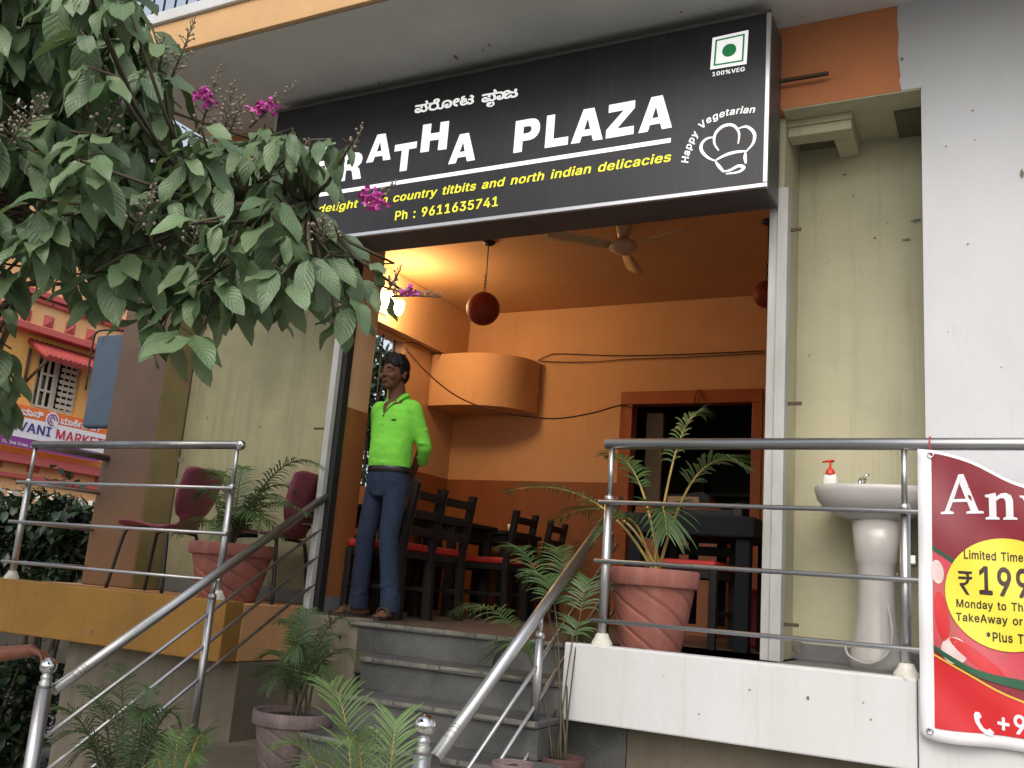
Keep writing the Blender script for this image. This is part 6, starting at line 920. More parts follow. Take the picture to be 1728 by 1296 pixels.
ntext('indigo_lettering', 'nb_blue', 'b', 'BHAVANI', (-42, 716), (62, 738), hC * .82); ntext('red_lettering', 'nb_red', 'b', 'MARKETING', (70, 739), (185, 765), hC * .82)
ntext('white_script', 'nb_white', 'k', 'marketing', (79, 715), (148, 728), hC * .62); ntext('white_script', 'nb_white', 'k', 'ani', (12, 699), (49, 707), hC * .62)
ntext('white_lettering', 'nb_white', 'b', '21, 2nd Cross, 22nd Main', (-20, 745.5), (58, 761), hC * .25)
cy_, cz_ = nb(66, 709); em = MB(); cR = .14
em.add([(NX + .370, cy_ + cR * math.cos(t), cz_ + cR * math.sin(t)) for t in [i * math.pi / 14 for i in range(28)]], [tuple(range(28))]); em.build('round_emblem', M['nb_white'], NS)
e2 = MB()
for r_ in (.10, .055): e2.tube([(NX + .375, cy_ + r_ * math.cos(t) * (.8 if r_ < .1 else 1), cz_ + r_ * math.sin(t)) for t in [i * .42 for i in range(13)]], .012, 5)
e2.build('emblem_mark', M['nb_purple'], NS)
# blue-grey board fixed to the pillar's outer side
p0, p1 = at(186, 566, Y=4.99), at(163, 722, Y=4.99)
BB = thing('side_signboard', 'blue grey metal board fixed to the left side of the mauve pillar', 'signboard', (-6.2, 5.0, p1.z))
box(-6.40, -6.075, 4.97, 5.05, p1.z, p0.z).build('board', M['blue_board'], BB, bevel=.02)
MB().tube(smooth_path([(-6.41, 4.96, p1.z + .3), (-6.42, 4.96, p0.z - .1), (-6.38, 4.96, p0.z + .03), (-6.10, 4.96, p0.z + .02)], 6), .008, 6).build('cable', M['black'], BB)

# ------------------------------------------------------------------ foliage helpers
def leaf(mb, base, direction, up, L, W, curl, fold, tone, rnd, n=6):
    d = direction.normalized(); s_ = d.cross(up)
    if s_.length < 1e-3: s_ = d.orthogonal()
    s_.normalize(); nn = s_.cross(d).normalized(); rows = []; o = len(mb.v); tw = rnd.uniform(-.3, .3)
    for i in range(n + 1):
        t = i / n; w = W * (math.sin(math.pi * (.03 + .95 * t ** .93)) ** .8 if 0 < t < 1 else (.06 if t == 0 else .02)); wav = .006 * math.sin(9 * t + tw * 9)
        c = base + d * (L * t * (1 - .10 * curl * t)) - nn * (curl * L * t * t * .5)
        for u in (-1, -.5, 0, .5, 1):
            mb.v.append(c + s_ * (w * u) + nn * (fold * w * abs(u) + wav * abs(u)) + nn * (tw * w * u * t)); mb.tone.append(tone); mb.uv[len(mb.v) - 1] = (u, t)
    for i in range(n):
        for j in range(4): a1 = o + i * 5 + j; mb.f.append([a1, a1 + 1, a1 + 6, a1 + 5]); mb.sm.append(True)
def bush(name, label, cat, centre, radii, n, size, m, seed, group=None, stem=True):
    rnd = random.Random(seed); c = Vector(centre); t = thing(name, label, cat, (c.x, c.y, -1.25), group); mb = MB()
    for i in range(n):
        while True:
            q = Vector((rnd.uniform(-1, 1), rnd.uniform(-1, 1), rnd.uniform(-1, 1)))
            if q.length <= 1: break
        q = q * (.55 + .45 * rnd.random()); k = 1 + .18 * math.sin(5 * q.x + seed) + .15 * math.sin(7 * q.z + 2 * q.y)
        p = c + Vector((q.x * radii[0] * k, q.y * radii[1] * k, q.z * radii[2] * k))
        d = Vector((rnd.gauss(0, 1), rnd.gauss(0, 1), rnd.gauss(-.3, .7)))
        leaf(mb, p, d, Vector((0, 0, 1)), size * rnd.uniform(.7, 1.3), size * .28, rnd.uniform(.1, .6), .25, rnd.random(), rnd, 3)
    mb.build('foliage', M[m], t)
    if stem:
        sm = MB()
        for k in range(5):
            a1 = k * 1.3; sm.tube([(c.x + .1 * math.cos(a1), c.y + .1 * math.sin(a1), -1.25), (c.x + radii[0] * .35 * math.cos(a1), c.y + radii[1] * .35 * math.sin(a1), c.z - radii[2] * .2), (c.x + radii[0] * .6 * math.cos(a1 + .4), c.y + radii[1] * .6 * math.sin(a1 + .4), c.z + radii[2] * .5)], [.03, .02, .008], 6)
        sm.build('stem', M['bark'], t)
    return t
g_ = 'bushes beyond the left terrace'
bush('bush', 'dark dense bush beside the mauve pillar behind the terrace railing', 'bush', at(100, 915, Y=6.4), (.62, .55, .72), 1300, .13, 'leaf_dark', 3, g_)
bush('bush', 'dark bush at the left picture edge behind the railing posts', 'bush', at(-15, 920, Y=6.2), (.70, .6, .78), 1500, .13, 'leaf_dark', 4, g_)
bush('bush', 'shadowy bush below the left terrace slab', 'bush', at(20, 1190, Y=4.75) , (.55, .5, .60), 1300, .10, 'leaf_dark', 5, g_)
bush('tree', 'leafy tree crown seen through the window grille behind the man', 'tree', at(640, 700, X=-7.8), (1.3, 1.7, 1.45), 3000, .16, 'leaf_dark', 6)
wf = thing('garden_wall', 'pale low compound wall with pickets beyond the bushes', 'wall', (-11, 9.5, -1.25))
box(-11.1, -10.9, 6, 14, -1.25, .55).build('wall', M['beige'], wf); 
for k in range(40): box(-11.05, -10.97, 6.1 + k * .2, 6.2 + k * .2, .551, .95).build('picket', M['win_white'], wf)

# ------------------------------------------------------------------ pots and palms
def pot(name, label, cx_, cy_, zb, h, r, m, grooves=True):
    t = thing(name, label, 'flower pot', (cx_, cy_, zb), 'flower pots at the entrance')
    prof = [(r * .60, 0), (r * .66, .01)]; n = 46
    for k in range(n + 1): q = k / n; prof.append((r * (.66 + .24 * q ** .85), .012 + (h * .78 - .012) * q))
    prof += [(r * .985, h * .785), (r * 1.0, h * .80), (r * 1.0, h * .985), (r * .985, h), (r * .90, h), (r * .88, h * .97), (r * .84, h * .86), (.001, h * .86)]
    def groove(a_, z, rr):
        if z > h * .77 or z < .015: return 0
        ph = (a_ / (2 * math.pi) * 6 + z / h * 3.4) % 1; d = min(ph, 1 - ph); return -.012 * math.exp(-(d / .05) ** 2) if grooves else 0
    MB().lathe(prof, (cx_, cy_, zb), 120, groove).build('pot_body', M[m], t)
    mb = MB(); rnd = random.Random(int(cx_ * 100))
    mb.sheet([[Vector((cx_ + r * .86 * q * math.cos(a1), cy_ + r * .86 * q * math.sin(a1), zb + h * .88 + rnd.uniform(0, .012) * (q < .95))) for a1 in [i * math.pi / 12 for i in range(25)]] for q in (0, .3, .6, .85, 1)]).build('soil', M['soil'], t)
    return t
def frond(root, p0, p1, p2, lmax, m='palm', n=26, seed=0, stem='stem_yellow', start=.28, r=.008, droop=.5, wid=.0062, roll=0.0):
    rnd = random.Random(seed); p0, p1, p2 = Vector(p0), Vector(p1), Vector(p2)
    pts = [bez(p0, p1, p2, i / 18) for i in range(19)]
    sm = MB().tube(pts, [r * (1 - .85 * i / 18) for i in range(19)], 7); fr_ = sm.build('frond_stem', M[stem], root)
    mb = MB()
    for i in range(n):
        t = start + (1 - start) * (i + .3 + rnd.uniform(-.25, .25)) / n; c = bez(p0, p1, p2, t); tg = (bez(p0, p1, p2, min(1, t + .02)) - bez(p0, p1, p2, t - .02)).normalized()
        sd_ = tg.cross(Vector((0, 0, 1)))
        if sd_.length < .05: sd_ = tg.orthogonal()
        sd_.normalize(); nn = sd_.cross(tg).normalized(); q = (t - start) / (1 - start)
        if roll: sd_, nn = (sd_ * math.cos(roll) + nn * math.sin(roll)), (nn * math.cos(roll) - sd_ * math.sin(roll))
        ln = lmax * (.45 + .55 * math.sin(math.pi * min(1, .22 + q * .80))) * rnd.uniform(.72, 1.12)
        if rnd.random() < .05: continue
        if q > .9: ln *= 1 - (q - .9) * 4
        for s_ in (-1, 1):
            d = (sd_ * s_ * (1 - .35 * q) + tg * (.55 + .55 * q) + nn * (.32 + rnd.uniform(-.12, .12))).normalized(); tone = rnd.random() * .8 + .2 * q
            o = len(mb.v); side = d.cross(nn).normalized(); dr = droop * rnd.uniform(.6, 1.4); k5 = 5
            for k in range(k5 + 1):
                u = k / k5; w = wid * (math.sin(math.pi * (.15 + .82 * u)) ** .7) * (1 - .3 * q); pc = c + d * (ln * u * (1 - .15 * dr * u)) - Vector((0, 0, 1)) * (dr * ln * u * u * .75)
                mb.v += [pc - side * w + nn * w * .35, pc, pc + side * w + nn * w * .35]; mb.tone += [tone] * 3
            for k in range(k5):
                for j in range(2): a1 = o + k * 3 + j; mb.f.append([a1, a1 + 1, a1 + 4, a1 + 3]); mb.sm.append(True)
    mb.build('leaflets', M[m], fr_)
def palm(name, label, base, fronds, lmax, seed, **kw):
    """fronds: list of (tip point, arch height) """
    t = thing(name, label, 'palm plant', base, 'areca palms around the entrance'); rnd = random.Random(seed); base = Vector(base)
    for i, (tip, arch) in enumerate(fronds):
        tip = Vector(tip); b = base + Vector((rnd.uniform(-.04, .04), rnd.uniform(-.04, .04), 0)); k2 = dict(kw); 
        mid = b.lerp(tip, .36); mid.z = max(b.z, tip.z) + arch
        frond(t, b, mid, tip, lmax * rnd.uniform(.85, 1.1), seed=seed * 50 + i, **k2)
    return t
def auto_fronds(base, n, h, spread, seed, az0=0, az1=360):
    rnd = random.Random(seed); out = []
    for i in range(n):
        a1 = R(az0 + (az1 - az0) * (i + rnd.uniform(.1, .9)) / n); hh = h * rnd.uniform(.55, 1.1); s_ = spread * rnd.uniform(.6, 1.15) * (1.25 - .5 * hh / h)
        out.append((Vector(base) + Vector((math.cos(a1) * s_, math.sin(a1) * s_, hh)), h * rnd.uniform(.10, .35)))
    return out
# right pot by the railing
rp = at(1101, 968, Y=4.60); rr = (at(1175, 968, Y=4.60) - at(1028, 968, Y=4.60)).length / 2
pot('flower_pot', 'red terracotta pot with spiral grooves behind the right railing', rp.x, 4.62, FL, rp.z - FL + .02, rr, 'pot_red')
b = Vector((rp.x + .02, 4.62, rp.z - .02)); YP = 4.62
def tip(x, y, Y): return at(x, y, Y=Y)
palm('potted_palm', 'sparse areca palm with yellow stems in the red terracotta pot', b, [
    (tip(1258, 790, 4.55), .20), (tip(850, 830, 4.75), .14), (tip(1185, 702, 4.8), .05), (tip(935, 880, 4.9), .22), (tip(1010, 905, 4.45), .28), (tip(1125, 905, 4.50), .36), (tip(1020, 770, 4.85), .05)], .20, 11, m='palm', start=.42, droop=.45, r=.009)
# left pot on the terrace
lp = at(388, 922, Y=4.62); lr = (at(452, 922, Y=4.62) - at(327, 922, Y=4.62)).length / 2
pot('flower_pot', 'shaded red terracotta pot on the left terrace', lp.x + .03, 4.62, .016, lp.z + .0, lr * .87, 'pot_red')
b = Vector((lp.x, 4.62, lp.z - .04))
palm('potted_palm', 'bushy dark green areca palm in the left terrace pot', b, [(tip(545, 790, 4.7), .20), (tip(330, 840, 4.5), .16), (tip(350, 800, 4.75), .12), (tip(480, 850, 4.45), .20), (tip(500, 830, 4.75), .16), (tip(300, 900, 4.6), .22), (tip(440, 895, 4.35), .30), (tip(365, 905, 4.4), .26), (tip(410, 790, 4.9), .05), (tip(470, 905, 4.6), .30), (tip(520, 870, 4.6), .22)], .17, 12, m='palm', start=.2, droop=.6, stem='twig', n=30)
# mauve pot on the ledge left of the steps
pp = at(500, 1206, Y=3.95); pr_ = (at(555, 1206, Y=3.95) - at(446, 1206, Y=3.95)).length / 2
pot('flower_pot', 'mauve pot with spiral grooves left of the steps', pp.x - .03, 3.97, -.75, pp.z + .75 + .015, pr_, 'pot_mauve')
b = Vector((pp.x, 3.97, pp.z - .03))
palm('potted_palm', 'dense upright areca palm in the mauve pot', b, [(tip(455, 1160, 3.8), .14), (tip(470, 1050, 4.0), .10), (tip(520, 1030, 4.1), .05), (tip(590, 1050, 4.0), .10), (tip(600, 1110, 3.95), .12), (tip(560, 1150, 3.85), .20), (tip(440, 1110, 3.95), .12), (tip(490, 1110, 3.75), .2), (tip(545, 1090, 4.15), .10), (tip(430, 1140, 4.05), .18), (tip(500, 1040, 4.2), .05), (tip(575, 1075, 4.2), .08)], .15, 13, start=.22, droop=.6, stem='twig', n=32, wid=.0042)
# brown pot low on the right of the steps, tall thin palm reaching the landing
bq = at(946, 1277, Y=4.16); pot('flower_pot', 'dark brown clay pot at the lower right of the steps', bq.x, 4.17, bq.z - .24, .24, .105, 'pot_brown', False)
b = Vector((bq.x, 4.17, bq.z - .03))
palm('potted_palm', 'tall thin areca palm rising behind the right stair handrail', b, [(tip(768, 1035, 4.45), .22), (tip(850, 925, 4.6), .10), (tip(935, 925, 4.7), .05), (tip(1000, 985, 4.5), .14), (tip(835, 1108, 4.22), .26), (tip(985, 1080, 4.4), .30), (tip(905, 985, 4.35), .20)], .21, 14, start=.5, droop=.6, n=26, r=.0045, stem='twig', wid=.005)
mq = at(866, 1282, Y=3.62); pot('flower_pot', 'mauve pot with a plain rim on the lower steps behind the right handrail', mq.x, 3.62, mq.z - .21, .20, .085, 'pot_mauve')
# green palm in front of the steps
b = Vector((-1.62, 2.25, -1.25))
fp = at(640, 1345, Y=2.35); b = Vector((fp.x, fp.y, -1.245))
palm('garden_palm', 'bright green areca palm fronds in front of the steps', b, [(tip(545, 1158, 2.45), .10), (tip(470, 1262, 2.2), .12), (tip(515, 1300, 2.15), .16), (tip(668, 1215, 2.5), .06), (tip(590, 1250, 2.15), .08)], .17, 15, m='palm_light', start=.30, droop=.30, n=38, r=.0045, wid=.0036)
# palms at the lower left, behind the newel
fp = at(215, 1330, Y=3.45); b = Vector((fp.x, fp.y, -1.22))
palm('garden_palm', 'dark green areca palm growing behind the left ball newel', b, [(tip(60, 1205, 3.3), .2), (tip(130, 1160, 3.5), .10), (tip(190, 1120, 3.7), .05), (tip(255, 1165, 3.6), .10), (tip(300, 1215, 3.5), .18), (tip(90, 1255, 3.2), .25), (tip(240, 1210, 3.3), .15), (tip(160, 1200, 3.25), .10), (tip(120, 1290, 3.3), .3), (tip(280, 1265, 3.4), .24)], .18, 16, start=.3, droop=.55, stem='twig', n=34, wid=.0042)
fp = at(285, 1350, Y=3.0); b = Vector((fp.x, fp.y, -1.22))
palm('garden_palm', 'light green low palm fronds at the bottom left', b, [(tip(345, 1250, 3.0), .14), (tip(300, 1245, 3.1), .08), (tip(260, 1290, 2.9), .14), (tip(330, 1285, 2.9), .16)], .14, 17, m='palm_light', start=.3, droop=.35, n=32, wid=.0036)

# ------------------------------------------------------------------ the flowering tree over the left of the entrance
TR = thing('flowering_tree', 'broad leaved flowering tree whose branches hang over the left half of the sign', 'tree', (-4.3, 1.3, -1.25))
rnd = random.Random(21)
def inside(x, y, poly):
    c = False; j = len(poly) - 1
    for i in range(len(poly)):
        xi, yi = poly[i]; xj, yj = poly[j]
        if (yi > y) != (yj > y) and x < (xj - xi) * (y - yi) / (yj - yi) + xi: c = not c
        j = i
    return c
crown_a = [(-160, -120), (200, -60), (235, 30), (262, 105), (262, 185), (300, 215), (380, 240), (460, 245), (505, 255), (520, 270), (490, 300), (475, 330), (500, 360), (550, 410), (585, 455), (580, 480), (560, 470), (520, 480), (500, 505), (440, 500), (380, 520), (330, 520), (280, 480), (220, 430), (150, 450), (110, 470), (60, 420), (0, 400), (-160, 405)]
crown_b = [(-160, 520), (10, 560), (45, 600), (40, 660), (0, 690), (-160, 720)]
leaves = MB(); hubs = []
def whorl(p, n, L, sag, seed=None, axis=None):
    """a spray of drooping leaves round the end of a twig"""
    a0 = rnd.uniform(0, 6.28); ax = axis or Vector((rnd.uniform(-.4, .4), rnd.uniform(-.4, .4), rnd.uniform(-.3, .5)))
    tw_ = Vector((rnd.uniform(-1, 1), rnd.uniform(-1, 1), rnd.uniform(-.2, .4))).normalized() * .09
    for k in range(n):
        a1 = a0 + k * 2.4 + rnd.uniform(-.3, .3); el = rnd.uniform(-1.0, .0) - sag
        d = Vector((math.cos(a1) * math.cos(el), math.sin(a1) * math.cos(el), math.sin(el))) + ax * .4
        q = p - tw_ * (k / n); Lk = L * rnd.uniform(.62, 1.12)
        leaf(leaves, q + d.normalized() * .02, d, Vector((rnd.uniform(-.2, .5), -.55 + rnd.uniform(-.3, .3), .8)), Lk, Lk * rnd.uniform(.185, .24), rnd.uniform(.15, .7), rnd.uniform(.05, .32), rnd.random(), rnd)
    hubs.append((p, tw_))
pts = []
tries = 0
while len(pts) < 330 and tries < 20000:
    tries += 1
    x, y = rnd.uniform(-160, 640), rnd.uniform(-120, 520)
    if not inside(x, y, crown_a): continue
    D = rnd.uniform(2.45, 3.6) if x < 400 else rnd.uniform(2.5, 3.1)
    p = at(x, y - 22, D=D)
    if any((p - q).length < .085 for q in pts): continue
    pts.append(p)
for p in pts: whorl(p, rnd.randint(6, 9), .140, .38)
for k in range(17):
    while True:
        x, y = rnd.uniform(-160, 50), rnd.uniform(510, 720)
        if inside(x, y, crown_b): break
    whorl(at(x, y - 15, D=rnd.uniform(2.8, 3.4)), 7, .13, .5)
# sprays at the crown's outline, where the photo shows them
for (x, y, D, n, L) in ((305, 560, 2.5, 7, .150), (255, 520, 2.6, 6, .15), (345, 500, 2.55, 7, .15), (400, 490, 2.6, 7, .15), (480, 500, 2.75, 5, .14), (555, 440, 2.6, 6, .15), (585, 505, 2.6, 5, .135), (598, 545, 2.7, 3, .12), (540, 440, 2.7, 6, .14), (560, 245, 2.6, 5, .105), (578, 246, 2.6, 3, .10), (490, 235, 2.7, 6, .12), (430, 245, 2.7, 6, .13), (612, 455, 2.7, 4, .10), (632, 490, 2.7, 2, .09), (215, 35, 2.8, 6, .15), (255, 50, 2.8, 4, .13), (245, 130, 2.8, 5, .14), (285, 205, 2.8, 6, .15), (190, 470, 2.6, 6, .16), (150, 500, 2.7, 4, .16), (100, 470, 2.7, 6, .14), (40, 460, 2.7, 7, .14), (20, 520, 2.8, 5, .14), (400, 400, 2.45, 6, .14), (170, 270, 2.4, 6, .16), (180, 300, 2.4, 5, .15), (60, 400, 2.4, 7, .13), (380, 375, 2.4, 5, .13)):
    whorl(at(x, y - 10, D=D), n, L * .98, .3)
leaves.build('leaves', M['leaf'], TR)
def project(p):
    v = Vector(p) - CAM; d = v.dot(AF)
    return (CX + FPX * v.dot(AR) / d, CY - FPX * v.dot(AU) / d) if d > .05 else (-9999, -9999)
leaves = MB(); keep = hubs; hubs = []
for k in range(330):                          # unseen extra crown above and left of the frame, added to shade the left side
    while True:
        p = Vector((rnd.uniform(-7.2, -2.0), rnd.uniform(.2, 3.5), rnd.uniform(1.0, 4.0))); c = (p - Vector((-4.6, 1.9, 2.4)))
        if (c.x / 2.6) ** 2 + (c.y / 1.7) ** 2 + (c.z / 1.6) ** 2 > 1: continue
        x, y = project(p)
        if x < -120 or y < -130 or x > 5000: break
    whorl(p, 8, .21, .2)
leaves.build('unseen_shade_leaves', M['leaf'], TR); hubs = keep
# trunk, limbs and twigs
tr_ = MB(); T0 = Vector((-4.3, 1.3, -1.25)); T1 = Vector((-4.1, 1.35, .4)); T2 = Vector((-3.7, 1.6, 1.15))
tr_.tube(smooth_path([T0, T0.lerp(T1, .5) + Vector((.03, .02, 0)), T1, T2], 5), [.11 - .004 * i for i in range(16)], 12); tr_.build('trunk', M['bark'], TR)
limbs = [at(60, 330, D=3.1), at(230, 330, D=3.0), at(400, 330, D=2.8), at(520, 340, D=2.75), at(120, 100, D=3.1), at(40, 480, D=3.2)]
ln = [(T2, limbs[0]), (limbs[0], limbs[1]), (limbs[1], limbs[2]), (limbs[2], limbs[3]), (limbs[0], limbs[4]), (T2, limbs[5])]
lm = MB()
for i, (a1, b1) in enumerate(ln): lm.tube([a1, a1.lerp(b1, .5) + Vector((0, 0, .04)), b1], [.035 - .005 * min(i, 4), .028 - .004 * min(i, 4), .024 - .004 * min(i, 4)], 8)
lm.build('limbs', M['bark'], TR)
samp = [a1.lerp(b1, k / 6) for a1, b1 in ln for k in range(7)]; tg_ = MB()
for p, tw_ in hubs:
    q = min(samp, key=lambda s_: (s_ - p).length); b1 = p - tw_; tg_.tube([p, b1, b1.lerp(q, .5) + Vector((0, 0, -.03)), q], [.0035, .004, .006, .008], 5)
tg_.build('twigs', M['twig'], TR)
# flower spikes: buds in tall open panicles, a few magenta flowers at their foot
def spike(p, q, n=34, r=.0065, spread=.05):
    p, q = Vector(p), Vector(q); mb = MB(); st = MB().tube([p, p.lerp(q, .5) + Vector((.004, 0, .004)), q], [.004, .0028, .0015], 5)
    for k in range(n):
        t = (k + .5) / n; c = p.lerp(q, t); a1 = k * 2.4; w = spread * (1.05 - t) * rnd.uniform(.6, 1.2)
        e = c + Vector((math.cos(a1) * w, math.sin(a1) * w, .012 + .25 * w)); st.tube([c, e], .0014, 4); mb.ball(e, r * (1.15 - .5 * t) * rnd.uniform(.8, 1.15), 6, 4)
    o = st.build('flower_spike', M['twig'], TR); mb.build('buds', M['bud'], o)
for (x0, y0, x1, y1, D, n, s_) in ((290, 130, 328, 35, 2.7, 34, .045), (268, 120, 276, 62, 2.75, 20, .035), (335, 225, 372, 115, 2.7, 34, .045), (375, 235, 395, 140, 2.7, 36, .05), (385, 225, 412, 165, 2.65, 26, .05), (420, 215, 500, 143, 2.65, 24, .03), (40, 215, 75, 165, 2.4, 24, .05), (15, 245, 40, 200, 2.4, 30, .05), (172, 235, 205, 165, 2.45, 28, .045), (225, 395, 262, 315, 2.4, 36, .05), (320, 430, 338, 370, 2.45, 26, .045), (440, 305, 520, 240, 2.6, 44, .06), (545, 410, 545, 370, 2.55, 34, .05), (590, 260, 612, 213, 2.6, 14, .02), (655, 490, 677, 452, 2.65, 16, .02), (660, 500, 745, 502, 2.65, 26, .022), (640, 340, 668, 310, 2.6, 12, .02), (140, 215, 152, 160, 2.5, 20, .03)):
    spike(at(x0, y0, D=D), at(x1, y1, D=D + .02), int(n * .8), .0046, s_)
def flower(x, y, D, n, w):
    c = at(x, y, D=D); mb = MB(); mb.tone = []
    for k in range(n):
        p = c + Vector((rnd.uniform(-w, w), rnd.uniform(-w, w), rnd.uniform(-w * .6, w * .6))); 
        d = Vector((rnd.gauss(0, 1), rnd.gauss(0, 1), rnd.gauss(0, 1))).normalized(); s_ = d.orthogonal().normalized(); nn = d.cross(s_); L = rnd.uniform(.012, .022)
        mb.add([p, p + d * L * .5 + s_ * L * .5 + nn * .003, p + d * L, p + d * L * .5 - s_ * L * .5 + nn * .003, p + d * L * .5 - nn * .002], [(0, 1, 4), (1, 2, 4), (2, 3, 4), (3, 0, 4)])
    mb.build('flower_cluster', M['flower'], TR)
for a1 in ((340, 160, 2.68, 16, .02), (352, 172, 2.68, 14, .018), (438, 182, 2.64, 18, .022), (458, 180, 2.64, 18, .02), (628, 330, 2.6, 34, .030), (640, 345, 2.6, 22, .022), (622, 335, 2.6, 14, .02), (690, 492, 2.64, 12, .018)): flower(*a1)
# ------------------------------------------------------------------ people
def capsule(mb, p0, r0, p1, r1, n=14):
    p0, p1 = Vector(p0), Vector(p1); d = (p1 - p0).normalized(); L = (p1 - p0).length; pts = []; rs = []
    for k in range(5): a1 = math.pi / 2 * (1 - k / 5); pts.append(p0 - d * r0 * math.sin(a1)); rs.append(max(.0008, r0 * math.cos(a1)))
    for k in range(5): pts.append(p0 + d * L * k / 4); rs.append(r0 + (r1 - r0) * k / 4)
    for k in range(1, 6): a1 = math.pi / 2 * k / 5; pts.append(p1 + d * r1 * math.sin(a1)); rs.append(max(.0008, r1 * math.cos(a1)))
    mb.tube(pts, rs, n)
def ell(mb, c, r): mb.ball(c, 1, 18, 12, r)
def rings(mb, rs, n=28, p=2.2):
    """closed loft; each ring (cx, cy, z, rx, ry, tilt): tilt lowers the front of the ring"""
    L = []
    for r_ in rs:
        cx_, cy_, z, rx, ry = r_[:5]; tl = r_[5] if len(r_) > 5 else 0
        ring = ering(cx_, cy_, rx, ry, z, n, p)
        if tl: ring = [Vector((v.x, v.y, v.z + tl * (v.y - cy_) / ry)) for v in ring]
        L.append(ring)
    loft(mb, L)
def fuse(mb, voxel, smooth=6, fac=.5):
    """one continuous surface over overlapping closed shapes"""
    me = bpy.data.meshes.new('tmp'); me.from_pydata(mb.v, [], mb.f); me.update()
    ob = bpy.data.objects.new('tmp', me); COL.objects.link(ob)
    r_ = ob.modifiers.new('r', 'REMESH'); r_.mode = 'VOXEL'; r_.voxel_size = voxel
    s_ = ob.modifiers.new('s', 'SMOOTH'); s_.factor = fac; s_.iterations = smooth
    dg = bpy.context.evaluated_depsgraph_get(); ev = ob.evaluated_get(dg); m2 = ev.to_mesh()
    out = MB(); out.add([v.co.copy() for v in m2.vertices], [tuple(p.vertices) for p in m2.polygons], True)
    ev.to_mesh_clear(); bpy.data.objects.remove(ob); bpy.data.meshes.remove(me)
    return out
def hand(mb, wrist, d, palm_n, size=1.0, curl=.5, side=1):
    """palm and five separate bent fingers; d points along the fingers, palm_n out of the palm, side +1/-1 puts the thumb"""
    d = Vector(d).normalized(); n_ = (Vector(palm_n) - d * Vector(palm_n).dot(d)).normalized(); s_ = d.cross(n_) * side; w = Vector(wrist)
    for k in (-1, -.33, .33, 1): capsule(mb, w + s_ * .012 * k, .018 * size, w + d * .085 * size + s_ * .029 * k * size, .0125 * size, 10)
    for k, ln in ((-1, .062), (-.33, .078), (.33, .084), (1, .074)):
        p = w + d * .088 * size + s_ * .030 * k * size; dd = (d + s_ * .10 * k).normalized(); a1 = 0
        for j, (q, r_) in enumerate(((.45, .0093), (.32, .0084), (.25, .0074))):
            a1 += curl * (.5, .75, .6)[j]; e = p + (dd * math.cos(a1) + n_ * math.sin(a1)) * ln * q * size * 1.25; capsule(mb, p, r_ * size, e, (r_ - .0008) * size, 8); p = e
    p = w + d * .025 * size + s_ * .028 * size
    for q, r_, bend in ((.042, .0125, .2), (.034, .0105, .45), (.026, .009, .7)):
        e = p + (d * .75 + s_ * (.75 - bend * .5) + n_ * bend * .6).normalized() * q * size; capsule(mb, p, r_ * size, e, r_ * .92 * size, 8); p = e
def head(mb, c, sc=1.0):
    c = Vector(c); P = lambda x, y, z: c + Vector((x, y, z)) * sc
    def E(x, y, z, a1, b1, c1): ell(mb, P(x, y, z), (a1 * sc, b1 * sc, c1 * sc))
    E(0, .008, .035, .076, .094, .088); E(0, -.028, -.015, .066, .070, .080); E(0, -.040, -.055, .052, .050, .048); E(0, -.068, -.082, .026, .022, .020)
    E(0, -.080, .020, .056, .020, .018); capsule(mb, P(0, -.093, .012), .009 * sc, P(0, -.112, -.022), .0125 * sc); E(-.012, -.102, -.027, .010, .011, .008); E(.012, -.102, -.027, .010, .011, .008)
    for s_ in (-1, 1): E(s_ * .040, -.072, -.025, .024, .024, .022); E(s_ * .077, .012, -.005, .010, .020, .030); E(s_ * .080, .016, .010, .010, .016, .014)
    E(0, -.090, -.050, .022, .011, .0065); E(0, -.089, -.061, .018, .011, .0065)
def face_parts(c, body, sc=1.0):
    c = Vector(c)
    for s_ in (-1, 1):
        e = c + Vector((s_ * .031, -.087, .003)) * sc; ev = MB(); ell(ev, e, (.0115 * sc, .0075 * sc, .0045 * sc)); o = ev.build('eye', M['eye'], body)
        ir = MB(); ell(ir, e + Vector((s_ * -.001, -.0045, .0003)) * sc, (.0052 * sc, .0038 * sc, .0046 * sc)); ir.build('iris', M['iris'], o)
        br_ = MB(); br_.tube([c + Vector((s_ * .012, -.1000, .021)) * sc, c + Vector((s_ * .030, -.0985, .0265)) * sc, c + Vector((s_ * .050, -.086, .020)) * sc], [.0028 * sc, .0042 * sc, .002 * sc], 6); br_.build('eyebrow', M['hair'], body)
    lp_ = MB(); lp_.tube([c + Vector((-.023, -.0985, -.0555)) * sc, c + Vector((-.008, -.1030, -.0548)) * sc, c + Vector((.008, -.1030, -.0548)) * sc, c + Vector((.023, -.0985, -.0555)) * sc], [.001 * sc, .0030 * sc, .0030 * sc, .001 * sc], 6); lp_.tube([c + Vector((-.019, -.0985, -.060)) * sc, c + Vector((0, -.1030, -.0605)) * sc, c + Vector((.019, -.0985, -.060)) * sc], [.001 * sc, .0036 * sc, .001 * sc], 6)
    lp_.build('lips', M['lip'], body)
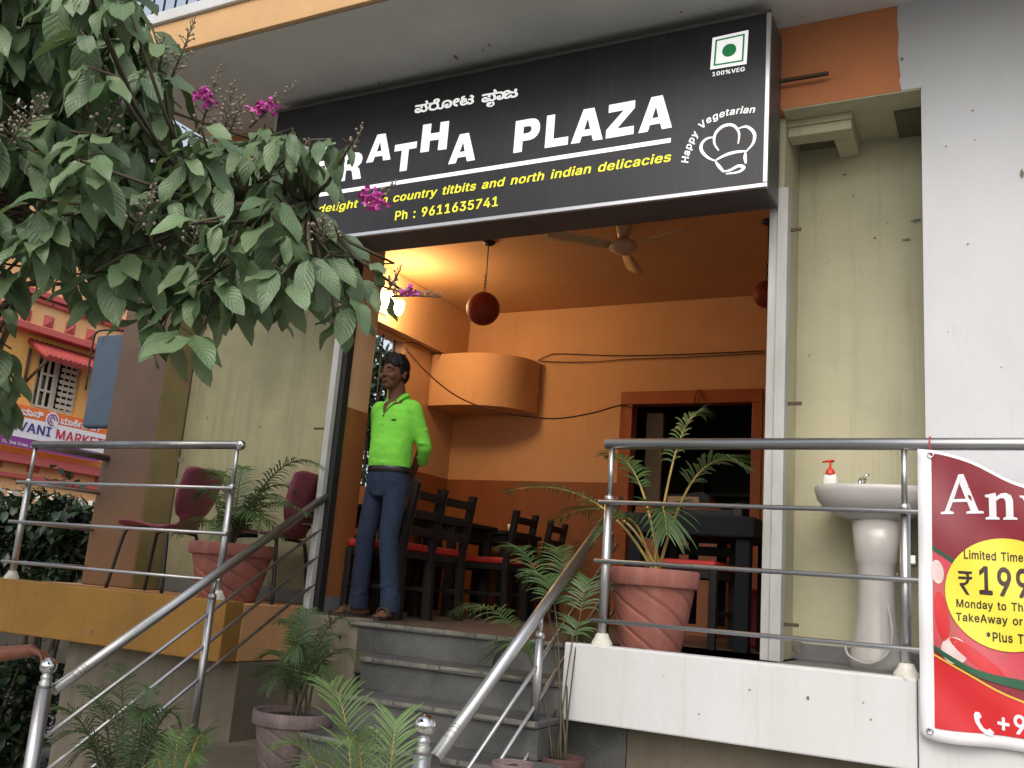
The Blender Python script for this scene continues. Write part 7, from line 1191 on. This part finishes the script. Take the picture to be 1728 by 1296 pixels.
def hair(c, root, sc=1.0, seed=1):
    c = Vector(c); rnd2 = random.Random(seed); h = MB()
    ell(h, c + Vector((0, .018, .052)) * sc, (.084 * sc, .098 * sc, .086 * sc)); ell(h, c + Vector((0, .055, .01)) * sc, (.073 * sc, .058 * sc, .07 * sc))
    for s_ in (-1, 1): ell(h, c + Vector((s_ * .072, .012, .035)) * sc, (.014 * sc, .045 * sc, .040 * sc)); ell(h, c + Vector((s_ * .0725, -.018, .015)) * sc, (.007 * sc, .012 * sc, .025 * sc))
    for k in range(26):
        a1 = -1.45 + 2.9 * k / 25; x = math.sin(a1) * .072; y = -.085 * math.cos(a1) + .01
        capsule(h, c + Vector((x * .85, y * .8, .108 + rnd2.uniform(-.012, .016))) * sc, .017 * sc, c + Vector((x + rnd2.uniform(0, .02), y * 1.05 - .002, .055 + rnd2.uniform(-.018, .012))) * sc, .006 * sc, 8)
    for k in range(30):
        a1 = rnd2.uniform(0, 6.28); q = rnd2.uniform(.2, 1); p = c + Vector((math.cos(a1) * .065 * q, math.sin(a1) * .075 * q + .01, .125 - .03 * q * q)) * sc
        capsule(h, p, .012 * sc, p + Vector((rnd2.uniform(-.02, .02), rnd2.uniform(-.025, .015), .008)) * sc, .007 * sc, 8)
    return fuse(h, .0055, 3).build('hair', M['hair'], root)

# the standing man
pm = at(648, 1042, Y=5.02)
MAN = thing('person', 'man in lime green shirt and blue jeans standing at the entrance, hands behind his back', 'person', (0, 0, 0))
HS = 1.05; HC = Vector((-.012, -.030, 1.550)); ANK = {-1: Vector((-.150, .0, .09)), 1: Vector((.175, -.055, .09))}; KNE = {-1: Vector((-.115, -.035, .50)), 1: Vector((.118, -.070, .50))}
mb = MB(); head(mb, HC, HS)
capsule(mb, (0, .02, 1.34), .066, (-.01, .0, 1.48), .060); ell(mb, (0, .005, 1.335), (.10, .082, .055))
rings(mb, [(0, .01, .80, .14, .10), (0, .01, .95, .135, .10), (0, .012, 1.12, .14, .10), (0, .012, 1.27, .15, .098), (0, .012, 1.34, .11, .075)])
for s_ in (-1, 1):
    capsule(mb, (s_ * .15, .02, 1.31), .045, (s_ * .205, .10, 1.09), .036); capsule(mb, (s_ * .205, .10, 1.09), .036, (s_ * .06, .195, .95), .026)
    hand(mb, (s_ * .055, .20, .945), (-s_ * .85, .12, -.45), (0, 1, .1), .95, .5, -s_)
    capsule(mb, (s_ * .085, .01, .82), .075, KNE[s_], .05); capsule(mb, KNE[s_], .05, ANK[s_], .036)
    fd = Vector((-.62, -.78, 0)) if s_ < 0 else Vector((.25, -.97, 0)); fd.normalize(); fs_ = Vector((-fd.y, fd.x, 0))
    capsule(mb, ANK[s_] - fd * .04 - Vector((0, 0, .05)), .034, ANK[s_] + fd * .10 - Vector((0, 0, .058)), .030)
    for k in range(5): capsule(mb, ANK[s_] + fd * .10 + fs_ * (k - 2) * .016 - Vector((0, 0, .062)), .013, ANK[s_] + fd * (.165 - .008 * abs(k - 1)) + fs_ * (k - 2) * .019 - Vector((0, 0, .070)), .0095, 8)
body = fuse(mb, .0065, 3).build('body', M['skin'], MAN)
face_parts(HC, body, HS); hair(HC, MAN, HS)
sh_ = MB()
rings(sh_, [(0, .005, .915, .152, .118), (0, .002, .95, .158, .126), (0, -.002, 1.02, .160, .130), (0, .0, 1.10, .160, .126), (0, .004, 1.18, .168, .124), (0, .008, 1.26, .176, .118), (0, .012, 1.315, .168, .108), (0, .016, 1.355, .132, .092, .012), (0, .018, 1.385, .092, .078, .045), (0, .018, 1.40, .074, .070, .055)], 36, 2.1)
for s_ in (-1, 1):
    A_, E_, W_ = Vector((s_ * .152, .015, 1.315)), Vector((s_ * .215, .105, 1.09)), Vector((s_ * .150, .17, 1.015))
    ell(sh_, A_ + Vector((-s_ * .01, 0, .004)), (.068, .070, .066)); capsule(sh_, A_, .066, E_, .050); capsule(sh_, E_, .050, W_, .043)
    rnd3 = random.Random(5)
    for k in range(9):
        t = k / 8; q = E_.lerp(A_, .55 * (1 - t * 1.4)) if t < .7 else E_.lerp(W_, (t - .7) / .3 * .9)
        o1 = Vector((rnd3.uniform(-.012, .012), rnd3.uniform(-.012, .012), 0)); ell(sh_, q + o1, (.054, .054, .011 + .004 * rnd3.random()))
for (x0, y0, z0, x1, y1, z1) in ((.13, -.07, 1.22, -.02, -.128, 1.12), (.14, -.06, 1.10, -.03, -.132, 1.04), (-.12, -.06, 1.12, -.03, -.128, 1.09), (.15, -.04, .99, .05, -.125, .965), (-.06, -.118, .97, .06, -.126, .955), (.14, -.05, 1.16, .06, -.112, 1.09)):
    capsule(sh_, (x0, y0, z0), .009, (x1, y1, z1), .003)
SHT = fuse(sh_, .008, 4).build('shirt', M['shirt'], MAN)
co = MB(); ci = MB()
def collar(mb, o1, lift):
    rows = []
    for k in range(25):
        a1 = R(-58) + R(296) * k / 24; ca, sa = math.cos(a1 + R(0)), math.sin(a1)
        a2 = a1 - 0; x = math.sin(a2 - R(90)) ; 
        ang = R(-90) + R(28) + R(304) * k / 24; cx_, sy_ = math.cos(ang), math.sin(ang)
        fr_ = max(0, -sy_); z = 1.395 + .018 * sy_ - .055 * fr_ ** 3
        rows.append([Vector((cx_ * (.074 + o1), .016 + sy_ * (.070 + o1), z)), Vector((cx_ * (.070 + o1), .016 + sy_ * (.066 + o1), z + lift)), Vector((cx_ * (.086 + o1 * 1.5), .016 + sy_ * (.083 + o1 * 1.5), z + lift * .30 - .012 * fr_))])
    mb.sheet(rows)
collar(co, .001, .036); co.build('collar', M['shirt'], SHT, solid=.003)
rows = [[Vector((math.cos(a1) * .068, .016 + math.sin(a1) * .064, 1.40 + .018 * math.sin(a1) - .055 * max(0, -math.sin(a1)) ** 3 + h)) for h in (-.012, .034)] for a1 in [R(-58) + R(296) * k / 24 for k in range(25)]]
ci.sheet(rows).build('collar_lining', M['shirt_dark'], SHT, solid=.002)
vn = MB(); vn.add([(-.022, -.108, 1.318), (.012, -.110, 1.316), (-.004, -.124, 1.262)], [(0, 2, 1)])
sv = [v.co.copy() for v in SHT.data.vertices]
def front(x, z): return min(v.y for v in sv if abs(v.x - x) < .014 and abs(v.z - z) < .012)
vp = MB(); rows = []
for k in range(9):
    z = 1.385 - .115 * k / 8; w = .040 * (1 - k / 8) ** .8 + .001; rows.append([Vector((-.004 + w * u, min(front(max(-.05, min(.05, -.004 + w * u)), z), front(-.004, z) + .004) - .003, z)) for u in (-1, -.5, 0, .5, 1)])
vp.sheet(rows).build('open_neckline', M['skin'], body)
for s_ in (-1, 1):
    lp2 = MB(); rows = []
    for k in range(7):
        z = 1.398 - .095 * k / 6; x0 = -.004 + s_ * (.040 * (1 - k / 7.5) ** .8 + .002); w = s_ * .024 * math.sin(math.pi * min(1, .25 + .75 * k / 6)) + s_ * .003
        rows.append([Vector((x0 + w * u, front(max(-.07, min(.07, x0 + w * u)), min(z, 1.38)) - .006 - .003 * (1 - u), z)) for u in (0, .5, 1)])
    lp2.sheet(rows).build('lapel', M['shirt'], SHT, solid=.002)
bu = MB().ball((-.004, front(-.004, 1.262) - .002, 1.262), .0055, 10, 6).ball((-.004, front(-.004, 1.20), 1.20), .003, 10, 6); bu.build('buttons', M['shirt_dark'], SHT)
em_ = MB().obox((.085, front(.085, 1.235) - .001, 1.235), (1, .3, .12), (0, 1, 0), (0, 0, 1), .016, .003, .0045); em_.build('chest_emblem', M['shirt_dark'], SHT, bevel=.002)
jn = MB()
rings(jn, [(0, .008, .945, .150, .116), (0, .008, .90, .158, .124), (0, .012, .84, .166, .128), (0, .012, .77, .160, .118), (0, .01, .74, .12, .09)], 32)
for s_ in (-1, 1):
    H_ = Vector((s_ * .082, .01, .82)); capsule(jn, H_, .090, KNE[s_], .066); capsule(jn, KNE[s_], .066, ANK[s_] + Vector((0, .005, .01)), .060)
    rings(jn, [(ANK[s_].x, ANK[s_].y + .004, .045, .064, .068), (ANK[s_].x, ANK[s_].y + .004, .10, .066, .068), (ANK[s_].x, ANK[s_].y, .16, .060, .062)], 20)
    rj = random.Random(8 + s_)
    for k in range(16):
        t = rj.choice((rj.uniform(.02, .32), rj.uniform(.02, .25), rj.uniform(.85, 1.05))); q = ANK[s_].lerp(KNE[s_], t); a1 = rj.uniform(0, 6.28); r_ = .0585 + .004 * t
        p_ = [q + Vector((math.cos(a1 + d_) * r_, math.sin(a1 + d_) * r_, .012 * math.sin(d_ * 2 + k))) for d_ in (-.7, -.25, .25, .7)]
        for m_ in range(3): capsule(jn, p_[m_], .0075, p_[m_ + 1], .0075, 8)
for k in range(5):
    a1 = -1.57 + (k - 2) * .3; capsule(jn, (math.cos(a1) * .13, .01 + math.sin(a1) * .11, .80), .008, (math.cos(a1) * .15 * .6, .01 + math.sin(a1) * .115, .755), .010, 8)
JN = fuse(jn, .008, 4).build('jeans', M['jeans'], MAN)
bl = MB(); rows = [[Vector((math.cos(a1) * (.160 + o1), .008 + math.sin(a1) * (.126 + o1), z)) for z, o1 in ((.905, .002), (.91, .006), (.94, .006), (.945, .002))] for a1 in [i * math.pi / 24 for i in range(49)]]
bl.sheet(rows).build('belt', M['belt'], MAN)
for s_ in (-1, 1):
    fd = Vector((-.62, -.78, 0)) if s_ < 0 else Vector((.25, -.97, 0)); fd.normalize(); fs_ = Vector((-fd.y, fd.x, 0)); sl = MB(); c = Vector((ANK[s_].x, ANK[s_].y, 0)); poly = []
    for k in range(20):
        a1 = 2 * math.pi * k / 20; poly.append(c + fd * (.055 + .135 * math.cos(a1)) + fs_ * ((.040 + .010 * math.cos(a1)) * math.sin(a1)) + Vector((0, 0, .001)))
    sl.prism(poly, (0, 0, .02)); so = sl.build('sandal', M['shoe'], MAN, bevel=.004)
    stp = MB()
    for q in (.06, .095): stp.tube(smooth_path([c + fd * q - fs_ * .042 + Vector((0, 0, .02)), c + fd * q - fs_ * .03 + Vector((0, 0, .06)), c + fd * q + Vector((0, 0, .072)), c + fd * q + fs_ * .03 + Vector((0, 0, .06)), c + fd * q + fs_ * .042 + Vector((0, 0, .02))], 4), .011, 8)
    stp.build('strap', M['shoe'], so)
MAN.location = (pm.x - .10, 5.05, FL); MAN.scale = (.90, .95, 1.0); MAN.rotation_euler = (0, 0, R(-4))

# the second person at the left edge: only the forearm and the hand on the ball reach into the photo
W_ = at(52, 1098, Y=LBALL.y + .02); EL = at(-75, 1112, Y=LBALL.y - .06); base2 = Vector((EL.x - .34, LBALL.y - .22, -1.25))
P2 = thing('person', 'person at the left edge resting a bare forearm on the ball newel', 'person', base2)
mb = MB(); b = base2; hc2 = b + Vector((0, 0, 1.575)); head(mb, hc2)
capsule(mb, b + Vector((0, .02, 1.34)), .06, b + Vector((0, 0, 1.50)), .052)
rings(mb, [(b.x, b.y, b.z + .80, .14, .10), (b.x, b.y, b.z + .95, .135, .10), (b.x, b.y, b.z + 1.12, .14, .10), (b.x, b.y, b.z + 1.27, .15, .098), (b.x, b.y, b.z + 1.36, .10, .07)])
SHD = b + Vector((.16, .04, 1.32)); capsule(mb, SHD, .045, EL, .042); capsule(mb, EL, .046, W_, .030)
capsule(mb, b + Vector((-.16, .02, 1.32)), .045, b + Vector((-.22, .04, 1.05)), .037); capsule(mb, b + Vector((-.22, .04, 1.05)), .036, b + Vector((-.20, -.04, .82)), .026); hand(mb, b + Vector((-.20, -.04, .82)), (0.02, -.1, -1), (1, 0, 0), .95, .4, 1)
fl = Vector((LBALL.x + .02, LBALL.y + .02, LBALL.z + .03)) - W_
hand(mb, W_, (fl.x, fl.y, fl.z * .55), (0, -.25, -1), 1.0, .62, 1)
for s_ in (-1, 1):
    capsule(mb, b + Vector((s_ * .085, 0, .82)), .075, b + Vector((s_ * .10, -.02, .48)), .05); capsule(mb, b + Vector((s_ * .10, -.02, .48)), .05, b + Vector((s_ * .10, .02, .09)), .036); capsule(mb, b + Vector((s_ * .10, .05, .045)), .034, b + Vector((s_ * .11, -.12, .035)), .030)
bd2 = fuse(mb, .006, 3).build('body', M['skin2'], P2)
face_parts(hc2, bd2); hair(hc2, P2, 1.0, 3)
s2 = MB(); rings(s2, [(b.x, b.y, b.z + .88, .165, .125), (b.x, b.y, b.z + 1.05, .162, .125), (b.x, b.y, b.z + 1.25, .175, .118), (b.x, b.y + .01, b.z + 1.34, .15, .10), (b.x, b.y + .015, b.z + 1.39, .09, .075), (b.x, b.y + .015, b.z + 1.41, .075, .068)])
capsule(s2, SHD, .066, SHD.lerp(EL, .62), .058); capsule(s2, b + Vector((-.155, .02, 1.32)), .066, b + Vector((-.20, .035, 1.14)), .058)
fuse(s2, .009, 4).build('shirt', M['shirt2'], P2)
t2 = MB(); rings(t2, [(b.x, b.y, b.z + .95, .152, .115), (b.x, b.y, b.z + .85, .165, .125), (b.x, b.y, b.z + .76, .158, .115)])
for s_ in (-1, 1): capsule(t2, b + Vector((s_ * .083, 0, .82)), .09, b + Vector((s_ * .10, -.02, .48)), .066); capsule(t2, b + Vector((s_ * .10, -.02, .48)), .066, b + Vector((s_ * .10, .01, .11)), .058)
fuse(t2, .009, 4).build('trousers', M['shirt_dark'], P2)
for o in bpy.data.objects:
    if '_o' in o: del o['_o']
